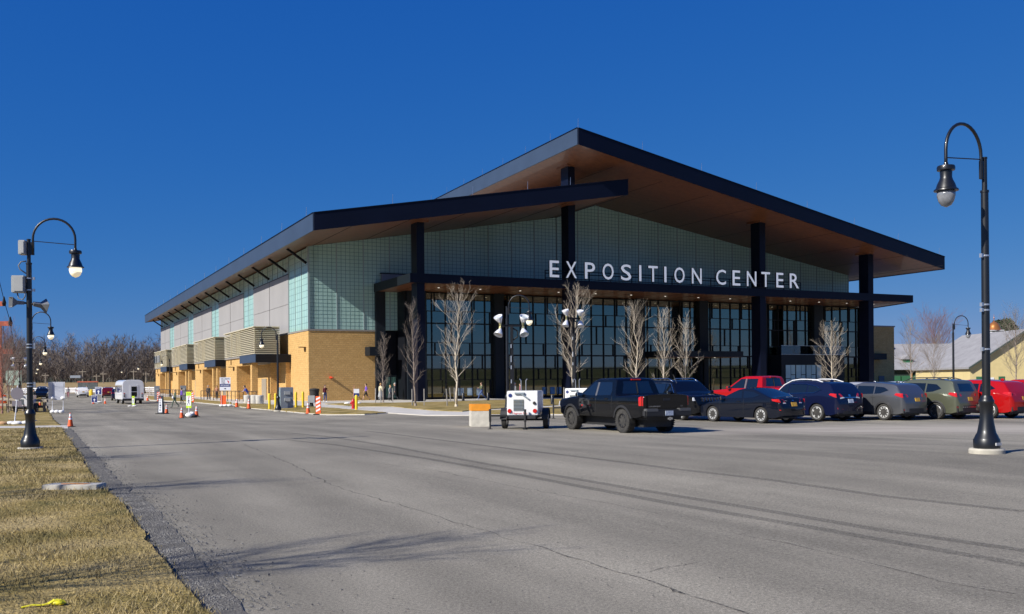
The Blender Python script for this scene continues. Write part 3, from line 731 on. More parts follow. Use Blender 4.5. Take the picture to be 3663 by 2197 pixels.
# ---- curtain wall
GV = -2.0
PANE = glass_mat('coated_pane', (0.95, 0.9, 0.68), 0.22, (0.17, 0.24, 0.24))
pb = [(1522, 1764), (1795, 2022), (2052, 2267), (2298, 2493), (2524, 2703), (2734, 2902), (2933, 3080)]
bays = [(onV(a, 1200, GV)[0], onV(b, 1200, GV)[0]) for a, b in pb]
rowz = [0.25, 1.97, 3.07, 4.46, 5.68, 7.61, 8.82, 10.62]
thick = {4.46: .15, 7.61: .13}
mains = [.091, .29, .489, .682, .875]
extras = [[.017, .95], [.216, .568, .761], [.835], [.136, .648], [.014, .375, .95], [.014, .53, .95], [.13, .716]]
lobby = None
cw = MB().box(bays[0][0] - .1, 70.3, GV + .12, GV + .3, -.6, .2).build('curtain_wall', BLACK, hall)
for bi, (a, b) in enumerate(bays):
    W_ = b - a; fr = MB()
    px = lambda t: a + t * W_
    for z in rowz:
        h_ = thick.get(z, .07); fr.box(a, b, GV - .07, GV + .11, z - h_ / 2, z + h_ / 2)
    for t_ in mains: fr.box(px(t_) - .045, px(t_) + .045, GV - .09, GV + .11, .2, 10.6)
    fr.box(a - .02, a + .05, GV - .08, GV + .11, .2, 10.6); fr.box(b - .05, b + .02, GV - .08, GV + .11, .2, 10.6)
    for r_ in range(7):
        z0, z1 = rowz[r_], rowz[r_ + 1]
        ex = extras[(r_ + (0 if bi % 2 == 0 else 0))]
        ex = [((e + .31 * (bi % 3)) % .96) + .015 for e in ex] if bi in (3, 5) else ex
        ts = sorted([0, 1] + mains + ex)
        for e in ex: fr.box(px(e) - .05, px(e) + .05, GV - .07, GV + .11, z0, z1)
        for c, d in zip(ts[:-1], ts[1:]):
            if (d - c) * W_ < .12: continue
            j = random.uniform(-.004, .004)
            MB().slab([(px(c), GV + .03 + j, z0), (px(d), GV + .03 - j, z0), (px(d), GV + .03 - j, z1), (px(c), GV + .03 + j, z1)], (0, .02, 0)).build('pane', PANE, cw)
    fr.build('mullion_frame', BLACK, cw)
gaps = [(bays[i][1], bays[i + 1][0]) for i in range(6)] + [(bays[6][1], 70.4)]
for a, b in gaps: MB().box(a - .01, b + .01, GV - .55, GV + .3, -.8, 10.74).build('pier', CHAR, cw)
MB().box(9.2, bays[0][0] + .02, GV - .3, GV + .3, -.8, 10.74).build('pier', CHAR, cw)
MB().box(9.0, 9.25, GV, 0.9, -.8, 10.74).build('return_wall', BLACK, cw)
MB().box(7.6, 9.1, .55, .95, -.8, 10.74).build('return_wall', BLACK, cw)
# glazed side door in the corner
dr = MB().box(7.75, 9.0, .46, .56, 0, 2.5).build('corner_door', mat('door_frame', (0.04, 0.05, 0.05), 0.4), hall)
MB().box(7.85, 8.3, .42, .46, .2, 2.3).build('poster', mat('green_poster', (0.3, 0.55, 0.38), 0.5, vscale=5, col2=(0.1, 0.25, 0.16)), dr)
MB().box(8.45, 8.9, .42, .46, .2, 2.3).build('poster', MATS['green_poster'], dr)
# room behind the glass
INW = mat('lobby_wall', (0.33, 0.35, 0.33), 0.8, var=0.2, vscale=0.3); INF = mat('lobby_floor', (0.2, 0.19, 0.17), 0.4)
lob = MB().box(9.3, 69.5, 7.6, 8.0, -.4, 10.6).build('lobby_wall', INW, hall)
MB().box(9.3, 69.5, GV + .3, 7.6, -.4, .06).build('lobby_floor', INF, hall)
MB().box(9.3, 69.5, GV + .3, 7.6, 10.4, 10.7).build('lobby_ceiling', INW, hall)
MB().box(30, 69.5, 2.5, 7.6, 4.3, 4.8).build('mezzanine', INF, hall)
for k in range(9): MB().box(12 + k * 6.6, 12.6 + k * 6.6, 4.5, 5.1, 0, 10.4).build('lobby_column', INW, hall)
PEND = mat('pendant_glow', (0.9, 0.88, 0.8), 0.4, emit=(1.0, 0.95, 0.85), estr=0.5)
pend = MB().tube([(0, 0, 0), (0, 0, 1.3)], .11, 8).mesh('pendant_lamp', PEND)
for u in (19.5, 28.5, 38.0, 46.6, 55.4, 60.3): inst('pendant_lamp', pend, (u, 1.0, 6.6), hall)
POST = mat('poster_paper', (0.45, 0.55, 0.6), 0.6, vscale=3, col2=(0.16, 0.25, 0.36))
for p_ in (1640, 1672, 1705, 1940, 1968, 1992): 
    u = onV(p_, 1400, GV)[0]; MB().box(u, u + .55, GV - .03, GV - .005, .4, 1.15).build('poster', POST, cw)
# entrance canopy
eu0, eu1 = onV(2370, 1260, -5.5)[0], onV(2659, 1260, -5.5)[0]
ez0, ez1 = onV(2659, 1279, -5.5)[1], onV(2659, 1257, -5.5)[1]
ec = MB().box(eu0, eu1, -5.5, GV - .1, ez0 + .05, ez1).build('entrance_canopy', CHAR, hall)
MB().box(eu0 + .05, eu1 - .05, -5.45, GV - .1, ez0 + .01, ez0 + .049).build('soffit', WOOD, ec)
for u in (eu0 + 3, eu0 + 5.5, eu0 + 8.0): inst('downlight', dl, (u, -4.2, ez0 + .0), ec)
MB().box(eu1 - 3.6, eu1 - 3.3, -3.1, -2.8, -.8, ez0 + .02).build('canopy_post', BLACK, ec)
# dark box with a glass-railed terrace
bu0, bu1 = onV(2795, 1269, -4.6)[0], onV(3020, 1269, -4.6)[0]; bz = onV(2795, 1269, -4.6)[1]
tb = MB().box(bu0, bu1, -4.6, GV - .1, -.8, bz).build('terrace_box', CHAR, hall)
rz = onV(2795, 1237, -4.6)[1]
RAILG = glass_mat('rail_glass', (0.8, 0.9, 0.9), 0.1, (0.75, 0.85, 0.85))
for k in range(5):
    a = bu0 + .05 + k * (bu1 - bu0 - .1) / 5; b = a + (bu1 - bu0 - .1) / 5 - .04
    MB().box(a, b, -4.58, -4.55, bz + .06, rz).build('rail_pane', RAILG, tb)
MB().box(bu0, bu1, -4.6, -4.53, rz, rz + .05).box(bu0, bu1, -4.6, -4.53, bz + .01, bz + .06).build('rail', mat('rail_metal', (0.35, 0.4, 0.42), 0.4, 0.6), tb)
FROST = mat('frosted_pane', (0.4, 0.55, 0.54), 0.3, var=0.1, vscale=0.6, coat=0.3)
wa, wb_ = onV(2812, 1350, -4.66)[0], onV(2940, 1350, -4.66)[0]
zt_, zb_ = onV(2812, 1306, -4.66)[1], 0.7
fr = MB(); n = 7
for k in range(n):
    a = wa + k * (wb_ - wa) / n; b = a + (wb_ - wa) / n - .14 + (.07 if k % 2 == 0 else -.03)
    zs = zb_ + (zt_ - zb_) * (.42 if k % 2 == 0 else .58)
    for z0, z1 in ((zb_, zs - .04), (zs + .04, zt_)): MB().box(a, b, -4.64, -4.605, z0, z1).build('pane', FROST, tb)
# red horn strobe and small fittings on the brick front
hs_u, hs_z = onV(1183, 1351, -.05)
MB().lathe([(.13, 0), (.15, -.08), (.06, -.5), (.05, -.9)], 10, (hs_u, 0, hs_z), 'Y').build('horn_strobe', mat('strobe_red', (0.5, 0.05, 0.02), 0.4), hall)
MB().box(5.6, 7.2, -1.5, -.0, 4.4, 5.25).build('door_canopy', CHAR, hall)

# ================================================================== roof sign
def make_sign():
    root = empty('building_sign', bw(36, -10.2) + (BASEZ + 11.5 * KB,), TH, 'white raised capital letters EXPOSITION CENTER standing on the dark canopy edge', 'sign')
    letters = [('E', 1370, 1440, 2), ('X', 1490, 1570, 2), ('P', 1630, 1705, 2), ('O', 1760, 1842, 2), ('S', 1895, 1972, 2), ('I', 2030, 2046, 2), ('T', 2098, 2167, 2), ('I', 2215, 2231, 2),
               ('O', 22, 105, 3), ('N', 163, 242, 3), ('C', 358, 437, 3), ('E', 490, 552, 3), ('N', 605, 682, 3), ('T', 722, 792, 3), ('E', 842, 900, 3), ('R', 950, 1024, 3)]
    white = mat('letter_white_glow', (0.8, 0.82, 0.84), 0.35, emit=(0.85, 0.9, 1.0), estr=0.22); dark = mat('letter_return', (0.03, 0.035, 0.045), 0.4)  # letter faces get a faint glow in the material to look brighter
    za = onV(1964, 991.5, -10.4)[1]; zt = onV(1964, 932, -10.4)[1]
    for ch, a, b, z in letters:
        pa, pb_ = (1300 + a / 2.0625, 1300 + b / 2.0625) if z == 2 else (2400 + a / 2.25, 2400 + b / 2.25)
        ua, ub = onV(pa, 985, -10.4)[0], onV(pb_, 985, -10.4)[0]
        me = text_mesh(ch, white, (ub - ua) * KB, (zt - za) * KB, 0.22, 0.006)
        me.materials.append(dark)
        for p in me.polygons: p.material_index = 0 if p.normal.y < -0.5 else 1
        o = inst('letter', me, ((((ua + ub) / 2 - 36) * KB), -.12, ((za + zt) / 2 - 11.5) * KB), root)
    u0, u1 = onV(1955, 990, -10.4)[0], onV(2870, 990, -10.4)[0]
    for z in (za - .1, za + .35, za + .62):
        MB().box((u0 - 36) * KB, (u1 - 36) * KB, .0, .05, (z - 11.5) * KB, (z - 11.42) * KB).build('sign_rail', BLACK, root)
    for k in range(14):
        u = (u0 + (u1 - u0) * k / 13 - 36) * KB; MB().box(u - .04, u + .04, .05, .12, -.02, (za + .7 - 11.5) * KB).build('sign_post', BLACK, root)
make_sign()
# ================================================================== STREET LAMPS
POLE = mat('lamp_black', (0.008, 0.009, 0.011), 0.38, var=0.2, vscale=3, coat=0.25)
FOOT = mat('lamp_footing', (0.42, 0.39, 0.32), 0.85, var=0.15, vscale=6)
GLOBE_ON = mat('lit_globe', (0.85, 0.8, 0.65), 0.3, emit=(1.0, 0.8, 0.45), estr=0.35)
GLOBE_TOP = mat('globe_glow', (0.9, 0.85, 0.7), 0.3, emit=(1.0, 0.9, 0.65), estr=0.8)
GLOBE_OFF = mat('clear_globe', (0.2, 0.21, 0.23), 0.12, coat=0.6, var=0.25, vscale=9)
PSTEEL = mat('strap_steel', (0.6, 0.62, 0.65), 0.3, 0.8)

def lamp_proto(lit=True, arm=1.13, sleeve=True):
    """5.9 m post, crook arm, bell-shaped head. Arm points along +x."""
    root = empty('street_lamp')
    H = 5.42
    MB().lathe([(.31, -.25), (.31, .06), (.29, .09)], 22).build('footing', FOOT, root, True, 30)
    MB().lathe([(.225, .09), (.23, .12), (.23, .25), (.21, .28), (.19, .33), (.165, .37), (.15, .44), (.125, .58), (.112, .72), (.118, .9), (.135, .93), (.135, .97), (.115, 1.0), (.095, 1.06)], 20).build('base', POLE, root, True, 40)
    MB().lathe([(.074, 1.0), (.07, 3.0), (.066, H - .62), (.076, H - .62), (.076, H - .58), (.047, H - .58), (.045, H), (.052, H), (.052, H + .03)], 16).build('pole', POLE, root, True, 40)
    a0 = .1; r = (arm - a0) / 2; top = H + .0
    pts = [(a0, 0, H - .38), (a0, 0, H)]
    for k in range(0, 17):
        q = math.pi * k / 16; pts.append((a0 + r - r * math.cos(q), 0, top + 0.04 + r * 1.02 * math.sin(q)))
    xe = a0 + 2 * r; pts += [(xe, 0, top - .1), (xe, 0, top - .27)]
    MB().tube(pts, .03, 8).build('arm', POLE, root, True)
    MB().tube([(a0, 0, H - .02), (xe, 0, H - .1)], .011, 5).box(.04, a0 + .03, -.025, .025, H - .38, H - .05).build('arm_brace', POLE, root)
    zt = top - .24
    hd = MB().lathe([(.035, zt + .05), (.045, zt), (.145, zt - .01), (.155, zt - .04), (.15, zt - .09), (.105, zt - .1), (.1, zt - .21), (.115, zt - .26), (.15, zt - .33), (.175, zt - .41), (.205, zt - .43), (.21, zt - .455), (.165, zt - .46)], 20, (xe, 0, 0)).build('lamp_head', POLE, root, True, 35)
    if lit:
        MB().lathe([(.15, zt - .45), (.158, zt - .52), (.15, zt - .57)], 16, (xe, 0, 0)).build('globe_band', GLOBE_TOP, hd, True)
        MB().lathe([(.15, zt - .56), (.125, zt - .63), (.08, zt - .68), (.01, zt - .71)], 16, (xe, 0, 0)).build('globe', GLOBE_ON, hd, True)
    else:
        MB().lathe([(.155, zt - .45), (.158, zt - .54), (.13, zt - .64), (.085, zt - .71), (.01, zt - .745)], 18, (xe, 0, 0)).build('globe', GLOBE_OFF, hd, True)
    return root
def straps(root, hs):
    for h_ in hs: MB().lathe([(.078, h_), (.078, h_ + .03)], 12).box(.08, .14, -.025, .025, h_ - .02, h_ + .05).build('strap', PSTEEL, root)

def put(root, p, rz, sc=1.0, label=None, group=None):
    root.location = p; root.rotation_euler = (0, 0, rz); root.scale = (sc, sc, sc)
    if label: root['label'] = label
    root['category'] = 'street lamp'
    if group: root['group'] = group
    return root

lampA = lamp_proto(True)          # big one on the lawn, with cabinets and speakers
lampB = lamp_proto(False)         # big one on the right
lampC = lamp_proto(True)          # far ones
CAB = mat('cabinet_grey', (0.42, 0.43, 0.42), 0.5, var=0.08, vscale=3)
SPK = mat('speaker_grey', (0.16, 0.17, 0.18), 0.5)
cable = MB()
for z0, z1, x0, x1, y in ((5.04, 5.41, -.225, -.06, 0), (4.06, 4.5, -.39, -.08, -.02)):
    c = MB().box(x0, x1, y - .12, y + .12, z0, z1).build('control_cabinet', CAB, lampA, bevel=.015)
    MB().box(x0 + .06, x1 - .02, y - .14, y - .121, z0 + .03, z1 - .03).build('cabinet_door', CAB, c, bevel=.008)
MB().tube([(-.06, 0, 4.88), (-.18, -.03, 4.86), (-.24, -.04, 4.76), (-.2, -.05, 4.66), (-.06, -.03, 4.56)], .018, 6).build('cable', SPK, lampA, True)
MB().tube([(-.28, -.02, 4.06), (-.24, -.05, 3.92), (-.14, -.06, 3.88), (-.07, -.1, 3.96), (-.06, -.1, 4.12)], .016, 6).build('cable', SPK, lampA, True)
def horn(name, p, d, up, sz):
    """rectangular horn loudspeaker"""
    d = Vector(d).normalized(); x = d.cross(Vector(up)).normalized(); y = x.cross(d)
    vs = []
    for t_, s_ in ((0, .05), (.35 * sz, .12 * sz), (.62 * sz, .32 * sz)):
        for sx, sy in ((-1, -1), (1, -1), (1, 1), (-1, 1)): vs.append(Vector(p) + d * t_ + x * sx * s_ + y * sy * s_ * .85)
    fs = [(3, 2, 1, 0)] + [(a + k, a + (k + 1) % 4, a + 4 + (k + 1) % 4, a + 4 + k) for a in (0, 4) for k in range(4)]
    m_ = MB().add(vs, fs); o = m_.build(name, SPK, lampA)
    sm_ = o.modifiers.new('t', 'SOLIDIFY'); sm_.thickness = .015
    MB().tube([(0, 0, p[2]), p], .03, 6).build('speaker_bracket', POLE, lampA)
horn('loudspeaker', (-.12, -.03, 3.8), (-.8, -.5, .02), (0.1, 0, 1), 0.5)
horn('loudspeaker', (.1, -.02, 3.78), (.72, .5, -.12), (.5, -.4, 1), 0.52)
straps(lampA, (4.42, 4.12, 2.72, 2.64, 1.72, 1.64))
pA = G(109, 1612)
put(lampA, pA, R(10), 1.047, 'lit black crook-arm street lamp on the lawn carrying grey cabinets and horn loudspeakers')
straps(lampB, (3.62, 2.72, 2.62, 1.9))
MB().box(-.08, .08, .222, .24, .15, .2).build('pole_label', mat('pole_label', (0.5, 0.5, 0.5), 0.5), lampB)
pB = G(3530, 1621)
put(lampB, pB, R(180 + 31), 1.114, 'tall unlit black crook-arm street lamp standing alone on the asphalt')

def depth_from(top_py, px, H):
    """depth at which a lamp of height H, standing on the ground, reaches photo row top_py"""
    Y = 60.0
    for _ in range(40):
        z = float(gz(ray(px, Y0)[0] * Y, Y)) + H; Y = 0.5 * Y + 0.5 * (z - EYE) / ray(px, top_py)[1]
    return Y
first = True
HL = 5.98 * 1.05
# row along the road, beyond the first lamp (photo column of the pole, row of the crook's top)
rowL = [(109, 1117), (111, 1205), (112, 1262), (113, 1296), (114, 1316), (115, 1330), (116, 1339)]
names = ['second', 'third', 'fourth', 'fifth', 'sixth', 'seventh', 'eighth']
for (px_, ty), nm in zip(rowL, names):
    Y = depth_from(ty, px_, HL)
    L_ = lampC if first else copy_tree(lampC); first = False
    put(L_, at(px_, Y), 0, 1.05, f'lit black street lamp, {nm} along the row beside the road lawn', 'street lamps along the lawn side of the road')
# lamps on the hall side: (pole column, crook top row, arm sign, base row or None)
rowR = [(994, 1170, 180, 'lit black street lamp in the dry grass before the brick corner'),
        (608, 1271, 180, 'lit black street lamp beside the railing at the last louvred box'),
        (517, 1294, 180, 'lit black street lamp just behind the white shuttle bus'),
        (453, 1311, 180, 'lit black street lamp left of the white shuttle bus, nearest to its roof'),
        (383, 1332, 180, 'lit distant street lamp behind the red SUV'), (354, 1336, 180, 'lit distant street lamp behind the EXIT board'),
        (331, 1340, 180, 'lit distant street lamp behind the dark far scoreboard'), (312, 1343, 180, 'lit distant street lamp by the white fence right of the scoreboard')]
for px_, ty, rz, lb in rowR:
    Y = depth_from(ty, px_, HL)
    put(copy_tree(lampC), at(px_, Y), R(rz), 1.05, lb, 'street lamps on the hall side of the road')
Y = depth_from(1058, 1815, HL); put(copy_tree(lampC), at(1815, Y), R(-10), 1.05, 'lit black street lamp behind the white light-tower trailer')
lo = copy_tree(lampB)
for c in list(lo.children):
    if c.name.startswith(('strap', 'pole_label')): bpy.data.objects.remove(c)
Y = depth_from(1129, 3411, HL); put(lo, at(3411, Y), R(10), 1.047, 'unlit black street lamp in front of the grey-roofed barn')

# ================================================================== CONES, SIGNS, BOLLARDS
ORANGE = mat('cone_orange', (0.85, 0.12, 0.02), 0.5, var=0.12, vscale=5); WHITE = mat('reflective_white', (0.78, 0.78, 0.78), 0.4, var=0.05, vscale=6)
RUB = mat('black_rubber', (0.02, 0.02, 0.02), 0.8); YEL = mat('bollard_yellow', (0.78, 0.55, 0.02), 0.45, var=0.08, vscale=3)
cone0 = empty('traffic_cone')
MB().box(-.19, .19, -.19, .19, 0, .035).build('base', RUB, cone0, bevel=.01)
rad = lambda z: .145 - .115 * (z - .03) / .7
MB().lathe([(rad(.03), .03), (rad(.73), .73)], 16).build('cone_body', ORANGE, cone0, True, 40)
MB().lathe([(rad(.38) + .003, .38), (rad(.48) + .003, .48)], 16).build('reflective_collar', WHITE, cone0, True, 40)
MB().lathe([(rad(.54) + .003, .54), (rad(.69) + .003, .69)], 16).build('reflective_collar', WHITE, cone0, True, 40)
cones = [((252, 1527), .86, 'big orange cone with white collars at the lawn edge by the footpath'), ((143, 1452), 1.0, 'orange cone behind the split-rail fence'),
         ((650, 1496), .95, 'orange cone at the side of the sandbagged yellow-green crossing sign, away from the hall'), ((703, 1491), 1.0, 'faded orange cone between the sandbagged crossing sign and the hall lawn'),
         ((596, 1480), .95, 'orange cone just beside the upright DRIVE board'), ((847, 1457), 1.1, 'orange cone at the edge of the grass below the railing end'),
         ((890, 1463), 1.15, 'orange cone near the concrete drums at the grass edge'), ((1102, 1481), 1.05, 'orange cone next to the striped barricade panel'),
         ((334, 1445), .9, 'orange cone before the small blue arrow board'), ((376, 1445), .9, 'orange cone right of the EXIT board'),
         ((528, 1434), 1.1, 'mostly white cone behind the shuttle bus by the railing lawn')]
for i, (p, s_, lb) in enumerate(cones):
    c = cone0 if i == 0 else copy_tree(cone0)
    c.location = G(*p); c.scale = (s_, s_, s_); c.rotation_euler = (0, 0, random.uniform(0, 1.5)); tag(c, lb, 'cone', 'orange traffic cones')

boll0 = MB().lathe([(.1, -.3), (.1, 1.2), (.085, 1.27), (.05, 1.31), (.005, 1.32)], 14).mesh('bollard', YEL, True, 40)
for p, h_, lb in (((964, 1467), 1.0, 'yellow bollard in the grass, farthest from the grey meter cabinet toward the road'), ((986, 1467), 1.0, 'yellow bollard between its yellow twin and the lamp post by the cabinet'),
                  ((1059, 1461), 1.0, 'yellow bollard just right of the grey meter cabinet'), ((1084, 1461), 1.02, 'yellow bollard standing before the lit brick corner'),
                  ((1275, 1468), .82, 'yellow bollard guarding the red fire hydrant')):
    tag(inst('bollard', boll0, G(*p), scale=(1, 1, h_)), lb, 'bollard', 'yellow bollards on the grass')
blk = MB().lathe([(.13, -.2), (.13, .78), (.115, .8), (.115, .82)], 14).mesh('bollard', POLE, True, 40)
for k, (p, lb) in enumerate([((1657, 1437), 'short black bollard left of the striding man in jeans'), ((1746, 1436), 'short black bollard right of the striding man in jeans'),
                             ((1976, 1450), 'short black bollard between the trailer and the pickup truck nose')]):
    tag(inst('bollard', blk, G(*p)), lb, 'bollard', 'black bollards along the walk')
# meter cabinet
mc = empty('meter_cabinet', G(1024, 1464), R(25), 'tall grey electrical meter cabinet between the yellow bollards', 'cabinet')
MB().box(-.5, .5, -.3, .3, -.1, 1.72).build('case', mat('cabinet_steel', (0.24, 0.27, 0.31), 0.45), mc, bevel=.02)
for z in (.62, 1.15): MB().box(-.2, .25, -.36, -.3, z, z + .26).build('meter_box', CAB, mc)
MB().box(-.54, -.5, -.2, .25, .3, 1.5).build('side_box', mat('cabinet_teal', (0.3, 0.42, 0.42), 0.5), mc)
# hydrant
hy = empty('fire_hydrant', G(1264, 1465), R(10), 'red fire hydrant with a marker whip beside a yellow bollard', 'hydrant')
RED = mat('hydrant_red', (0.5, 0.02, 0.02), 0.4, coat=0.3)
MB().lathe([(.17, 0), (.17, .06), (.12, .08), (.12, .5), (.16, .52), (.16, .58), (.13, .6), (.11, .7), (.05, .77), (.02, .8)], 14).build('barrel', RED, hy, True, 35)
MB().lathe([(.07, -.24), (.08, -.2), (.06, -.1), (.06, .1), (.08, .2), (.07, .24)], 10, (0, 0, .45), 'X').lathe([(.09, -.22), (.08, -.08)], 10, (0, 0, .42), 'Y').build('nozzles', RED, hy, True, 35)
MB().tube([(.02, .02, .78), (.03, .02, 1.3), (.07, .02, 1.75)], .012, 5).build('marker_whip', mat('whip', (0.7, 0.3, 0.25), 0.5), hy)

# generic small sign helper
def posts_sign(name, p, rz, label, cat='sign'): return empty(name, p, rz, label, cat)
BLUE = mat('sign_blue', (0.02, 0.035, 0.16), 0.4); LIME = mat('lime_yellow', (0.5, 0.72, 0.02), 0.45); SWHITE = mat('sign_face_white', (0.74, 0.75, 0.78), 0.4)
INK = mat('sign_ink', (0.015, 0.02, 0.06), 0.5); SIGNRED = mat('sign_red', (0.55, 0.03, 0.03), 0.45); BAG = mat('sandbag_white', (0.78, 0.77, 0.74), 0.8, var=0.06, vscale=8, bump=0.4, bscale=14)
def txt(parent, s, w_, h_, loc, m_, name='lettering', bold=.01): return inst(name, text_mesh(s, m_, w_, h_, .004, bold), loc, parent)
def bag(root, c, s_, seed, m_=None): return MB().blob(c, s_, 10, 7, .1, seed).build('sandbag', m_ or BAG, root, True)
def arrow(parent, w_, loc, m_, up=True):
    pts = [(-.14, -.5), (.14, -.5), (.14, .05), (.4, .05), (0, .5), (-.4, .05), (-.14, .05)]
    if not up: pts = [(y, -x) for x, y in pts]
    MB().slab([(loc[0] + x * w_, loc[1], loc[2] + z * w_) for x, z in pts], (0, -.006, 0)).build('arrow', m_, parent)
def ped_panel(root, z0, h_, w_=.31):
    """in-street crossing panel: yield sign above, walker below"""
    MB().box(-w_ / 2, w_ / 2, -.015, .015, z0, z0 + h_).build('panel', LIME, root, bevel=.004)
    MB().box(-w_ / 2 + .025, w_ / 2 - .025, -.02, -.0151, z0 + h_ * .14, z0 + h_ * .76).build('panel_face', SWHITE, root)
    MB().slab([(-.085, -.022, z0 + h_ * .73), (.085, -.022, z0 + h_ * .73), (0, -.022, z0 + h_ * .58)], (0, -.004, 0)).build('yield_mark', SIGNRED, root)
    MB().slab([(-.045, -.0265, z0 + h_ * .71), (.045, -.0265, z0 + h_ * .71), (0, -.0265, z0 + h_ * .63)], (0, -.003, 0)).build('yield_centre', SWHITE, root)
    wk = MB(); c = z0 + h_ * .16; u_ = h_ * .4
    for a, b, t_ in (((0, .62), (0, .95), .05), ((0, .62), (-.055, .3), .03), ((-.055, .3), (-.085, .02), .026), ((0, .62), (.05, .32), .03), ((.05, .32), (.1, .04), .026), ((0, .88), (-.09, .62), .022), ((0, .88), (.085, .66), .022)):
        wk.bar((a[0], -.023, c + a[1] * u_), (b[0], -.023, c + b[1] * u_), t_, .004, (0, 1, 0))
    wk.lathe([(.03, -.024), (.03, -.02)], 10, (.01, 0, c + 1.07 * u_), 'Y').build('walker_mark', INK, root)
    txt(root, 'STATE', w_ * .6, h_ * .05, (0, -.016, z0 + h_ * .88), INK); txt(root, 'LAW', w_ * .4, h_ * .04, (0, -.016, z0 + h_ * .8), INK)
ps = posts_sign('crossing_sign', G(676, 1494), R(-14), 'yellow-green pedestrian crossing sign weighted with white sandbags between two cones')
ped_panel(ps, .62, 1.05, .38)
MB().tube([(0, 0, 0), (0, 0, .7)], .025, 8).build('post', SWHITE, ps)
bag(ps, (.05, -.05, .16), (.26, .2, .17), 1); bag(ps, (.16, .1, .26), (.2, .16, .12), 2); MB().blob((-.12, .2, .12), (.42, .22, .14), 10, 6, .08, 3).build('rubber_base', RUB, ps, True)
MB().blob((.3, .1, .1), (.24, .22, .12), 10, 6, .1, 8).build('rubber_base', RUB, ps, True)
ps2 = posts_sign('crossing_sign', G(477, 1455), R(-16), 'yellow-green pedestrian crossing sign on a flat white base behind the shuttle bus')
ped_panel(ps2, .2, .85, .3)
MB().tube([(0, 0, 0), (0, 0, .25)], .025, 8).build('post', SWHITE, ps2); bag(ps2, (.1, 0, .06), (.3, .2, .07), 5); bag(ps2, (-.35, -.1, .06), (.2, .16, .07), 6)
# DRIVE board
db = posts_sign('lane_board', G(576, 1481), R(-16), 'upright dark board with white panel reading DRIVE down its face')
MB().prism([(-.3, -.28), (.3, -.28), (.3, .28), (-.3, .28)], 0, .06).build('base', RUB, db, bevel=.01)
MB().add([(-.24, -.08, .06), (.24, -.08, .06), (.24, .08, .06), (-.24, .08, .06), (-.18, -.04, 1.35), (.18, -.04, 1.35), (.18, .04, 1.35), (-.18, .04, 1.35)],
         [(0, 3, 2, 1), (4, 5, 6, 7), (0, 1, 5, 4), (1, 2, 6, 5), (2, 3, 7, 6), (3, 0, 4, 7)]).build('board', mat('board_black', (0.02, 0.025, 0.04), 0.5), db)
MB().slab([(-.15, -.086, .12), (.15, -.086, .12), (.12, -.052, 1.12), (-.12, -.052, 1.12)], (0, -.006, 0)).build('board_face', SWHITE, db)
for k, ch in enumerate('DRIVE'): txt(db, ch, .12, .13, (0, -.062 - .03 * (k / 4) - .006, 1.0 - k * .18), INK)
MB().lathe([(.05, -.07), (.05, -.064)], 12, (0, 0, 1.2), 'Y').build('round_mark', SIGNRED, db)
# VACCINATE sign
vs_ = posts_sign('clinic_sign', G(806, 1455), R(4), 'white and navy board on tall legs reading VACCINATE NEW YORK ENTRANCE with an arrow')
MB().box(-.82, .82, -.02, .02, .95, 2.95).build('board', SWHITE, vs_); MB().box(-.8, .8, -.028, -.0201, 1.5, 1.95).build('band', BLUE, vs_)
txt(vs_, 'VACCINATE', 1.35, .26, (0, -.022, 2.72), INK); txt(vs_, 'NEW', .6, .24, (-.28, -.022, 2.38), INK); txt(vs_, 'YORK', .62, .24, (-.28, -.022, 2.08), INK)
txt(vs_, 'ENTRANCE', 1.3, .22, (0, -.03, 1.72), SWHITE)
MB().slab([(.3, -.022, 2.42), (.42, -.022, 2.5), (.6, -.022, 2.3), (.62, -.022, 2.1), (.5, -.022, 2.02), (.45, -.022, 2.2)], (0, -.005, 0)).build('state_mark', SIGNRED, vs_)
arrow(vs_, .34, (0, -.022, 1.22), INK, False)
vs_.scale = (.6, .6, .6)
for x in (-.6, .6): MB().tube([(x, .03, -1.55), (x, .03, 1.1)], .03, 6).build('post', SWHITE, vs_); MB().tube([(x, -.5, -1.5), (x, .5, -1.5)], .04, 6).build('foot', SWHITE, vs_)
for k in range(5): bag(vs_, (-.7 + .3 * k + .2, -.25 + .1 * (k % 2), -1.38), (.4, .3, .18), 20 + k)
bg_ = MB().box(-.75, .1, .1, .16, -1.3, .2).build('barricade', ORANGE, vs_)
vs_.location.z += 1.55 * .6
# EXIT signs
ex = posts_sign('exit_sign', G(353, 1441), R(0), 'blue and white EXIT board with an upward arrow on white legs')
MB().box(-.42, .42, -.02, .02, 1.0, 1.95).build('board', SWHITE, ex); MB().box(-.36, .36, -.027, -.0201, 1.04, 1.9).build('board_face', BLUE, ex)
txt(ex, 'EXIT', .52, .2, (0, -.029, 1.76), SWHITE); arrow(ex, .46, (0, -.029, 1.33), SWHITE)
for x in (-.35, .35): MB().tube([(x, 0, 0), (x, 0, 1.05)], .025, 6).build('leg', SWHITE, ex)
MB().bar((-.35, 0, .12), (.35, 0, .12), .05).build('leg_brace', SWHITE, ex); bag(ex, (0, 0, .09), (.4, .2, .09), 31)
ex2 = posts_sign('arrow_sign', G(338, 1445), R(6), 'small low blue arrow board leaning by the EXIT board')
MB().box(-.33, .33, -.02, .02, .15, 1.0).build('board', SWHITE, ex2); MB().box(-.3, .3, -.027, -.0201, .2, .96).build('board_face', BLUE, ex2); arrow(ex2, .36, (0, -.029, .45), SWHITE); txt(ex2, 'EXIT', .4, .13, (0, -.029, .82), SWHITE)
for x in (-.3, .3): MB().tube([(x, 0, 0), (x, 0, .2)], .02, 6).build('leg', SWHITE, ex2)
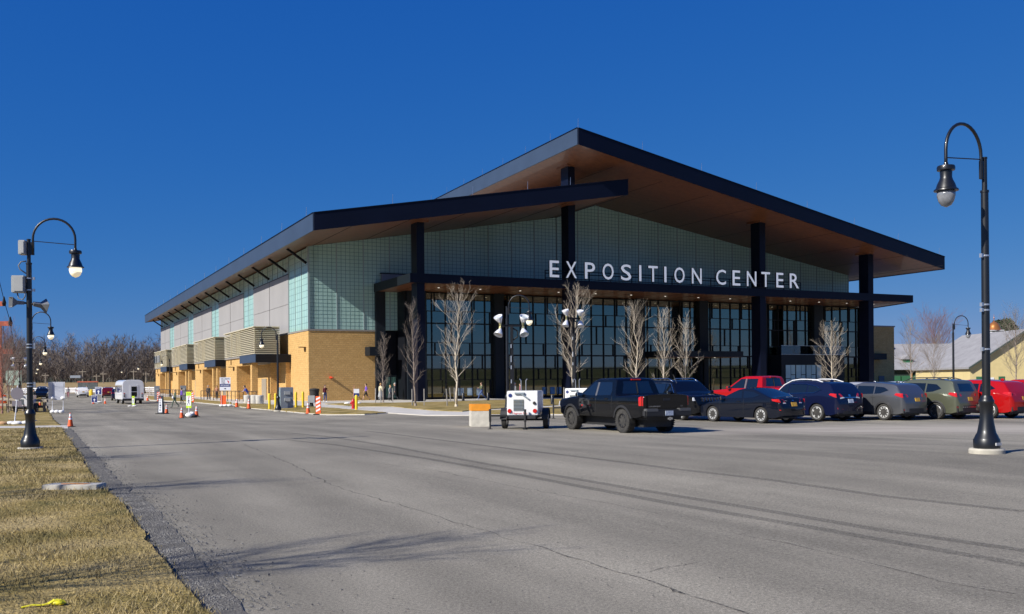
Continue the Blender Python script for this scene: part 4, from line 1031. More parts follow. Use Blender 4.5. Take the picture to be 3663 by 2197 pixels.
# white three-sided board seen from behind
wb = posts_sign('folded_board', G(207, 1479), R(8), 'tall white folded sign board on two posts seen from its blank back')
PALE = mat('board_back', (0.5, 0.52, 0.58), 0.5); 
MB().box(-.4, .4, .0, .03, 1.05, 2.45).build('board', PALE, wb)
MB().slab([(-.4, 0, 1.05), (-.62, -.22, 1.15), (-.62, -.22, 2.45), (-.4, 0, 2.45)], (.02, .02, 0)).build('wing', SWHITE, wb)
MB().slab([(.4, 0, 1.05), (.6, -.2, 1.15), (.6, -.2, 2.45), (.4, 0, 2.45)], (-.02, .02, 0)).build('wing', PALE, wb)
for x in (-.4, .4): MB().tube([(x, 0, 0), (x, 0, 1.1)], .022, 6).tube([(x, 0, .05), (x, 0, .5)], .045, 6).build('leg', SWHITE, wb); bag(wb, (x, -.03, 1.18), (.19, .12, .13), 40 + int(x * 10))
for k in range(3): bag(wb, (-.35 + .32 * k, -.08, .13), (.22, .18, .14), 50 + k)
# round sign on a leaning white post
rs = posts_sign('round_sign', G(55, 1522), R(10), 'round white sign on a leaning white post with sandbags at its foot')
MB().tube([(-.05, 0, 0), (.06, 0, 1.0), (.12, 0, 1.95)], .03, 8).build('post', SWHITE, rs)
MB().lathe([(.3, -.03), (.3, -.01)], 20, (.1, 0, 1.55), 'Y').build('disc', mat('sign_back_grey', (0.2, 0.18, 0.2), 0.5), rs); MB().box(-.15, .3, -.02, .0, .95, 1.2).build('plate', MATS['sign_back_grey'], rs)
for k in range(4): bag(rs, (-.55 + .33 * k, -.05 + .1 * (k % 2), .1), (.28, .2, .11), 60 + k, BAG if k else mat('sandbag_tan', (0.5, 0.3, 0.15), 0.9))
# striped barricade panels
def barricade(p, label, rz):
    r_ = empty('barricade_panel', p, rz, label, 'barricade', 'orange striped barricade panels')
    MB().box(-.28, .28, -.25, .25, 0, .06).build('base', RUB, r_, bevel=.01)
    MB().box(-.17, .17, -.03, .03, .06, 1.2).build('panel', ORANGE, r_, bevel=.008)
    for k in range(4): MB().slab([(-.14, -.036, .18 + k * .25), (.14, -.036, .32 + k * .25), (.14, -.036, .44 + k * .25), (-.14, -.036, .30 + k * .25)], (0, -.004, 0)).build('stripe', WHITE, r_)
    return r_
barricade(G(1139, 1484), 'orange and white striped barricade panel at the grass tip before the brick corner', R(-8)); barricade(G(567, 1437), 'orange striped barricade panel beside the grey ticket pillar, farther along the railing', R(5)); barricade(G(689, 1441), 'orange striped barricade panel where the railing ramp begins', R(-6))
for p, lb in (((562, 1432), 'grey ticket pillar beside the far railing'), ((656, 1434), 'grey ticket pillar behind the woman in the purple jacket')):
    o = empty('ticket_pillar', G(*p), R(20), lb, 'pillar', 'grey pillars on the lawn by the railing')
    MB().box(-.35, .35, -.25, .25, 0, 1.9).build('case', MATS['cabinet_steel'], o, bevel=.02)
    for z in (.7, 1.3): MB().box(-.15, .2, -.29, -.25, z, z + .25).build('meter_box', CAB, o)
# small posts / info stand near the hydrant, trash bin, concrete drums
tb_ = empty('trash_bin', G(1125, 1442), 0, 'black trash bin standing at the brick corner', 'bin')
MB().lathe([(.38, 0), (.44, 1.15), (.5, 1.2), (.5, 1.28)], 16).build('bin_body', RUB, tb_, True, 40); MB().lathe([(.48, 1.28), (.4, 1.36), (.1, 1.4)], 16).build('bin_lid', RUB, tb_, True, 40)
ub = empty('utility_box', G(1114, 1457), R(10), 'small white utility box on a dark stub beside the grass path', 'utility box')
MB().box(-.28, .28, -.2, .2, .35, .95).build('box_case', CAB, ub, bevel=.02); MB().lathe([(.2, 0), (.14, .36)], 10).build('stub', RUB, ub)
isg = empty('notice_stand', G(1275, 1447), R(5), 'small white and navy notice on a frame behind the hydrant', 'sign')
MB().box(-.25, .25, -.02, .02, .7, 1.35).build('board', SWHITE, isg); MB().box(-.24, .24, -.026, -.0201, .72, .98).build('band', BLUE, isg); MB().tube([(0, .03, 0), (0, .03, .8)], .03, 6).build('post', SWHITE, isg)
for k in range(3): bag(isg, (-.8 + .45 * k, .1, .1), (.3, .2, .11), 80 + k)
DRUM = mat('drum_concrete', (0.55, 0.53, 0.48), 0.85, var=0.12, vscale=4)
dm = MB().lathe([(.36, 0), (.38, .03), (.38, .85), (.35, .88)], 18).mesh('concrete_drum', DRUM, True, 35)
for p, lb in (((886, 1446), 'pale concrete drum under the man leaning at the rail end'), ((911, 1446), 'pale concrete drum in the middle of the three'), ((929, 1447), 'pale concrete drum nearest the yellow bollards')):
    tag(inst('concrete_drum', dm, G(*p)), lb, 'drum', 'concrete drums at the railing end')

# railings along the side lawn
RAIL = mat('railing_bronze', (0.05, 0.03, 0.02), 0.5)
def railing(a, b, n, label):
    A, B_ = G(*a), G(*b); r_ = empty('railing', A, 0, label, 'railing', 'bronze railings along the side walk'); D = B_ - A
    for z, t_ in ((1.15, .07), (.62, .04)): MB().bar((0, 0, z), (D.x, D.y, D.z + z), t_).build('rail', RAIL, r_)
    pm = MB().box(-.035, .035, -.035, .035, -.15, 1.15).mesh('post', RAIL); bm_ = MB().box(-.03, .03, -.03, .03, -.1, 1.12).mesh('baluster', RAIL)
    for k in range(n + 1): inst('post' if k % 4 == 0 else 'baluster', pm if k % 4 == 0 else bm_, D * (k / n), r_)
railing((719, 1431), (917, 1441), 15, 'dark bronze railing before the big brick bay with people leaning on it')
railing((500, 1412), (690, 1429), 32, 'long dark bronze railing running toward the far end of the hall')
# ================================================================== BARE TREES
BARKP = mat('pale_bark', (0.48, 0.41, 0.31), 0.85, vscale=6, col2=(0.68, 0.6, 0.47), spec=0.2)
BARKD = mat('grey_bark', (0.2, 0.16, 0.13), 0.85, vscale=6, col2=(0.32, 0.27, 0.22), spec=0.2)
TWIG = mat('tan_twig', (0.4, 0.34, 0.26), 0.85, vscale=1.5, col2=(0.62, 0.54, 0.43), spec=0.2)
BARKR = mat('reddish_twig', (0.2, 0.1, 0.08), 0.85, vscale=3, col2=(0.33, 0.19, 0.15), spec=0.1)
def tree_mesh(seed, H, spread, nb=34, low=0.2, up=0.75, twig=1.0, r0=None, bend=0.0, shape='oval'):
    rnd = random.Random(seed); r0 = r0 or H * 0.0115
    tr, cr = MB(), MB()
    tp = []; x = y = 0
    for k in range(9):
        t = k / 8; tp.append(Vector((x, y, H * t))); x += rnd.gauss(0, .012 * H) * (.3 + t) + bend * .02 * H; y += rnd.gauss(0, .012 * H) * (.3 + t)
    tr.tube(tp, [r0 * (1 - .93 * (k / 8) ** .8) for k in range(9)], 7)
    tr.lathe([(r0 * 1.7, -.15), (r0 * 1.35, .05), (r0 * 1.0, .3)], 7)
    def on(t):
        f = t * 8; i = min(int(f), 7); return tp[i].lerp(tp[i + 1], f - i)
    def grow(p, d, L, r, lev):
        n = 4 if lev < 2 else 2; pts = [p]; q = p.copy(); dd = d.copy()
        for k in range(n):
            dd = (dd + Vector((rnd.gauss(0, .13), rnd.gauss(0, .13), rnd.gauss(.10, .09) * (up if lev < 2 else .4)))).normalized(); q = q + dd * (L / n); pts.append(q.copy())
        cr.tube(pts, [r * (1 - .8 * k / n) for k in range(n + 1)], 5 if lev == 0 else 3, cap=False)
        if lev >= 2: return
        kids = int((7 if lev == 0 else 4) * twig * (0.7 + .6 * rnd.random())) + (2 if lev == 0 else 1)
        for j in range(kids):
            t = .18 + .8 * (j + rnd.random() * .7) / kids; f = min(t, .99) * n; i = int(f); b = pts[i].lerp(pts[i + 1], f - i)
            ax = (pts[i + 1] - pts[i]).normalized(); s_ = ax.cross(Vector((rnd.gauss(0, 1), rnd.gauss(0, 1), rnd.gauss(0, 1)))).normalized()
            nd = (ax * .8 + s_ * .62 + Vector((0, 0, .22))).normalized()
            grow(b, nd, L * (.5 - .2 * t) * (.8 + .5 * rnd.random()), max(r * .5, .005 if lev else .007), lev + 1)
    for j in range(nb):
        t = low + (.97 - low) * (j / nb) ** 1.0; a = j * 2.4 + rnd.uniform(-.5, .5)
        prof = (math.sin(math.pi * min(1, (1 - (t - low) / (1 - low)) ** .85 * .62 + .1)) if shape == 'oval' else (1 - (t - low) / (1 - low)) ** .7 + .1)
        L = spread * max(.12, prof) * rnd.uniform(.7, 1.2)
        el = rnd.uniform(.55, .95) + .35 * t
        d = Vector((math.cos(a) * math.cos(el), math.sin(a) * math.cos(el), math.sin(el)))
        grow(on(t), d, L, max(.009, r0 * .31 * (1 - .6 * t)), 0)
    return tr, cr
def bare_tree(p, seed, H, spread, label, m_=None, group=None, name='bare_tree', **kw):
    r_ = empty(name, p, random.uniform(0, 6), label, 'tree', group); t, c = tree_mesh(seed, H, spread, **kw); m_ = m_ or BARKP
    t.build('trunk', m_, r_, True); c.build('crown', TWIG if m_ is BARKP else m_, r_, True); return r_
def htree(base, top_py):
    P = G(*base); return P, zat(base[0], top_py, P.y) - P.z
STAKE = mat('grey_stake', (0.3, 0.28, 0.25), 0.85, var=0.15, vscale=8)
stk = MB().box(-.035, .035, -.035, .035, -.2, 1.05).mesh('tree_stake', STAKE)
gY = 'young bare trees planted before the hall'
yt = [((1371, 1441), 1195, 2.0, 'slim bare young tree at the brick edge with people behind it', BARKD, 11), ((1486, 1457), 1075, 2.4, 'dark upright bare young tree before the black corner column', BARKD, 22),
      ((1632, 1459), 1030, 3.5, 'tall pale bare tree with stakes, left of the striding man', BARKP, 35), ((2053, 1453), 1018, 3.3, 'tall pale bare tree rising behind the pickup truck nose', BARKP, 41),
      ((2274, 1450), 1075, 2.9, 'pale bare tree rising behind the pickup truck cab', BARKP, 53), ((2373, 1447), 1105, 2.7, 'pale bare tree behind the black SUV windshield', BARKP, 61),
      ((2452, 1445), 1140, 2.5, 'pale bare tree right beside the entrance canopy', BARKP, 72), ((2978, 1432), 1165, 3.0, 'broad pale bare tree before the glass-railed terrace', BARKP, 83)]
for b, ty, spd, lb, m_, sd_ in yt:
    P, H = htree(b, ty); bare_tree(P, sd_, H * .95, spd * .72, lb, m_, gY, nb=24, twig=.8)
for p, lb in (((1343, 1443), 'grey wooden stake on the brick side of the slim tree at the brick edge'), ((1362, 1443), 'grey wooden stake hard against the slim tree at the brick edge'), ((1405, 1443), 'grey wooden stake on the door side of the slim tree at the brick edge'),
              ((1475, 1455), 'grey wooden stake left of the dark upright tree'), ((1517, 1455), 'grey wooden stake right of the dark upright tree'),
              ((1600, 1456), 'grey wooden stake left of the tall staked tree'), ((1612, 1441), 'grey wooden stake behind the tall staked tree'), ((1626, 1441), 'grey wooden stake touching the tall staked tree trunk'), ((2017, 1447), 'grey wooden stake by the pickup nose tree')):
    P = G(*p); tag(inst('tree_stake', stk, P, rot=(random.uniform(-.04, .04), random.uniform(-.05, .05), random.random()), scale=(1, 1, 1.3)), lb, 'stake', 'stakes holding the young trees')
# trees beside the barn on the right
for px_, ty, Y, spd, lb in ((3255, 1155, 120, 2.6, 'thin bare tree standing in front of the barn dormer'), (3340, 1225, 118, 3.4, 'wide bare tree before the grey barn roof'), (3636, 1140, 105, 3.6, 'bare tree before the yellow gable wall')):
    P = at(px_, Y); bare_tree(P, int(px_), zat(px_, ty, Y) - P.z, spd, lb, BARKD, 'bare trees before the barn', nb=30)
P = at(3340, 285); bare_tree(P, 5, zat(3340, 1172, 285) - P.z, 10, 'big reddish bare tree crown rising behind the barn roof', BARKR, None, nb=46, low=.3, r0=.3)
# trees on the left lawn that throw their shadows over the road (they stand outside the picture)
for p, sd_, H in (((-9.0, 4.6), 3, 6.4), ((-12.2, 12.2), 4, 5.4), ((-15.6, 19.2), 6, 5.0)):
    bare_tree((p[0], p[1], .03), sd_, H, 2.1, {3: 'bare lawn tree closest to the lane end of the grass', 4: 'bare lawn tree level with the concrete slab', 6: 'bare lawn tree next before the lamp with loudspeakers'}[sd_], BARKD, 'bare trees on the lawn left of the road', nb=26, low=.28, twig=.9, r0=.085)
# young trees behind the split-rail fence on the left edge
for px_, by, ty, lb in ((30, 1478, 1225, 'young bare tree left of the split-rail fence post'), (48, 1470, 1262, 'young bare tree behind the middle of the split-rail fence'), (8, 1482, 1200, 'young reddish bare tree at the end of the split-rail fence')):
    P, H = htree((px_, by), ty); bare_tree(P, 90 + px_, H, 2.8, lb, BARKR if px_ < 20 else BARKD, 'young trees behind the split-rail fence', nb=30)

# ================================================================== FAR WOOD (one mass)
def wood(name, cx0, cx1, y0, y1, n, hmin, hmax, seed, label, material):
    r = np.random.default_rng(seed); V = []; F = []
    def tri(p, q, wd):
        d = q - p; s_ = np.cross(d, r.normal(0, 1, 3)); s_ /= (np.linalg.norm(s_) + 1e-9); i = len(V)
        V.extend([p - s_ * wd, p + s_ * wd, q]); F.append((i, i + 1, i + 2))
    for _ in range(n):
        y = r.uniform(y0, y1); x = cx0(y) + (cx1(y) - cx0(y)) * r.random(); H = r.uniform(hmin, hmax); b = np.array([x, y, float(land(x, y)) - .3])
        top = b + np.array([r.normal(0, .5), r.normal(0, .5), H])
        tri(b, top, H * .009); tri(b, top, H * .009)
        for k in range(34):
            t = r.uniform(.06, .98); p = b + (top - b) * t; a = r.uniform(0, 6.28); L = H * .3 * (1.15 - t) * r.uniform(.6, 1.3) + .6
            q = p + np.array([math.cos(a) * L * .75, math.sin(a) * L * .75, L * .8]); tri(p, q, .06)
            for j in range(6):
                s_ = r.uniform(.25, 1); pp = p + (q - p) * s_; tri(pp, pp + r.normal(0, .55, 3) + np.array([0, 0, .75]), .045)
    me = bpy.data.meshes.new(name); me.from_pydata([tuple(v) for v in V], [], F); me.materials.append(material)
    return tag(link(bpy.data.objects.new(name, me)), label, 'wood', kind='stuff')
WOODM = mat('winter_wood', (0.12, 0.1, 0.086), 0.95, vscale=0.05, col2=(0.2, 0.168, 0.146), spec=0.05)
wood('far_wood', lambda y: -0.66 * y, lambda y: -0.28 * y, 270, 350, 640, 6.5, 14.2, 3, 'leafless brown wood on the bank beyond the white fence', WOODM)
wood('far_wood', lambda y: 0.36 * y, lambda y: 0.62 * y, 300, 360, 60, 6, 10, 4, 'low leafless tree line far behind the barn', WOODM)
# evergreen beside the cupola
ev = empty('evergreen_tree', at(3590, 262), 0, 'dark green evergreen tree beside the copper cupola', 'tree')
def evergreen(root, H, rad, seed):
    r = np.random.default_rng(seed); V = []; F = []
    for _ in range(4200):
        t = r.random() ** .8; a = r.uniform(0, 6.28); rr = rad * (math.sin(math.pi * (.1 + .85 * (1 - t)) ** 1.0) * .9 + .1) * r.uniform(.55, 1.08)
        c = np.array([rr * math.cos(a), rr * math.sin(a), H * (.12 + .88 * t)]); s_ = r.uniform(.2, .5); i = len(V)
        for _k in range(3): V.append(tuple(c + r.normal(0, s_, 3)))
        F.append((i, i + 1, i + 2))
    me = bpy.data.meshes.new('crown'); me.from_pydata(V, [], F); me.materials.append(mat('evergreen', (0.02, 0.035, 0.014), 0.9, vscale=1, col2=(0.05, 0.075, 0.03)))
    link(bpy.data.objects.new('crown', me), root); MB().tube([(0, 0, 0), (0, 0, H * .9)], [.3, .05], 7).build('trunk', BARKD, root)
evergreen(ev, zat(3590, 1146, 262) - ev.location.z, 4.8, 8)

# ================================================================== FAR LEFT THINGS
# white board fence
fe = empty('white_fence', at(130, 212), 0, 'long white board fence at the foot of the far bank', 'fence')
WF = mat('fence_white', (0.75, 0.75, 0.76), 0.5)
a_, b_ = at(40, 214) , at(560, 208); D = b_ - a_; fe.location = a_
for z in (.35, .72, 1.09): MB().bar((0, 0, z), (D.x, D.y, D.z + z), .05, .26).build('board', WF, fe)
pm = MB().box(-.08, .08, -.08, .08, -.3, 1.35).mesh('post', WF)
for k in range(21): inst('post', pm, D * (k / 20), fe)
# split-rail fence
WOODG = mat('weathered_wood', (0.2, 0.165, 0.13), 0.9, vscale=5, col2=(0.3, 0.26, 0.2), fine=.2)
A, B_ = G(-30, 1470), G(160, 1476); r_ = empty('split_rail_fence', A, 0, 'weathered split-rail wooden fence crossing the lawn beyond the lamp', 'fence'); D = B_ - A
for z in (.95, .45): MB().bar((-.2, 0, z + .14), (D.x * 1.05, D.y * 1.05, D.z + z), .14, .2).build('rail', WOODG, r_)
pm = MB().box(-.1, .1, -.1, .1, -.2, 1.05).mesh('post', WOODG)
for k in (0, .36, .62, 1.0): inst('post', pm, D * k, r_)
# red pole with cross-arms and wires
RP = mat('red_oxide', (0.33, 0.06, 0.025), 0.7, vscale=2, col2=(0.45, 0.1, 0.05)); Y = 92.0
P = at(2, Y); rp = empty('red_frame', P, 0, 'rust-red steel pole with stepped cross-arms and wires at the lawn edge', 'pole')
zz = lambda py: zat(2, py, Y) - P.z
xx = lambda px_: (ray(px_, 1300)[0] - ray(2, 1300)[0]) * Y
MB().box(-.12, .12, -.12, .12, -.2, zz(1150)).build('mast', RP, rp)
for x0_, x1_, py in ((-30, 38, 1158), (-40, 52, 1258), (-30, 18, 1087)): MB().box(xx(x0_), xx(x1_), -.1, .1, zz(py) - .22, zz(py) + .22).build('cross_arm', RP, rp)
MB().box(xx(-38), xx(-34), -.12, .12, 0, zz(1060)).build('mast', RP, rp)
MB().tube([(xx(-10), 0, zz(960)), (xx(17), 0, zz(1075)), (xx(38), 0, zz(1150)), (xx(52), 0, zz(1255))], .03, 4).build('wire', BLACK, rp)
MB().tube([(xx(12), 0, zz(1160)), (xx(22), 0, zz(1258))], .03, 4).build('wire', BLACK, rp)
for px_, py in ((17, 1080), (39, 1152), (52, 1250)): MB().lathe([(.14, 0), (.2, .3), (.12, .6), (.05, .9)], 8, (xx(px_), 0, zz(py) - .4)).build('insulator', BLACK, rp)
# pale green board far left
gb = empty('green_board', at(48, 120), 0, 'pale green blank board seen through the twigs at the lawn edge', 'board'); zz2 = lambda py: zat(48, py, 120) - gb.location.z
MB().box((ray(22, 1350)[0] - ray(48, 1350)[0]) * 120, (ray(77, 1350)[0] - ray(48, 1350)[0]) * 120, -.08, .08, zz2(1378), zz2(1326)).build('panel', mat('mint_panel', (0.36, 0.48, 0.4), 0.6, var=.08, vscale=1), gb)
for x in (-.7, .8): MB().box(x - .08, x + .08, .1, .25, -.2, zz2(1378) + .3).build('leg', WOODG, gb)
# dark scoreboard and yellow posts by the fence
sb = empty('scoreboard', at(314, 200), 0, 'dark rectangular scoreboard on posts before the far fence', 'board'); zz3 = lambda py: zat(314, py, 200) - sb.location.z
MB().box(-2.0, 2.0, -.15, .15, zz3(1393), zz3(1368)).build('panel', mat('scoreboard_dark', (0.04, 0.05, 0.05), 0.5, vscale=2, col2=(0.1, 0.11, 0.11)), sb)
for x in (-1.7, 1.7): MB().box(x - .12, x + .12, -.1, .1, -.3, zz3(1390)).build('post', BLACK, sb)
MB().box(-2.1, 2.1, -.18, .18, zz3(1368), zz3(1364)).build('roof', RP, sb)
for px_, by, ty, lb in ((163, 1374, 1335, 'thin grey utility pole on the bank nearest the lawn lamps'), (296, 1374, 1322, 'thin grey utility pole with a transformer above the scoreboard'), (346, 1368, 1338, 'thin pale pole on the bank right of the scoreboard'), (370, 1372, 1330, 'wooden utility pole on the bank above the EXIT board'), (479, 1360, 1322, 'wooden utility pole above the shuttle bus'), (523, 1360, 1330, 'wooden utility pole beside the hall end')):
    Y = 262.0; x = ray(px_, Y0)[0] * Y; z = float(land(x, Y)); o = empty('utility_pole', (x, Y, z), 0, lb, 'pole', 'utility poles on the bank')
    MB().tube([(0, 0, -.3), (0, 0, zat(px_, ty, Y) - z)], [.2, .13], 7).build('pole', WOODG, o); MB().box(-.9, .9, -.06, .06, zat(px_, ty, Y) - z - .7, zat(px_, ty, Y) - z - .5).build('cross_arm', WOODG, o)
    if px_ == 296: MB().box(-3.2, -.4, -.5, .5, zat(px_, 1352, Y) - z, zat(px_, 1343, Y) - z).build('transformer', MATS['cabinet_steel'], o)
ybm = MB().lathe([(.22, -.2), (.22, 1.1), (.18, 1.2)], 10).mesh('bollard', YEL, True, 40)
for px_, lb in ((323, 'fat yellow bollard before the far fence, beside the scoreboard leg'), (327, 'fat yellow bollard before the far fence, next to its twin by the EXIT board'), (392, 'fat yellow bollard behind the dark blue SUV')): tag(inst('bollard', ybm, at(px_, 170), scale=(1, 1, .9)), lb, 'bollard', 'yellow bollards by the far fence')

# ================================================================== BARN ON THE RIGHT
YB = 225.0
def bx_(px_): return ray(px_, 1350)[0] * YB
barn = empty('barn', (bx_(3400), YB, float(gz(bx_(3400), YB))), 0, 'long low barn with grey shingle roof, green wall and small dormer', 'building')
o_ = barn.location
SHIN = mat('grey_shingle', (0.24, 0.235, 0.24), 0.85, vscale=0.6, col2=(0.3, 0.295, 0.3), fine=.12, fscale=6); GRN = mat('barn_green', (0.03, 0.13, 0.06), 0.6); YELW = mat('cream_siding', (0.62, 0.5, 0.24), 0.7, var=.05, vscale=1)
ze, zr = zat(3400, 1320, YB) - o_.z, zat(3400, 1229, YB + 9) - o_.z
xl, xr = bx_(3120) - o_.x, bx_(3500) - o_.x
MB().box(xl, xr, .6, 18, -.3, ze).build('wall', mat('barn_dark', (0.02, 0.04, 0.03), 0.7), barn)
for k in range(9): MB().box(xl + 2.3 * k + .1, xl + 2.3 * k + 2.1, .3, .6, -.3, ze - 1.5).build('green_door', GRN, barn); MB().box(xl + 2.3 * k + 2.1, xl + 2.3 * k + 2.45, .2, .6, -.3, ze - .2).build('post', mat('tan_post', (0.62, 0.36, 0.14), 0.7), barn) if k % 3 == 0 else None
rf = MB().add([(xl - .3, -.4, ze - .1), (xr + 9, -.4, ze - .1), (xr + 9, 9.2, zr), (xl - .3, 9.2, zr), (xl - .3, 18.8, ze - .1), (xr + 9, 18.8, ze - .1)], [(0, 1, 2, 3), (3, 2, 5, 4), (0, 3, 4), (1, 5, 2), (0, 4, 5, 1)]).build('roof', SHIN, barn)
dx = bx_(3262) - o_.x
dmr = MB().add([(dx - 1.0, 2.2, ze + 1.3), (dx + 1.0, 2.2, ze + 1.3), (dx + 1.0, 2.2, ze + 2.6), (dx, 2.2, ze + 3.3), (dx - 1.0, 2.2, ze + 2.6), (dx - 1.0, 6.5, ze + 1.3), (dx + 1.0, 6.5, ze + 1.3), (dx + 1.0, 6.5, ze + 2.6), (dx, 6.5, ze + 3.3), (dx - 1.0, 6.5, ze + 2.6)],
               [(0, 1, 2, 3, 4), (9, 8, 7, 6, 5), (0, 5, 6, 1), (1, 6, 7, 2), (0, 4, 9, 5)]).build('dormer', GRN, rf)
MB().add([(dx - 1.35, 1.9, ze + 2.35), (dx, 1.9, ze + 3.4), (dx + 1.35, 1.9, ze + 2.35), (dx - 1.35, 7, ze + 2.45), (dx, 7, ze + 3.5), (dx + 1.35, 7, ze + 2.45)], [(0, 1, 4, 3), (1, 2, 5, 4), (0, 3, 5, 2), (0, 2, 1), (3, 4, 5)]).build('dormer_roof', SHIN, dmr)
MB().box(bx_(3190) - o_.x, bx_(3222) - o_.x, 6, 9, zr - 1.0, zr + .5).build('vent_hood', mat('vent_grey', (0.35, 0.34, 0.33), 0.6), rf)
# cupola
YC = 229.0; cpx = 3557
cp = empty('cupola', (ray(cpx, 1300)[0] * YC, YC, zat(cpx, 1226, YC) - .6), 0, 'white louvred cupola with a copper dome and finial on the barn ridge', 'cupola')
cz = cp.location.z; s_ = 1.35
MB().box(-s_, s_, -s_, s_, -2.4, zat(cpx, 1188, YC) - cz).build('base', WF, cp)
zb0, zb1 = zat(cpx, 1213, YC) - cz, zat(cpx, 1184, YC) - cz
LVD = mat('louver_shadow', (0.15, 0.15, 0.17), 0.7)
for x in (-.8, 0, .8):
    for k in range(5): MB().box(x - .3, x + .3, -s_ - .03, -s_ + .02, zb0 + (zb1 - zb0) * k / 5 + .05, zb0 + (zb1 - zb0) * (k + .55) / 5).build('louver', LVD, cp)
MB().box(-s_ - .25, s_ + .25, -s_ - .25, s_ + .25, zb1, zb1 + .15).build('cornice', WF, cp)
hd_ = zat(cpx, 1150, YC) - cz - zb1 - .15
MB().lathe([(1.8, 0), (1.5, hd_ * .15), (1.3, hd_ * .45), (1.0, hd_ * .72), (.45, hd_ * .92), (.1, hd_), (.06, hd_ + .6), (.14, hd_ + .8), (.05, hd_ + 1.0), (.02, hd_ + 1.7)], 12, (0, 0, zb1 + .15)).build('dome', mat('copper', (0.5, 0.2, 0.06), 0.35, 0.6), cp, True, 40)
# cream gabled building, its gable end toward us
YG = 186.0
gx0, gx1 = ray(3470, 1350)[0] * YG, ray(3860, 1350)[0] * YG
gbk = empty('gabled_building', ((gx0 + gx1) / 2, YG, float(gz((gx0 + gx1) / 2, YG))), 0, 'cream gabled building with dark eaves and green doors at the lot edge', 'building')
o_ = gbk.location; hw = (gx1 - gx0) / 2; zE = zat(3470, 1312, YG) - o_.z; zP = zat(3663, 1185, YG) - o_.z
MB().slab([(-hw, 0, -.4), (hw, 0, -.4), (hw, 0, zE), (0, 0, zP), (-hw, 0, zE)], (0, 25, 0)).build('wall', YELW, gbk)
dk = mat('dark_eave', (0.05, 0.07, 0.06), 0.6)
for sgn in (-1, 1): MB().slab([(sgn * (hw + .6), -.8, zE - .45), (0, -.8, zP + .02), (0, -.8, zP + .4), (sgn * (hw + .6), -.8, zE - .07)], (0, 26.4, 0)).build('roof', SHIN if sgn > 0 else SHIN, gbk)
for sgn in (-1, 1): MB().slab([(sgn * (hw + .6), -.86, zE - .5), (0, -.86, zP - .02), (0, -.86, zP + .3), (sgn * (hw + .6), -.86, zE - .17)], (0, .06, 0)).build('barge_board', dk, gbk)
for px_ in (3503, 3583): x = ray(px_, 1350)[0] * YG - o_.x; MB().box(x - .6, x + .6, -.06, 0, -.2, 1.95).build('door', GRN, gbk)
x = ray(3547, 1350)[0] * YG - o_.x; MB().box(x - .42, x + .42, -.09, -.0, .5, 1.75).build('notice', SWHITE, gbk); MB().box(x - .36, x + .36, -.1, -.09, .9, 1.4).build('notice_band', BLUE, gbk)
# ================================================================== VEHICLES
TYRE = mat('tyre_rubber', (0.022, 0.021, 0.02), 0.85, vscale=12, col2=(0.05, 0.047, 0.042)); GLASSD = mat('car_glass', (0.006, 0.008, 0.009), 0.03, coat=1.0, spec=0.9)
PLASTIC = mat('black_plastic', (0.018, 0.018, 0.019), 0.6, var=.15, vscale=6); CHROME = mat('chrome', (0.75, 0.76, 0.78), 0.12, 1.0); RIMS = mat('alloy', (0.6, 0.6, 0.58), 0.3, 0.35, coat=.4); RIMD = mat('dark_alloy', (0.012, 0.012, 0.014), 0.35, 0.2)
TAIL = mat('tail_red', (0.5, 0.012, 0.01), 0.12, coat=1.0); LENS = mat('clear_lens', (0.62, 0.63, 0.64), 0.1, coat=1.0); AMBER = mat('amber_lens', (0.7, 0.2, 0.03), 0.2, coat=1.0)
PLATEY = mat('plate_gold', (0.62, 0.36, 0.04), 0.5, vscale=14, col2=(0.35, 0.2, 0.03)); PLATEW = mat('plate_pale', (0.55, 0.6, 0.66), 0.5, vscale=14, col2=(0.25, 0.3, 0.42))
def paint(name, c, metal=0.0, rough=0.35): return mat(name, c, 0.3 if metal else 0.6, metal, coat=1.0, spec=0.04 if not metal else 0.5)

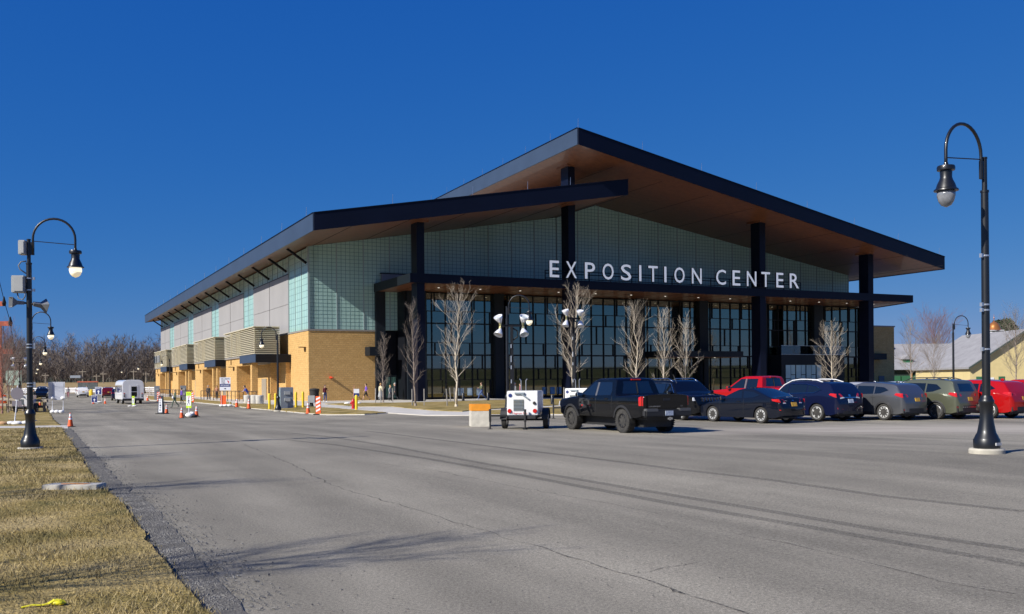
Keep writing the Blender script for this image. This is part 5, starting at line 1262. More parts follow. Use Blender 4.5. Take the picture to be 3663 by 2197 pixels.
class Shell:
    """lofted car body: side profile x section; front is +x"""
    def __init__(s, sp):
        s.sp = sp; L = sp['L']; X = np.linspace(-L / 2, L / 2, 601); P = sorted(sp['prof'])
        z = np.interp(X, [p[0] for p in P], [p[1] for p in P])
        k = np.exp(-0.5 * (np.arange(-30, 31) * (L / 600) / sp.get('sm', .035)) ** 2); k /= k.sum()
        zz = np.convolve(np.pad(z, 30, mode='edge'), k, 'valid'); s.X, s.Z = X, zz
        s.xw = sp['ax']; s.ra = sp['rw'] * sp.get('arch', 1.13)
    def top(s, x): return float(np.interp(x, s.X, s.Z))
    def bot(s, x):
        z = s.sp['z0'] + .10 * max(0, (abs(x) - s.sp['L'] * .42) / (s.sp['L'] * .08)) ** 1.5
        for xw in s.xw:
            d = abs(x - xw)
            if d < s.ra: z = max(z, s.sp['rw'] + math.sqrt(s.ra ** 2 - d * d))
        return z
    def plan(s, x):
        L = s.sp['L']; t = max(0, (abs(x) - .3 * L) / (.2 * L)); c = max(0, (abs(x) - (L / 2 - .16)) / .16)
        tf = s.sp.get('tf', .09) if x > 0 else s.sp.get('tr', .06)
        return s.sp['W'] / 2 * (1 - tf * t ** 2.2) - s.sp.get('rc', .1) * c ** 2.2
    def belt(s, x): return s.sp['belt'] + s.sp.get('wedge', 0.0) * (-x)
    def w(s, x, z):
        h = s.plan(x); b = s.belt(x); z0 = s.sp['z0']
        if z <= b:
            t = max(0, min(1, (z - z0) / (b - z0))); return h * (1 - .055 * (1 - t) ** 2 - .02 * t ** 3)
        return h * .98 - s.sp['tum'] * (z - b)
    def rear_x(s, z):
        """x of the rear outline at height z (seen along the centre line)"""
        i = np.argmax(s.Z >= z); 
        if i == 0: return s.X[0]
        a = (z - s.Z[i - 1]) / (s.Z[i] - s.Z[i - 1] + 1e-9); return s.X[i - 1] + a * (s.X[i] - s.X[i - 1])
    def front_x(s, z):
        Zr = s.Z[::-1]; i = np.argmax(Zr >= z)
        if i == 0: return s.X[-1]
        a = (z - Zr[i - 1]) / (Zr[i] - Zr[i - 1] + 1e-9); Xr = s.X[::-1]; return Xr[i - 1] + a * (Xr[i] - Xr[i - 1])
    def body(s):
        L = s.sp['L']; xs = list(np.linspace(-L / 2, L / 2, 84))
        for e in (-1, 1):
            for d in (.015, .04, .08): xs.append(e * (L / 2 - d))
        for p in s.sp['prof']: xs += [p[0] - .03, p[0], p[0] + .03]
        for xw in s.xw:
            for f in (-1, -.985, -.95, -.85, .85, .95, .985, 1): xs.append(xw + f * s.ra)
        xs = sorted(set(round(min(max(x, -L / 2), L / 2), 3) for x in xs)); m = MB(); n = None; rings = []
        for x in xs:
            tp, zb = s.top(x), s.bot(x); r = min(.075, max(.02, (tp - zb) * .2)); zm = min(s.belt(x), tp - r - .004); zm = max(zm, zb + .01); ring = []
            for z in np.linspace(zb, zm, 7): ring.append((s.w(x, z), z))
            for z in np.linspace(zm, max(tp - r, zm + .003), 6)[1:]: ring.append((s.w(x, z), z))
            wt = ring[-1][0]; zt = ring[-1][1]
            for a in (.35, .75, 1.15, 1.57): ring.append((wt - r * 1.3 * (1 - math.cos(a)), zt + (tp - zt) * math.sin(a)))
            wt = ring[-1][0]
            for f in (.75, .5, .25, 0): ring.append((wt * f, tp + s.sp.get('crown', .025) * (1 - f * f)))
            full = [(x, y, z) for y, z in ring] + [(x, -y, z) for y, z in ring[-2::-1]]; n = len(full); rings.append(full)
        vs = [p for rg in rings for p in rg]; fs = []
        for i in range(len(rings) - 1):
            for k in range(n - 1): fs.append((i * n + k, i * n + k + 1, (i + 1) * n + k + 1, (i + 1) * n + k))
            fs.append((i * n + n - 1, i * n, (i + 1) * n, (i + 1) * n + n - 1))
        fs.append(tuple(range(n))); fs.append(tuple((len(rings) - 1) * n + k for k in range(n - 1, -1, -1)))
        return m.add(vs, fs)
    def side_plate(s, poly, off, side, step=.12):
        """polygon (x,z) wrapped on the body side"""
        bm = bmesh.new(); bm.faces.new([bm.verts.new((x, 0, z)) for x, z in poly])
        for axis in (0, 2):
            lo, hi = min(p[0 if axis == 0 else 1] for p in poly), max(p[0 if axis == 0 else 1] for p in poly)
            for k in range(1, int((hi - lo) / step) + 1):
                c = lo + k * step; bmesh.ops.bisect_plane(bm, geom=bm.verts[:] + bm.edges[:] + bm.faces[:], plane_co=(c if axis == 0 else 0, 0, c if axis == 2 else 0), plane_no=(1 if axis == 0 else 0, 0, 1 if axis == 2 else 0))
        return s._plate(bm, lambda v: (v.x, side * (s.w(v.x, v.z) + off), v.z), (0, -side * .03, 0))
    def _plate(s, bm, f, thick):
        for v in bm.verts: v.co = f(v.co)
        ge = bmesh.ops.extrude_face_region(bm, geom=bm.faces[:]); 
        for v in ge['geom']:
            if isinstance(v, bmesh.types.BMVert): v.co += Vector(thick)
        bmesh.ops.recalc_face_normals(bm, faces=bm.faces); me = bpy.data.meshes.new('plate'); bm.to_mesh(me); bm.free(); return me
    def end_plate(s, poly, off, rear=True, step=.12):
        """polygon (y,z) wrapped on the rear (or front) of the body"""
        bm = bmesh.new(); bm.faces.new([bm.verts.new((0, y, z)) for y, z in poly])
        for axis in (1, 2):
            lo, hi = min(p[axis - 1] for p in poly), max(p[axis - 1] for p in poly)
            for k in range(1, int((hi - lo) / step) + 1):
                c = lo + k * step; bmesh.ops.bisect_plane(bm, geom=bm.verts[:] + bm.edges[:] + bm.faces[:], plane_co=(0, c if axis == 1 else 0, c if axis == 2 else 0), plane_no=(0, 1 if axis == 1 else 0, 1 if axis == 2 else 0))
        L = s.sp['L']; sg = -1 if rear else 1
        def f(v):
            x = s.rear_x(v.z) if rear else s.front_x(v.z); h = max(.2, s.w(x, v.z)); q = min(1, abs(v.y) / h)
            x2 = x - sg * .05 * q ** 4
            return (x2 + sg * off, v.y, v.z + off * .4 * (1 if v.z > s.belt(0) else 0))
        return s._plate(bm, f, (-sg * .05, 0, 0))

def wheel_meshes(rw, tw, rim, spokes, rimm, lugs=False):
    ri = rw * rim; h = tw / 2
    t = MB().lathe([(ri, -h * .8), (ri + .02, -h), (rw * .93, -h), (rw * .985, -h * .8), (rw, -h * .5), (rw, h * .5), (rw * .985, h * .8), (rw * .93, h), (ri + .02, h), (ri, h * .8)], 36, (0, 0, 0), 'Y')
    if lugs:
        for k in range(34):
            a = 2 * math.pi * k / 34
            for row, (y0, y1) in enumerate(((-h * 1.03, -h * .55), (-h * .4, h * .05), (h * .02, h * .45), (h * .55, h * 1.03))):
                b = a + (.09 if row % 2 else 0); c, d = math.cos, math.sin
                vs = [((rw + e) * c(b + q), y, (rw + e) * d(b + q)) for e in (-.02, .014) for q in (-.045, .045) for y in (y0, y1)]
                t.add(vs, [(0, 1, 3, 2), (4, 6, 7, 5), (0, 4, 5, 1), (1, 5, 7, 3), (3, 7, 6, 2), (2, 6, 4, 0)])
    ty = t.mesh('tyre', TYRE, True, 35)
    r = MB().lathe([(ri * 1.0, -h * .82), (ri * .99, h * .88), (ri * .93, h * .93), (ri * .9, h * .8), (ri * .88, -h * .3)], 36, (0, 0, 0), 'Y')
    r.lathe([(ri * .22, h * .1), (ri * .24, h * .72), (ri * .14, h * .78), (.005, h * .78)], 14, (0, 0, 0), 'Y')
    for k in range(spokes):
        a = 2 * math.pi * k / spokes; w0, w1 = ri * .13, ri * (.16 if spokes < 8 else .1); ca, sa = math.cos(a), math.sin(a)
        def P(rr, ww, y): return (ca * rr - sa * ww, y, sa * rr + ca * ww)
        r.add([P(ri * .15, -w0, h * .3), P(ri * .15, w0, h * .3), P(ri * .93, w1, h * .5), P(ri * .93, -w1, h * .5), P(ri * .15, -w0, h * .74), P(ri * .15, w0, h * .74), P(ri * .93, w1, h * .84), P(ri * .93, -w1, h * .84)],
              [(0, 3, 2, 1), (4, 5, 6, 7), (0, 1, 5, 4), (1, 2, 6, 5), (2, 3, 7, 6), (3, 0, 4, 7)])
    rm = r.mesh('rim', rimm, True, 30)
    bk = MB().lathe([(ri * .88, -h * .35), (ri * .88, -h * .2), (ri * .6, -h * .1), (.01, -h * .1)], 20, (0, 0, 0), 'Y').mesh('brake_disc', RIMD)
    return ty, rm, bk

WHEELS = {}
def car(name, label, cat, anchor, heading, sp, body_mat, group=None, wheel='RL'):
    """anchor: ground point under the outer face of the given wheel"""
    a = R(heading + 90); ca, sa = math.cos(a), math.sin(a)
    lx = sp['ax'][1] if wheel[0] == 'R' else sp['ax'][0]; ly = (sp['W'] / 2 - .06) * (1 if wheel[1] == 'L' else -1)
    ox, oy = anchor[0] - (ca * lx - sa * ly), anchor[1] - (sa * lx + ca * ly)
    root = empty(name, (ox, oy, anchor[2]), a, label, cat, group)
    sh = Shell(sp); body = sh.body().build('body', body_mat, root, True, 38)
    L, W, rw, tw = sp['L'], sp['W'], sp['rw'], sp.get('tw', .22)
    MB().box(sp['ax'][1] - .7, sp['ax'][0] + .6, -(W / 2 - tw - .14), W / 2 - tw - .14, .2, .62).build('underbody', PLASTIC, root)
    key = (rw, tw, sp.get('rim', .68), sp['spokes'], sp['rimm'].name, sp.get('lugs', False))
    if key not in WHEELS: WHEELS[key] = wheel_meshes(rw, tw, sp.get('rim', .68), sp['spokes'], sp['rimm'], sp.get('lugs', False))
    ty, rm, bk = WHEELS[key]
    for x in sp['ax']:
        for s_ in (1, -1):
            wo_ = inst('wheel', ty, (x, s_ * (W / 2 - tw / 2 - .03), rw), root, (random.uniform(0, 1), 0, 0) if False else (0, random.uniform(0, 1), 0 if s_ > 0 else math.pi))
            inst('rim', rm, (0, 0, 0), wo_); inst('brake_disc', bk, (0, 0, 0), wo_)
    def sides(nm, poly, off, m_, par=None):
        for s_ in (1, -1):
            me = sh.side_plate(poly, off, s_); me.materials.append(m_); o = link(bpy.data.objects.new(nm, me), par or root)
    def ends(nm, poly, off, m_, rear=True, par=None):
        me = sh.end_plate(poly, off, rear); me.materials.append(m_); return link(bpy.data.objects.new(nm, me), par or root)
    for p in sp['wins']: sides('window', p, .008, GLASSD)
    if sp.get('trim'):
        for p in sp['trim']:
            for s_ in (1, -1):
                pts = [(x, s_ * (sh.w(x, z) + .012), z) for x, z in p]; MB().tube(pts, .012, 5).build('window_trim', sp.get('trimm', CHROME), root)
    y0, y1, z0, z1 = sp['rwin']; rwn = ends('rear_window', [(-y0, z0), (y0, z0), (y1, z1), (-y1, z1)], .012, GLASSD)
    if sp.get('rdiv'): MB().bar((sh.rear_x(z0 + .02) - .03, 0.0, z0 + .02), (sh.rear_x(z1 - .02) - .03, 0.0, z1 - .02), .03, .02).build('window_divider', PLASTIC, root)
    y0, y1, z0, z1 = sp['fwin']; ends('windshield', [(-y0, z0), (y0, z0), (y1, z1), (-y1, z1)], .012, GLASSD, False)
    for rear_poly, side_poly in sp['tails']:
        for s_ in (1, -1):
            if rear_poly: ends('tail_light', [(s_ * y, z) for y, z in rear_poly], .016, TAIL)
            if side_poly:
                me = sh.side_plate(side_poly, .012, s_, .06); me.materials.append(TAIL); link(bpy.data.objects.new('tail_light', me), root)
    for poly in sp.get('clear', []):
        for s_ in (1, -1): ends('reverse_light', [(s_ * y, z) for y, z in poly], .02, LENS)
    for poly in sp.get('reflect', []):
        for s_ in (1, -1): ends('reflector', [(s_ * y, z) for y, z in poly], .016, TAIL)
    for poly in sp.get('heads', []):
        for s_ in (1, -1): ends('headlight', [(s_ * y, z) for y, z in poly], .014, LENS, False)
    for nm, poly, m_ in sp.get('rear_bits', []): ends(nm, poly, .014, m_)
    for nm, poly, m_ in sp.get('front_bits', []): ends(nm, poly, .014, m_, False)
    for nm, poly, m_ in sp.get('side_bits', []): sides(nm, poly, .008, m_)
    if sp.get('plate'):
        y, z, pm_ = sp['plate']; ends('license_plate', [(y - .155, z - .078), (y + .155, z - .078), (y + .155, z + .078), (y - .155, z + .078)], .024, pm_)
    for x, z in sp.get('handles', []):
        for s_ in (1, -1): y = s_ * (sh.w(x, z) + .018); MB().box(x - .1, x + .1, min(y, y - s_ * .03), max(y, y - s_ * .03), z - .018, z + .018).build('door_handle', sp.get('handm', body_mat), root, bevel=.006)
    mx, mz = sp['mirror']
    for s_ in (1, -1):
        y = s_ * (sh.w(mx, mz) + .01)
        mo = MB().blob((mx - .02, y + s_ * .13, mz + .07), (.09, .13, .085), 10, 6).bar((mx, y - s_ * .05, mz - .01), (mx - .01, y + s_ * .08, mz + .05), .05).build('mirror', sp.get('mirm', body_mat), root, True)
        MB().box(mx - .125, mx - .1, min(y + s_ * .04, y + s_ * .23), max(y + s_ * .04, y + s_ * .23), mz + .01, mz + .14).build('mirror_glass', mat('mirror_glass', (0.6, 0.68, 0.75), 0.05, 1.0), mo)
    if sp.get('rails'):
        xa, xb = sp['rails']
        for s_ in (1, -1):
            pts = [(x, s_ * (sh.w(x, sh.top(x) - .1) - .12), sh.top(x) + (.075 if 0 < i < 6 else .005)) for i, x in enumerate(np.linspace(xa, xb, 7))]
            MB().tube(pts, .022, 6).build('roof_rail', sp.get('railm', RIMS), root, True)
    if sp.get('fin'): MB().blob((sp['fin'], 0, sh.top(sp['fin']) + .05), (.1, .025, .06), 8, 5).build('antenna_fin', body_mat, root, True)
    if sp.get('seams'):
        for x, za, zb in sp['seams']:
            for s_ in (1, -1): MB().tube([(x + d, s_ * (sh.w(x + d, z) + .002), z) for z, d in zip(np.linspace(za, zb, 6), np.linspace(.03, 0, 6))], .006, 4).build('door_seam', PLASTIC, root)
    return root, sh

def flare(sh, root, m_, wdt=.1):
    """wheel-arch lips"""
    for xw in sh.xw:
        for s_ in (1, -1):
            vs = []; n = 15
            for k in range(n):
                q = math.pi * (-.06 + 1.12 * k / (n - 1))
                for rr, o in ((sh.ra - .01, .028), (sh.ra + wdt, .016), (sh.ra + wdt, -.03), (sh.ra - .01, -.06)):
                    x, z = xw + rr * math.cos(q), max(sh.sp['z0'] - .02, sh.sp['rw'] + rr * math.sin(q)); vs.append((x, s_ * (sh.w(x, min(z, sh.belt(x))) + o), z))
            MB().add(vs, [(4 * i + k, 4 * i + (k + 1) % 4, 4 * i + 4 + (k + 1) % 4, 4 * i + 4 + k) for i in range(n - 1) for k in range(4)]).build('wheel_arch', m_, root, True, 30)

# ---------------- black pickup truck
BLK = paint('black_paint', (0.002, 0.0025, 0.004)); NVY = paint('navy_paint', (0.004, 0.007, 0.03)); GRY = paint('grey_paint', (0.12, 0.125, 0.135), 0.6); GRNP = paint('sage_paint', (0.13, 0.138, 0.09), 0.5); REDP = paint('red_paint', (0.34, 0.003, 0.004)); BLU = paint('blackblue_paint', (0.004, 0.006, 0.013)); WHT = paint('white_paint', (0.72, 0.72, 0.72)); SIL = paint('silver_paint', (0.45, 0.46, 0.48), .5)
truck = dict(L=5.4, W=1.94, ax=(1.72, -1.54), rw=.40, tw=.27, rim=.58, spokes=8, rimm=RIMD, lugs=True, arch=1.16, z0=.52, belt=1.18, tum=.33, tf=.12, tr=.02, rc=.05, sm=.03, crown=.02,
    prof=[(2.7, .72), (2.66, .98), (2.55, 1.1), (1.35, 1.21), (1.15, 1.25), (.42, 1.74), (.1, 1.83), (-.85, 1.83), (-1.02, 1.78), (-1.13, 1.27), (-1.2, 1.25), (-2.68, 1.27), (-2.7, 1.26)],
    wins=[[(.98, 1.24), (.1, 1.24), (.1, 1.7), (.32, 1.7)], [(-.02, 1.24), (-.86, 1.26), (-.9, 1.4), (-.78, 1.7), (-.02, 1.7)]], rwin=(.72, .62, 1.3, 1.72), rdiv=True, fwin=(.72, .6, 1.32, 1.72),
    tails=[([(.76, .92), (.955, .92), (.955, 1.22), (.78, 1.22)], [(-2.69, .92), (-2.52, .92), (-2.5, 1.2), (-2.69, 1.22)])], heads=[[(.55, .85), (.9, .85), (.9, 1.02), (.6, 1.0)]],
    handles=[(.25, 1.13), (-.62, 1.13)], mirror=(.98, 1.2), plate=None, seams=[(1.06, .6, 1.2), (.04, .6, 1.22), (-.95, .7, 1.22)], side_bits=[('badge', [(.88, .87), (.96, .87), (.96, .91), (.88, .91)], SIGNRED), ('pillar_trim', [(.09, 1.24), (-.01, 1.24), (-.01, 1.7), (.09, 1.7)], mat('pillar_grey', (0.10, 0.10, 0.11), 0.4))])
tr_, sh = car('pickup_truck', 'black crew-cab pickup truck with knobby tyres parked tail toward the open lot', 'pickup truck', G(2228, 1549), 28, truck, BLK)
flare(sh, tr_, PLASTIC, .07)
bmp = MB().box(-2.88, -2.66, -.93, .93, .56, .8).build('rear_bumper', PLASTIC, tr_, bevel=.04); MB().box(-2.885, -2.7, -.9, -.42, .72, .83).box(-2.885, -2.7, .42, .9, .72, .83).build('bumper_step', mat('bumper_grey', (0.09, 0.09, 0.09), 0.5), bmp, bevel=.02)
MB().box(-2.9, -2.87, -.155, .155, .6, .755).build('license_plate', PLATEW, bmp)
MB().box(-2.93, -2.86, -.1, .1, .47, .53).box(-2.93, -2.86, -.04, .04, .45, .55).build('hitch_cover', CHROME, tr_)
tg = MB().box(-2.735, -2.69, -.76, .76, .84, 1.25).build('tailgate', BLK, tr_, bevel=.015); MB().box(-2.745, -2.73, -.16, .14, 1.08, 1.17).build('tailgate_handle', PLASTIC, tg, bevel=.01)
inst('lettering', text_mesh('COLORADO', CHROME, .46, .04, .008), (-2.735, .48, .9), tg, (0, 0, -math.pi / 2)); inst('lettering', text_mesh('LT', CHROME, .08, .035, .008), (-2.735, -.62, .9), tg, (0, 0, -math.pi / 2))
MB().box(-1.05, -.98, -.2, .2, 1.755, 1.805).build('brake_light', TAIL, tr_, bevel=.01)
for x in (-.1,): inst('lettering', text_mesh('Z71', CHROME, .12, .04, .006), (.79, sh.w(.79, .89) + .006, .89), tr_, (0, 0, math.pi))
MB().box(-1.4, -1.3, -.8, .8, .3, .5).tube([(-1.54, -.8, .4), (-1.54, .8, .4)], .08, 8).build('axle', PLASTIC, tr_)
MB().box(-2.6, -1.2, -.7, .7, .45, .7).build('spare_carrier', PLASTIC, tr_)

# ---------------- crossovers
def suv(L, W, H, rw, belt, spokes, rimm, **kw):
    d = dict(L=L, W=W, ax=(L * .29, -L * .285), rw=rw, tw=.23, rim=.7, spokes=spokes, rimm=rimm, z0=.26, belt=belt, tum=.36, tf=.13, tr=.08, rc=.14, sm=.045,
        prof=[(L / 2, .45), (L / 2 - .05, .72), (L / 2 - .3, .9), (L * .26, 1.03), (L * .2, 1.08), (L * .07, H - .12), (-.02 * L, H - .01), (-.2 * L, H - .02), (-.36 * L, H - .08), (-.405 * L, H - .13), (-L / 2 + .12, belt + .03), (-L / 2 + .03, .95), (-L / 2, .62), ],
        wins=[[(.16 * L, belt + .03), (.03 * L, belt + .03), (.03 * L, H - .16), (.07 * L, H - .2)], [(.015 * L, belt + .03), (-.17 * L, belt + .05), (-.17 * L, H - .17), (.015 * L, H - .15)], [(-.185 * L, belt + .05), (-.25 * L, belt + .07), (-.335 * L, belt + .2), (-.28 * L, H - .22), (-.185 * L, H - .18)]],
        rwin=(.64, .55, belt + .07, H - .2), fwin=(.66, .55, belt + .1, H - .16), tails=[([(.46, .98), (.8, .94), (.82, 1.1), (.5, 1.08)], [(-L / 2 + .06, .94), (-L / 2 + .42, 1.06), (-L / 2 + .36, 1.14), (-L / 2 + .08, 1.12)])],
        heads=[[(.5, .76), (.8, .76), (.8, .88), (.55, .86)]], clear=[], reflect=[[(.55, .42), (.78, .42), (.78, .48), (.55, .47)]], plate=(-.1, .86, PLATEY), handles=[(.05 * L, belt - .1), (-.17 * L, belt - .08)], mirror=(.165 * L, belt + .0),
        side_bits=[('sill', [(.17 * L, .27), (-.16 * L, .27), (-.16 * L, .36), (.17 * L, .36)], PLASTIC)], rear_bits=[('lower_bumper', [(-.8, .3), (.8, .3), (.8, .5), (-.8, .5)], PLASTIC)], fin=-.3 * L, seams=[(.17 * L, .4, belt), (.02 * L, .4, belt), (-.17 * L, .5, belt)])
    d.update(kw); return d
navy = suv(4.77, 1.885, 1.68, .36, 1.1, 5, RIMS, rails=(.9, -1.5), railm=WF, trim=[[(.78, 1.13), (-1.2, 1.17), (-1.58, 1.3), (-1.3, 1.45), (-.8, 1.53), (.1, 1.55)]], plate=(0, .84, PLATEW), rear_bits=[('chrome_bar', [(-.4, .97), (.4, .97), (.46, 1.0), (-.46, 1.0)], CHROME), ('lower_bumper', [(-.78, .3), (.78, .3), (.78, .42), (-.78, .42)], PLASTIC), ('emblem', [(-.06, 1.02), (.06, 1.02), (.06, 1.1), (-.06, 1.1)], CHROME)],
           tails=[([(.42, 1.02), (.8, .98), (.83, 1.1), (.55, 1.14)], [(-2.32, .98), (-2.0, 1.1), (-2.05, 1.16), (-2.3, 1.14)])], clear=[[(.34, .97), (.6, .93), (.72, .96), (.44, 1.01)]], reflect=[[(.5, .5), (.78, .5), (.8, .57), (.56, .57)]])
car('suv', 'navy blue SUV with pale roof rails and chrome window trim', 'SUV', G(2922, 1507), 33, navy, NVY)[0]
grey = suv(4.38, 1.84, 1.6, .345, 1.06, 10, RIMS)
g_, sh = car('crossover', 'grey crossover with dark wheel-arch lips parked beside the navy SUV', 'crossover', G(3162, 1504), 33, grey, GRY); flare(sh, g_, PLASTIC, .06)
green = suv(4.62, 1.815, 1.7, .355, 1.1, 5, mat('two_tone_alloy', (0.3, 0.3, 0.3), 0.3, 0.8), rails=(.8, -1.55), railm=PLASTIC, prof=None or [(2.31, .45), (2.26, .74), (2.0, .95), (1.2, 1.06), (.95, 1.1), (.3, 1.6), (0, 1.69), (-1.3, 1.69), (-1.9, 1.64), (-2.0, 1.6), (-2.2, 1.12), (-2.27, .95), (-2.31, .6)],
            rear_bits=[('lower_bumper', [(-.8, .3), (.8, .3), (.8, .58), (-.8, .58)], PLASTIC), ('skid_trim', [(-.6, .5), (.6, .5), (.66, .54), (-.66, .54)], CHROME)], reflect=[[(.62, .48), (.8, .48), (.8, .56), (.62, .55)]])
g_, sh = car('crossover', 'sage green crossover with five-spoke wheels behind the lamp post', 'crossover', G(3349, 1500), 33, green, GRNP); flare(sh, g_, PLASTIC, .05)
redc = suv(4.65, 1.84, 1.66, .35, 1.08, 5, RIMS)
car('suv', 'red SUV parked at the end of the row beyond the lamp post', 'SUV', G(3541, 1497), 33, redc, REDP)
# red hatch further back with its liftgate up
p_ = at(3690, 55); r2, sh = car('suv', 'red SUV farther back with its liftgate raised', 'SUV', p_, 30, redc, REDP, None, 'RL')
MB().slab([(-1.7, -.7, 1.66), (-1.7, .7, 1.66), (-2.75, .62, 2.02), (-2.75, -.62, 2.02)], (0, 0, .06)).build('liftgate', REDP, r2, bevel=.02)
MB().slab([(-1.85, -.55, 1.775), (-1.85, .55, 1.775), (-2.5, .52, 2.0), (-2.5, -.52, 2.0)], (0, 0, .01)).build('liftgate_glass', GLASSD, r2)
for px_, Y, lb, m_ in ((3225, 56, 'white car whose roof shows between the grey and green crossovers', WHT), (3430, 58, 'silver car whose roof shows behind the sage crossover', SIL), (3090, 57, 'silver hatchback behind the navy SUV', SIL)): car('car', lb, 'car', at(px_, Y), 30, grey, m_)

# ---------------- black coupe
coupe = dict(L=4.5, W=1.755, ax=(1.33, -1.29), rw=.325, tw=.21, rim=.7, spokes=10, rimm=RIMS, z0=.22, belt=.93, wedge=.03, tum=.5, tf=.16, tr=.12, rc=.16, sm=.06,
    prof=[(2.25, .42), (2.2, .58), (2.0, .7), (1.1, .9), (.95, .94), (.05, 1.34), (-.35, 1.405), (-.75, 1.38), (-1.65, 1.07), (-1.8, 1.03), (-2.1, 1.0), (-2.17, .96), (-2.22, .75), (-2.25, .5)],
    wins=[[(.72, .98), (-.32, 1.0), (-.22, 1.29), (.12, 1.27)], [(-.38, 1.0), (-.95, 1.03), (-1.2, 1.12), (-.85, 1.25), (-.3, 1.3)]], rwin=(.55, .5, 1.1, 1.33), fwin=(.62, .52, 1.0, 1.3), tails=[([(.42, .84), (.76, .84), (.78, .97), (.5, .95)], [(-2.2, .84), (-1.9, .9), (-1.85, .97), (-2.16, .97)])], clear=[[(.4, .8), (.76, .79), (.76, .83), (.42, .83)]], reflect=[[(.5, .52), (.74, .52), (.74, .56), (.5, .56)]],
    heads=[[(.45, .56), (.75, .58), (.75, .68), (.5, .66)]], plate=(-.06, .76, PLATEY), handles=[(-.15, .87)], mirror=(.72, .93), rear_bits=[('emblem', [(-.1, .9), (0, .9), (0, .96), (-.1, .96)], CHROME)], side_bits=[], seams=[(.86, .35, .92), (-.42, .35, .95)], mirm=BLU)
cp_, sh = car('coupe', 'black two-door coupe with silver alloy wheels', 'car', G(2722, 1515), 34, coupe, BLU)
inst('lettering', text_mesh('CIVIC', CHROME, .2, .035, .006), (-2.2, .42, .9), cp_, (0, 0, -math.pi / 2))

# ---------------- black SUV facing us, red pickup behind
jeep = suv(4.82, 1.94, 1.76, .385, 1.14, 5, RIMS, prof=[(2.41, .5), (2.38, .98), (2.3, 1.06), (1.3, 1.17), (1.05, 1.2), (.45, 1.68), (.2, 1.75), (-1.5, 1.75), (-2.0, 1.68), (-2.1, 1.62), (-2.28, 1.15), (-2.38, .98), (-2.41, .6)],
    heads=[[(.6, .86), (.93, .86), (.9, 1.0), (.58, 1.0)]], front_bits=[('grille', [(-.56, .84), (.56, .84), (.56, 1.0), (-.56, 1.0)], PLASTIC), ('lower_grille', [(-.7, .48), (.7, .48), (.7, .62), (-.7, .62)], PLASTIC)], trim=[[(.9, 1.19), (.45, 1.6), (.1, 1.63), (-1.5, 1.63)]], mirror=(.85, 1.14), rails=(.4, -1.7), railm=CHROME)
# front wheel hidden; anchored by where its front-right corner shows
jp, sh = car('suv', 'black SUV with bright slotted grille facing the lot behind the pickup', 'SUV', G(2437, 1504), 180 + 24, jeep, BLK, None, 'FR')
for k in range(7): y = -.46 + k * .153; MB().box(2.405, 2.425, y - .018, y + .018, .845, .995).build('grille_bar', CHROME, jp)
MB().box(2.405, 2.425, -.58, .58, .995, 1.01).build('grille_trim', CHROME, jp)
MB().tube([(.6, -.6, 1.62), (.35, -.62, 2.0)], .008, 4).build('antenna', PLASTIC, jp)
rtruck = dict(truck); rtruck.update(L=5.8, W=2.02, rw=.40, spokes=6, rimm=RIMS, lugs=False, z0=.5, belt=1.25, prof=[(2.9, .75), (2.86, 1.05), (2.75, 1.18), (1.5, 1.27), (1.3, 1.31), (.5, 1.85), (.2, 1.93), (-.75, 1.93), (-.92, 1.88), (-1.02, 1.36), (-1.1, 1.34), (-2.88, 1.35), (-2.9, 1.34)],
    ax=(1.9, -1.7), wins=[[(1.1, 1.32), (.14, 1.32), (.14, 1.8), (.42, 1.8)], [(.02, 1.32), (-.68, 1.34), (-.68, 1.8), (.02, 1.8)]], rwin=(.8, .7, 1.4, 1.83), fwin=(.78, .66, 1.4, 1.82), mirror=(1.1, 1.28), handles=[(.3, 1.2), (-.5, 1.2)], side_bits=[('pillar_trim', [(.13, 1.32), (.03, 1.32), (.03, 1.8), (.13, 1.8)], MATS['pillar_grey'])], tails=[([(.8, .98), (.99, .98), (.99, 1.3), (.82, 1.3)], None)], seams=[])
rt_, sh = car('pickup_truck', 'red pickup truck parked behind the black coupe', 'pickup truck', at(2765, 48.5), 36, rtruck, REDP)
MB().box(-.96, -.9, -.22, .22, 1.85, 1.9).build('brake_light', TAIL, rt_)

# ---------------- vehicles down the road
small = dict(grey)
def far_car(px_, base, lb, m_, hd, sp=None): return car('suv' if 'SUV' in lb else 'car', lb, 'SUV' if 'SUV' in lb else 'car', G(px_, base), hd, sp or small, m_, None, 'RL')
far_car(399, 1433, 'dark blue SUV driving away beside the shuttle bus', NVY, 22)
far_car(365, 1423, 'dark red SUV behind the EXIT board', paint('maroon_paint', (0.1, 0.005, 0.008)), 22)
far_car(275, 1421, 'white car driving away in the middle of the road', WHT, 24)
far_car(176, 1425, 'white-fronted dark car half hidden behind the folded white board', BLK, 200)
far_car(160, 1405, 'silver-blue car parked across the far end of the road', paint('pale_blue_paint', (0.2, 0.25, 0.3), .4), 110)
# shuttle bus
bp = G(438, 1446); bus = empty('shuttle_bus', bp, R(29 + 90), 'white shuttle bus seen from behind with two stacked rear windows', 'bus')
BW_, BL_, BH = 2.3, 6.4, 2.75
BUSW = paint('bus_white', (0.84, 0.84, 0.85))
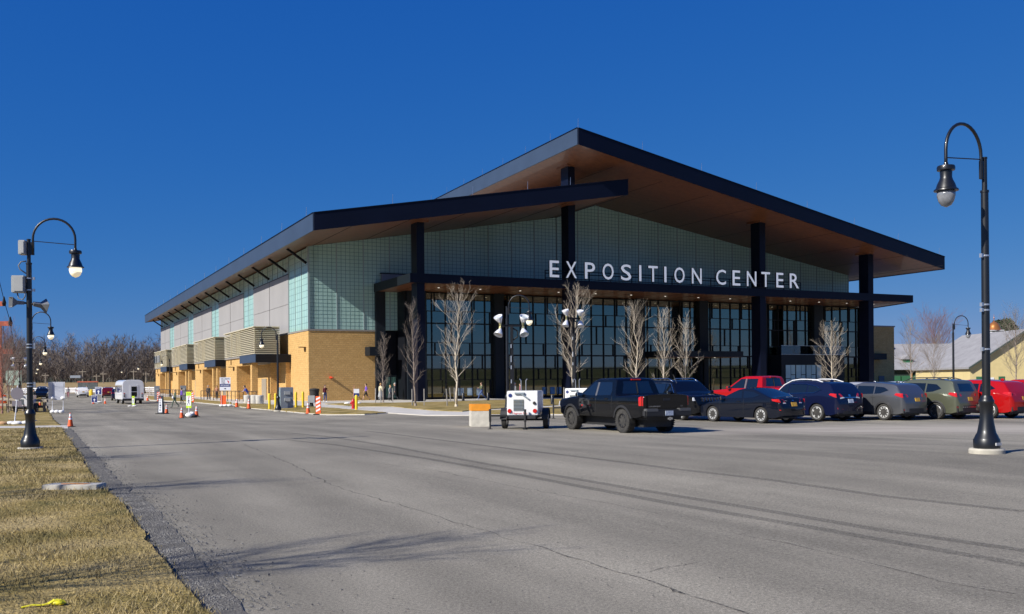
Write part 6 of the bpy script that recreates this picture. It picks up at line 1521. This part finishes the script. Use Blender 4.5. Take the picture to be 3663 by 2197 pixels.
# local +x forward, rear-left corner at origin
sec = [(0, .5), (0.03, 1.2), (.0, 2.2), (-.1, 2.55), (-.4, 2.72), (-1.15, BH), (-1.9, 2.72), (-2.2, 2.55), (-2.3, 2.2), (-2.33, 1.2), (-2.3, .5)]
sec2 = [(y, z) for y, z in sec]
MB().slab([(0, y, z) for y, z in sec2], (BL_, 0, 0)).build('body', BUSW, bus, bevel=.05)
MB().box(BL_ - .2, BL_ + 1.3, -2.1, -.2, .5, 1.5).build('hood', BUSW, bus, bevel=.12)
for z0, z1 in ((1.42, 1.98), (.82, 1.36)): MB().box(-.03, .02, -1.55, -.95, z0, z1).build('rear_window', GLASSD, bus, bevel=.01)
MB().box(-.02, .02, -1.7, -.8, .7, 2.15).build('rear_door', BUSW, bus)
MB().box(.4, 1.1, .0, .045, 1.35, 2.1).build('side_window', GLASSD, bus)
for k in range(1, 5): MB().box(.4 + 1.15 * k, 1.3 + 1.15 * k, .0, .045, 1.3, 2.1).build('side_window', GLASSD, bus)
MB().box(-.12, .3, -2.28, -.02, .38, .62).build('rear_bumper', PLASTIC, bus, bevel=.02)
for y in (-.2, -2.1):
    for z in (.85, 1.02, 1.19): MB().lathe([(.07, -.03), (.07, .01)], 10, (-.0, y, z), 'X').build('tail_light', PLASTIC if z != 1.19 else TAIL, bus)
ty, rm, bk = wheel_meshes(.4, .24, .6, 8, RIMS)
for x in (1.3, 5.6):
    for y in (-.2, -2.1): wo_ = inst('wheel', ty, (x, y, .4), bus); inst('rim', rm, (0, 0, 0), wo_)
MB().box(.2, 6.8, -2.1, -.2, .4, .6).build('underbody', PLASTIC, bus)

# ================================================================== light-tower trailers, concrete block
def tower_trailer(p, rz, label, mast_h, yaw):
    r_ = empty('light_tower_trailer', p, rz, label, 'trailer', 'portable light towers')
    TW_ = mat('trailer_white', (0.75, 0.75, 0.74), 0.35, coat=.3)
    b = MB().box(-.58, .58, -.75, .75, .52, 1.42).build('housing', TW_, r_, bevel=.025)
    # rear face is -y
    gr = MB().box(-.33, .05, -.765, -.745, .68, 1.1).build('radiator_grille', mat('grille_bronze', (0.2, 0.17, 0.08), 0.4, 0.5, vscale=8, col2=(0.08, 0.1, 0.14)), b)
    for k in range(8): MB().box(-.33, .05, -.775, -.762, .69 + k * .052, .71 + k * .052).build('grille_slat', MATS['rail_metal'], gr)
    MB().lathe([(.07, -.762), (.07, -.75)], 16, (-.45, 0, 1.25), 'Y').build('round_emblem', BLUE, b)
    for x in (-.48, .46): MB().lathe([(.075, -.79), (.085, -.75)], 16, (x, 0, .68), 'Y').build('tail_light', TAIL, b)
    MB().lathe([(.05, -.8), (.06, -.75)], 12, (.44, 0, .97), 'Y').build('fuel_cap', RUB, b)
    inst('lettering', text_mesh('Magnum Pro', SIGNRED, .55, .09, .004), (-.1, -.752, .585), b)
    MB().slab([(-.585, -.2, 1.0), (-.585, -.05, 1.28), (-.585, .1, 1.0), (-.585, -.05, .86)], (-.006, 0, 0)).build('diamond_mark', mat('mark_grey', (0.3, 0.28, 0.32), 0.5), b)
    MB().box(-.592, -.582, -.45, .35, .84, .9).build('side_stripe', ORANGE, b)
    MB().box(-.5, .5, -.9, 1.0, .4, .52).build('chassis', PLASTIC, r_); MB().tube([(-.72, 0, .34), (.72, 0, .34)], .04, 8).build('axle', PLASTIC, r_)
    MB().tube([(0, 1.0, .45), (0, 2.0, .42)], .05, 6).build('tow_bar', PLASTIC, r_)
    ty, rm, bk = wheel_meshes(.34, .18, .62, 6, WHT)
    for s_ in (-1, 1):
        wo_ = inst('wheel', ty, (s_ * .78, 0, .34), r_, (0, 0, -s_ * math.pi / 2)); inst('rim', rm, (0, 0, 0), wo_)
        vs = []
        for k in range(9):
            q = math.pi * k / 8
            for x in (.66, .9): vs.append((s_ * x, .42 * math.cos(q), .36 + .42 * math.sin(q)))
        f = MB().add(vs, [(2 * i, 2 * i + 1, 2 * i + 3, 2 * i + 2) for i in range(8)]).build('fender', PLASTIC, r_); sm_ = f.modifiers.new('t', 'SOLIDIFY'); sm_.thickness = .02
    for x, y in ((-1.25, -.55), (.12, -.92)):
        MB().tube([(x, y, 0), (x, y, .3)], .03, 6).tube([(x, y, .28), (x, y, .75)], .045, 6).bar((x, y, .5), (x * .3, y * .6, .5), .07).lathe([(.09, 0), (.09, .02)], 10, (x, y, 0)).build('outrigger_jack', PLASTIC, r_)
    mx = -.12
    MB().box(mx - .16, mx + .2, -.82, -.74, 1.3, 1.36).bar((mx + .05, -.8, 1.34), (mx + .35, -.8, 1.12), .05).build('winch', MATS['rail_metal'], b)
    for x in (-.05, .13): MB().tube([(x, -.7, 1.4), (x, -.72, 1.8), (x + (.05 if x > 0 else -.05), -.75, 1.86)], .018, 5).build('handle', PSTEEL, b)
    ms = MB().box(mx - .5, mx - .36, .3, .44, 1.0, mast_h * .62).box(mx - .48, mx - .38, .32, .42, mast_h * .6, mast_h).build('mast', BLACK, r_)
    xm = mx - .43
    for k in (0, 2, 3, 5): MB().box(xm - .04, xm + .0, .28, .3, 1.7 + k * (mast_h - 2.2) / 6.3, 1.84 + k * (mast_h - 2.2) / 6.3 + .1 * (k == 3)).build('mast_clip', PSTEEL, ms)
    ca, sa = math.cos(yaw), math.sin(yaw)
    def Q(a, z, d=0): return (xm + a * ca - d * sa, .37 + a * sa + d * ca, z)
    MB().bar(Q(-.46, mast_h), Q(.46, mast_h), .07).tube([Q(.05, mast_h - .1), Q(.22, mast_h - .2), Q(.22, mast_h - .42), Q(.03, mast_h - .55)], .03, 6).build('cross_bar', BLACK, ms)
    REFL = mat('lamp_reflector', (0.82, 0.83, 0.85), 0.25, 0.3)
    for a in (-.42, .42):
        for s_ in (1, -1):
            c = Vector(Q(a, mast_h + s_ * .1)); d = Vector((.25 * (1 if a > 0 else -1) * ca, .25 * sa - .5, s_ * .8)).normalized(); x = d.orthogonal().normalized(); y = d.cross(x); vs = []; n = 12
            pr = ((.045, 0), (.08, .07), (.135, .18), (.175, .3))
            for rr, t_ in pr:
                for k in range(n): q = 2 * math.pi * k / n; vs.append(c + d * (t_ * (1 + .25 * math.cos(q) * (rr > .2))) + (x * math.cos(q) + y * math.sin(q)) * rr)
            fs = [tuple(range(n))] + [(i * n + k, i * n + (k + 1) % n, (i + 1) * n + (k + 1) % n, (i + 1) * n + k) for i in range(3) for k in range(n)]
            MB().add([c + d * .24 + (x * math.cos(q) + y * math.sin(q)) * .135 for q in [2 * math.pi * k / 12 for k in range(12)]] + [c + d * .25 + (x * math.cos(q) + y * math.sin(q)) * .135 for q in [2 * math.pi * k / 12 for k in range(12)]], [tuple(range(11, -1, -1)), tuple(range(12, 24))]).build('lamp_lens', mat('lamp_lens', (0.45, 0.5, 0.5), 0.1, coat=1.0), ms)
            MB().bar(Q(a, mast_h), c + d * .14, .07).build('lamp_bracket', mat('lamp_bracket', (0.5, 0.45, 0.22), 0.4, .5), ms)
            o = MB().add(vs, fs).build('floodlight', REFL, ms, True); sm_ = o.modifiers.new('t', 'SOLIDIFY'); sm_.thickness = .01
    return r_
pT = G(1880, 1533)
hT = zat(1848, 1163, pT.y) - pT.z
tower_trailer(pT, R(-9), 'white light-tower trailer with raised lamp mast beside the concrete block', hT, R(10))
Y2 = 46.0; p2_ = at(2082, Y2); tower_trailer(p2_, R(-25), 'light-tower trailer hidden behind the pickup, only its lamp mast showing', zat(2075, 1136, Y2) - p2_.z, R(62))
Y3 = 78.0; p3_ = at(92, Y3); tower_trailer(p3_, R(10), 'light-tower trailer with white lamps behind the lawn lamp post', zat(92, 1297, Y3) - p3_.z, R(20))
cbm = G(1686, 1527); cb = empty('concrete_block', cbm, R(-17), 'cast concrete block with an orange painted top beside the trailer', 'block')
wl_, wr_, ht_ = .75, .85, zat(1686, 1447, cbm.y) - cbm.z
BLOCKC = mat('cast_concrete', (0.52, 0.49, 0.42), 0.85, var=.12, vscale=5, bump=.3, bscale=20)
# left face recedes left, right face recedes right from the near corner
poly = [(0, 0), (.74, .22), (.3, 1.2), (-.44, .98)]
MB().prism(poly, -.05, ht_ * .7).build('block_body', BLOCKC, cb, bevel=.015)
MB().prism([(x * 1.0, y) for x, y in poly], ht_ * .7, ht_).build('painted_top', mat('block_orange', (0.72, 0.27, 0.015), 0.6, var=.1, vscale=4), cb, bevel=.015)
# slab on the lawn
sc_ = G(255, 1762); sb_ = empty('concrete_slab', sc_, R(-2), 'low concrete slab with a faded orange mark on the lawn edge', 'slab')
MB().prism([(-.47, -.05), (.45, -.05), (.45, .3), (-.43, .3)], -.05, .13).build('slab_body', BLOCKC, sb_, bevel=.012); MB().slab([(-.2, .05, .131), (.2, .02, .131), (.26, .14, .131), (.0, .2, .131), (-.24, .14, .131)], (0, 0, .003)).build('paint_mark', MATS['block_orange'], sb_)
# yellow strap on the grass
ys = G(182, 2192); yo = empty('yellow_strap', (ys.x, ys.y, ys.z + .05), 0, 'crumpled bright yellow strap lying on the near grass', 'strap')
yo.scale = (.62, .62, .62)
YS = mat('strap_yellow', (0.8, 0.72, 0.02), 0.5)
for pts, wd_ in (([(-.32, -.1, .01), (-.2, -.05, .03), (-.1, -.02, .02), (.0, .02, .04)], .05), ([(-.03, .0, .03), (.03, .04, .07), (.1, .05, .06), (.14, .03, .02)], .09)):
    for a, b in zip(pts[:-1], pts[1:]): MB().bar(a, b, wd_, .012).build('webbing', YS, yo)
MB().blob((.07, .03, .035), (.085, .05, .035), 10, 6, .12, 2).build('knot', YS, yo, True)
# ================================================================== PEOPLE
SKIN = mat('skin', (0.5, 0.3, 0.2), 0.6)
def cloth(name, c): return mat('cloth_' + name, c, 0.85, var=.12, vscale=6)
def person(p, yaw, H, top, leg, hair, label, stride=0.0, swing=0.0, arms=None, lean=0.0, sleeve=True, shorts=False, skirt=False, shoe=None, skin=None, mask=False, pants_len=1.0, longhair=False, extra=None):
    """one continuous skinned body; faces +x locally"""
    root = empty('person', p, yaw, label, 'person'); k = H / 1.72
    J = {'pel': (0, 0, .95), 'wai': (.02 * 0 + lean * .1, 0, 1.1), 'che': (lean * .25, 0, 1.3), 'nek': (lean * .36, 0, 1.47), 'hd0': (lean * .42 + .01, 0, 1.56), 'hd1': (lean * .46 + .015, 0, 1.655)}
    for s_, n in ((1, 'l'), (-1, 'r')):
        q = stride * s_; sw = -swing * s_
        J['sh' + n] = (lean * .33, .185 * s_, 1.42)
        if arms and arms.get(n):
            J['el' + n], J['wr' + n], J['ha' + n] = arms[n]
        else:
            J['el' + n] = (lean * .3 + .16 * sw - .02, .225 * s_, 1.14); J['wr' + n] = (lean * .3 + .42 * sw + .05, .225 * s_, .91); J['ha' + n] = (lean * .3 + .5 * sw + .07, .22 * s_, .82)
        J['hi' + n] = (0, .095 * s_, .92); J['kn' + n] = (.42 * q * .5 + (.06 if q else .02), .1 * s_, .5); J['an' + n] = (.75 * q * .55 - (.03 if q > 0 else .1 if q < 0 else 0), .1 * s_, .09 + (.07 if q < 0 else 0)); a = J['an' + n]; J['to' + n] = (a[0] + .17, a[1] + .02 * s_, a[2] - .05 - (.02 if q < 0 else 0))
    E = [('pel', 'wai', 't'), ('wai', 'che', 't'), ('che', 'nek', 't'), ('nek', 'hd0', 's'), ('hd0', 'hd1', 's')]
    for n in 'lr': E += [('che', 'sh' + n, 't'), ('sh' + n, 'el' + n, 't'), ('el' + n, 'wr' + n, 't' if sleeve else 's'), ('wr' + n, 'ha' + n, 's'), ('pel', 'hi' + n, 'p'), ('hi' + n, 'kn' + n, 'p'), ('kn' + n, 'an' + n, 's' if shorts else 'p'), ('an' + n, 'to' + n, 'f')]
    rad = {'pel': .145, 'wai': .135, 'che': .155, 'nek': .065, 'hd0': .088, 'hd1': .098, 'sh': .075, 'el': .052, 'wr': .036, 'ha': .042, 'hi': .1, 'kn': .068, 'an': .048, 'to': .04}
    names = list(J); me = bpy.data.meshes.new('rig'); me.from_pydata([tuple(c * k for c in J[n]) for n in names], [(names.index(a), names.index(b)) for a, b, _ in E], [])
    ob = bpy.data.objects.new('rig', me); COL.objects.link(ob); sk = ob.modifiers.new('s', 'SKIN'); ss = ob.modifiers.new('u', 'SUBSURF'); ss.levels = 1; ss.render_levels = 1
    for i, n in enumerate(names):
        r = rad.get(n, rad.get(n[:2], .05)) * k; d = me.skin_vertices[0].data[i]; d.radius = (r, r * (.85 if n in ('che', 'wai', 'pel') else 1)); d.use_root = n == 'pel'
    bm = bpy.data.meshes.new_from_object(ob.evaluated_get(bpy.context.evaluated_depsgraph_get())); bpy.data.objects.remove(ob); bpy.data.meshes.remove(me)
    mats = {'t': top, 'p': leg, 's': skin or SKIN, 'f': shoe or mat('shoe', (0.1, 0.1, 0.1), 0.6)}; order = list(mats); bm.materials.clear()
    for o in order: bm.materials.append(mats[o])
    segs = [(Vector(J[a]) * k, Vector(J[b]) * k, t) for a, b, t in E]
    for f in bm.polygons:
        c = f.center; best, bt = 9, 't'
        for a, b, t in segs:
            d = b - a; u = max(0, min(1, (c - a).dot(d) / d.length_squared)); q = (c - a - d * u).length
            if q < best: best, bt = q, t
        if c.z > 1.5 * k and bt == 't': bt = 's' if abs(c.y) < .09 * k else 't'
        f.material_index = order.index(bt)
    bm.shade_smooth(); body = link(bpy.data.objects.new('body', bm), root)
    h = Vector(J['hd1']) * k
    hr = MB().blob((h.x - .018, 0, h.z + .02), (.108 * k, .102 * k, .112 * k), 10, 7)
    hr.v = [(x, y, z) for x, y, z in hr.v]
    hr.build('hair', hair, root, True)
    fc = MB().blob((h.x + .055 * k, 0, h.z - .035 * k), (.062 * k, .075 * k, .09 * k), 10, 7).blob((h.x + .12 * k, 0, h.z - .03 * k), (.018, .014, .024), 6, 4).build('face', skin or SKIN, root, True)
    MB().blob((h.x + .1 * k, .032, h.z - .005), (.012, .012, .01), 6, 4).blob((h.x + .1 * k, -.032, h.z - .005), (.012, .012, .01), 6, 4).build('eyes', mat('eye', (0.03, 0.02, 0.02), 0.3), root)
    if mask: MB().blob((h.x + .075 * k, 0, h.z - .075 * k), (.06 * k, .065 * k, .05 * k), 8, 5).build('face_mask', mat('mask_blue', (0.55, 0.65, 0.72), 0.8), root, True)
    if longhair: MB().blob((h.x - .06, 0, h.z - .12 * k), (.075, .12, .2 * k), 10, 6, .05).build('long_hair', hair, root, True)
    if skirt: MB().lathe([(.15 * k, 1.0 * k), (.2 * k, .85 * k), (.27 * k, .5 * k), (.28 * k, .35 * k)], 12).build('skirt', leg, root, True)
    if extra: extra(root, J, k)
    return root
yawto = lambda dx, dy: math.atan2(dy, dx)
ALG_U, ALG_V = yawto(UX, UY), yawto(VX, VY)
HB = mat('hair_brown', (0.08, 0.045, 0.025), 0.6); HBL = mat('hair_blond', (0.42, 0.26, 0.1), 0.6); HG = mat('hair_grey', (0.35, 0.34, 0.32), 0.6); HK = mat('hair_black', (0.015, 0.012, 0.01), 0.5)
JEAN = cloth('denim', (0.06, 0.1, 0.24)); KBL = cloth('black', (0.015, 0.015, 0.018)); PUR = cloth('purple', (0.16, 0.08, 0.45)); MAR = cloth('maroon', (0.13, 0.02, 0.025)); OLV = cloth('olive', (0.11, 0.13, 0.07)); GRC = cloth('grey', (0.3, 0.31, 0.32)); ROY = cloth('royal', (0.05, 0.08, 0.35)); CRM = cloth('cream', (0.6, 0.55, 0.38)); CHK = cloth('charcoal', (0.06, 0.06, 0.065)); FLR = cloth('rose', (0.35, 0.12, 0.15)); KHA = cloth('khaki', (0.4, 0.34, 0.24)); WSH = mat('white_shoe', (0.7, 0.7, 0.7), 0.5)
def bagx(c, loc, size, nm='shoulder_bag'):
    return lambda root, J, k: MB().blob(loc, size, 8, 5, .05).build(nm, c, root, True)
person(G(1163, 1439), ALG_U - 1.3, 1.66, MAR, JEAN, HB, 'woman in a long maroon coat with a tan bag by the brick wall', .1, .1, longhair=True, shoe=WSH, arms={'l': ((.15, .25, 1.15), (.3, .12, 1.22), (.36, .06, 1.26))}, extra=bagx(CRM, (.08, -.24, .85), (.1, .07, .1)))
person(G(1310, 1434), ALG_U + 3.0, 1.75, PUR, KBL, HB, 'man in a purple shirt and dark shorts walking along the brick wall', .9, .35, sleeve=False, shorts=True)
person(G(1334, 1432), ALG_U - 1.2, 1.74, KBL, JEAN, HG, 'masked man in a black shirt pointing with an outstretched arm', 0, 0, sleeve=False, mask=True, arms={'l': ((.05, .48, 1.42), (.08, .74, 1.45), (.08, .84, 1.46))})
person(G(1362, 1434), ALG_U + .3, 1.78, CRM, GRC, HBL, 'fair-haired person in a cream top and grey skirt beside the pointing man', .5, .2, skirt=True)
person(G(1396, 1436), ALG_U - .9, 1.58, GRC, CHK, HBL, 'short fair-haired woman in a grey dress before the dark doorway', .2, .1, skirt=True)
person(G(1413, 1433), ALG_U + 2.6, 1.8, CHK, CHK, HG, 'tall grey-haired person in dark clothes at the glass door', .5, .2)
person(G(1507, 1436), ALG_U + .2, 1.66, ROY, JEAN, HBL, 'blond woman in a blue jacket with a rose bag at the corner column', .6, .2, extra=bagx(FLR, (.1, -.2, .85), (.12, .08, .1)))
person(G(1723, 1431), ALG_U + math.pi, 1.78, OLV, JEAN, HB, 'man in an olive jacket and jeans striding past the glass front', 1.15, .3, shoe=WSH, arms={'l': ((.12, .24, 1.18), (.36, .1, 1.2), (.43, .06, 1.2)), 'r': ((.12, -.24, 1.18), (.36, -.1, 1.2), (.43, -.06, 1.2))})
person(G(1842, 1431), ALG_U, 1.72, GRC, CHK, HG, 'grey-clad person standing behind the light-tower trailer mast')
person(G(1862, 1431), ALG_U + 2.5, 1.66, FLR, CHK, HB, 'person in a rose top standing behind the trailer')
for px_, u_, c1, lb in ((1585, 13.2, ROY, 'dim figure in blue inside the lobby behind the first glass bay'), (1665, 15.7, CHK, 'dim figure in dark clothes inside the lobby near the posters')):
    x, y = bw(u_, .6); person((x, y, BASEZ + .07), ALG_U - 1.5, 1.72, c1, CHK, HB, lb)
person(G(626, 1459), ALG_U + math.pi, 1.68, cloth('sage', (0.14, 0.16, 0.1)), cloth('sagepants', (0.11, 0.15, 0.11)), HBL, 'long-haired woman in green carrying a white bag across the road', .75, .3, longhair=True, extra=bagx(WSH, (.2, .22, .95), (.1, .16, .14), 'white_bag'))
person(G(650, 1444), ALG_U + math.pi, 1.68, PUR, KBL, HK, 'woman in a purple jacket walking on the grass edge', .25, .2)
person(G(747, 1430), ALG_U - 2.0, 1.74, CHK, CHK, HG, 'man in a dark jacket and red sleeve leaning at the railing', 0, 0, lean=.5)
person(G(776, 1428), ALG_U - 1.8, 1.68, cloth('peach', (0.5, 0.25, 0.15)), KBL, HB, 'person in a peach top standing behind the railing')
person(G(888, 1441), ALG_U + math.pi, 1.74, ROY, KHA, HK, 'man in a royal blue shirt and pale trousers bending over the rail end', 0, 0, lean=.75, sleeve=False, arms={'l': ((.42, .2, 1.22), (.6, .15, 1.12), (.68, .12, 1.1)), 'r': ((.42, -.2, 1.22), (.6, -.15, 1.12), (.68, -.12, 1.1))})
person(G(121, 1448), 1.5, 1.75, KBL, FLR, HK, 'person in black half hidden behind the lawn lamp post', .2, .2)
P = at(243, 150); person(P, -1.2, 1.7, GRC, FLR, HB, 'far pedestrian in grey on the road beside the folded board', .5, .2)
P = at(310, 178); person(P, -1.5, 1.7, cloth('slate', (0.2, 0.28, 0.33)), CHK, HB, 'far pedestrian in slate blue near the scoreboard', .2, .1)
person(G(-8, 1452), .5, 1.7, ROY, CHK, HB, 'person in blue at the lawn edge behind the split-rail fence', .2, .1)
# orange gear heaped behind the split-rail fence
for px_, by, lb in ((62, 1441), (42, 1438), (10, 1445)) and ((62, 1443, 'tall orange construction barrel behind the split-rail fence'), (75, 1440, 'orange construction barrel just left of the lawn lamp post'), (14, 1444, 'orange construction barrel at the far end of the split-rail fence')):
    o = empty('construction_barrel', G(px_, by), 0, lb, 'barrel', 'orange barrels behind the fence'); MB().lathe([(.34, 0), (.34, .12), (.3, .14), (.27, 1.0), (.2, 1.05), (.05, 1.1)], 14).build('barrel_body', ORANGE, o, True, 40)
    for z in (.35, .7): MB().lathe([(.305 - .03 * z, z), (.3 - .03 * z, z + .15)], 14).build('reflective_band', WHITE, o)
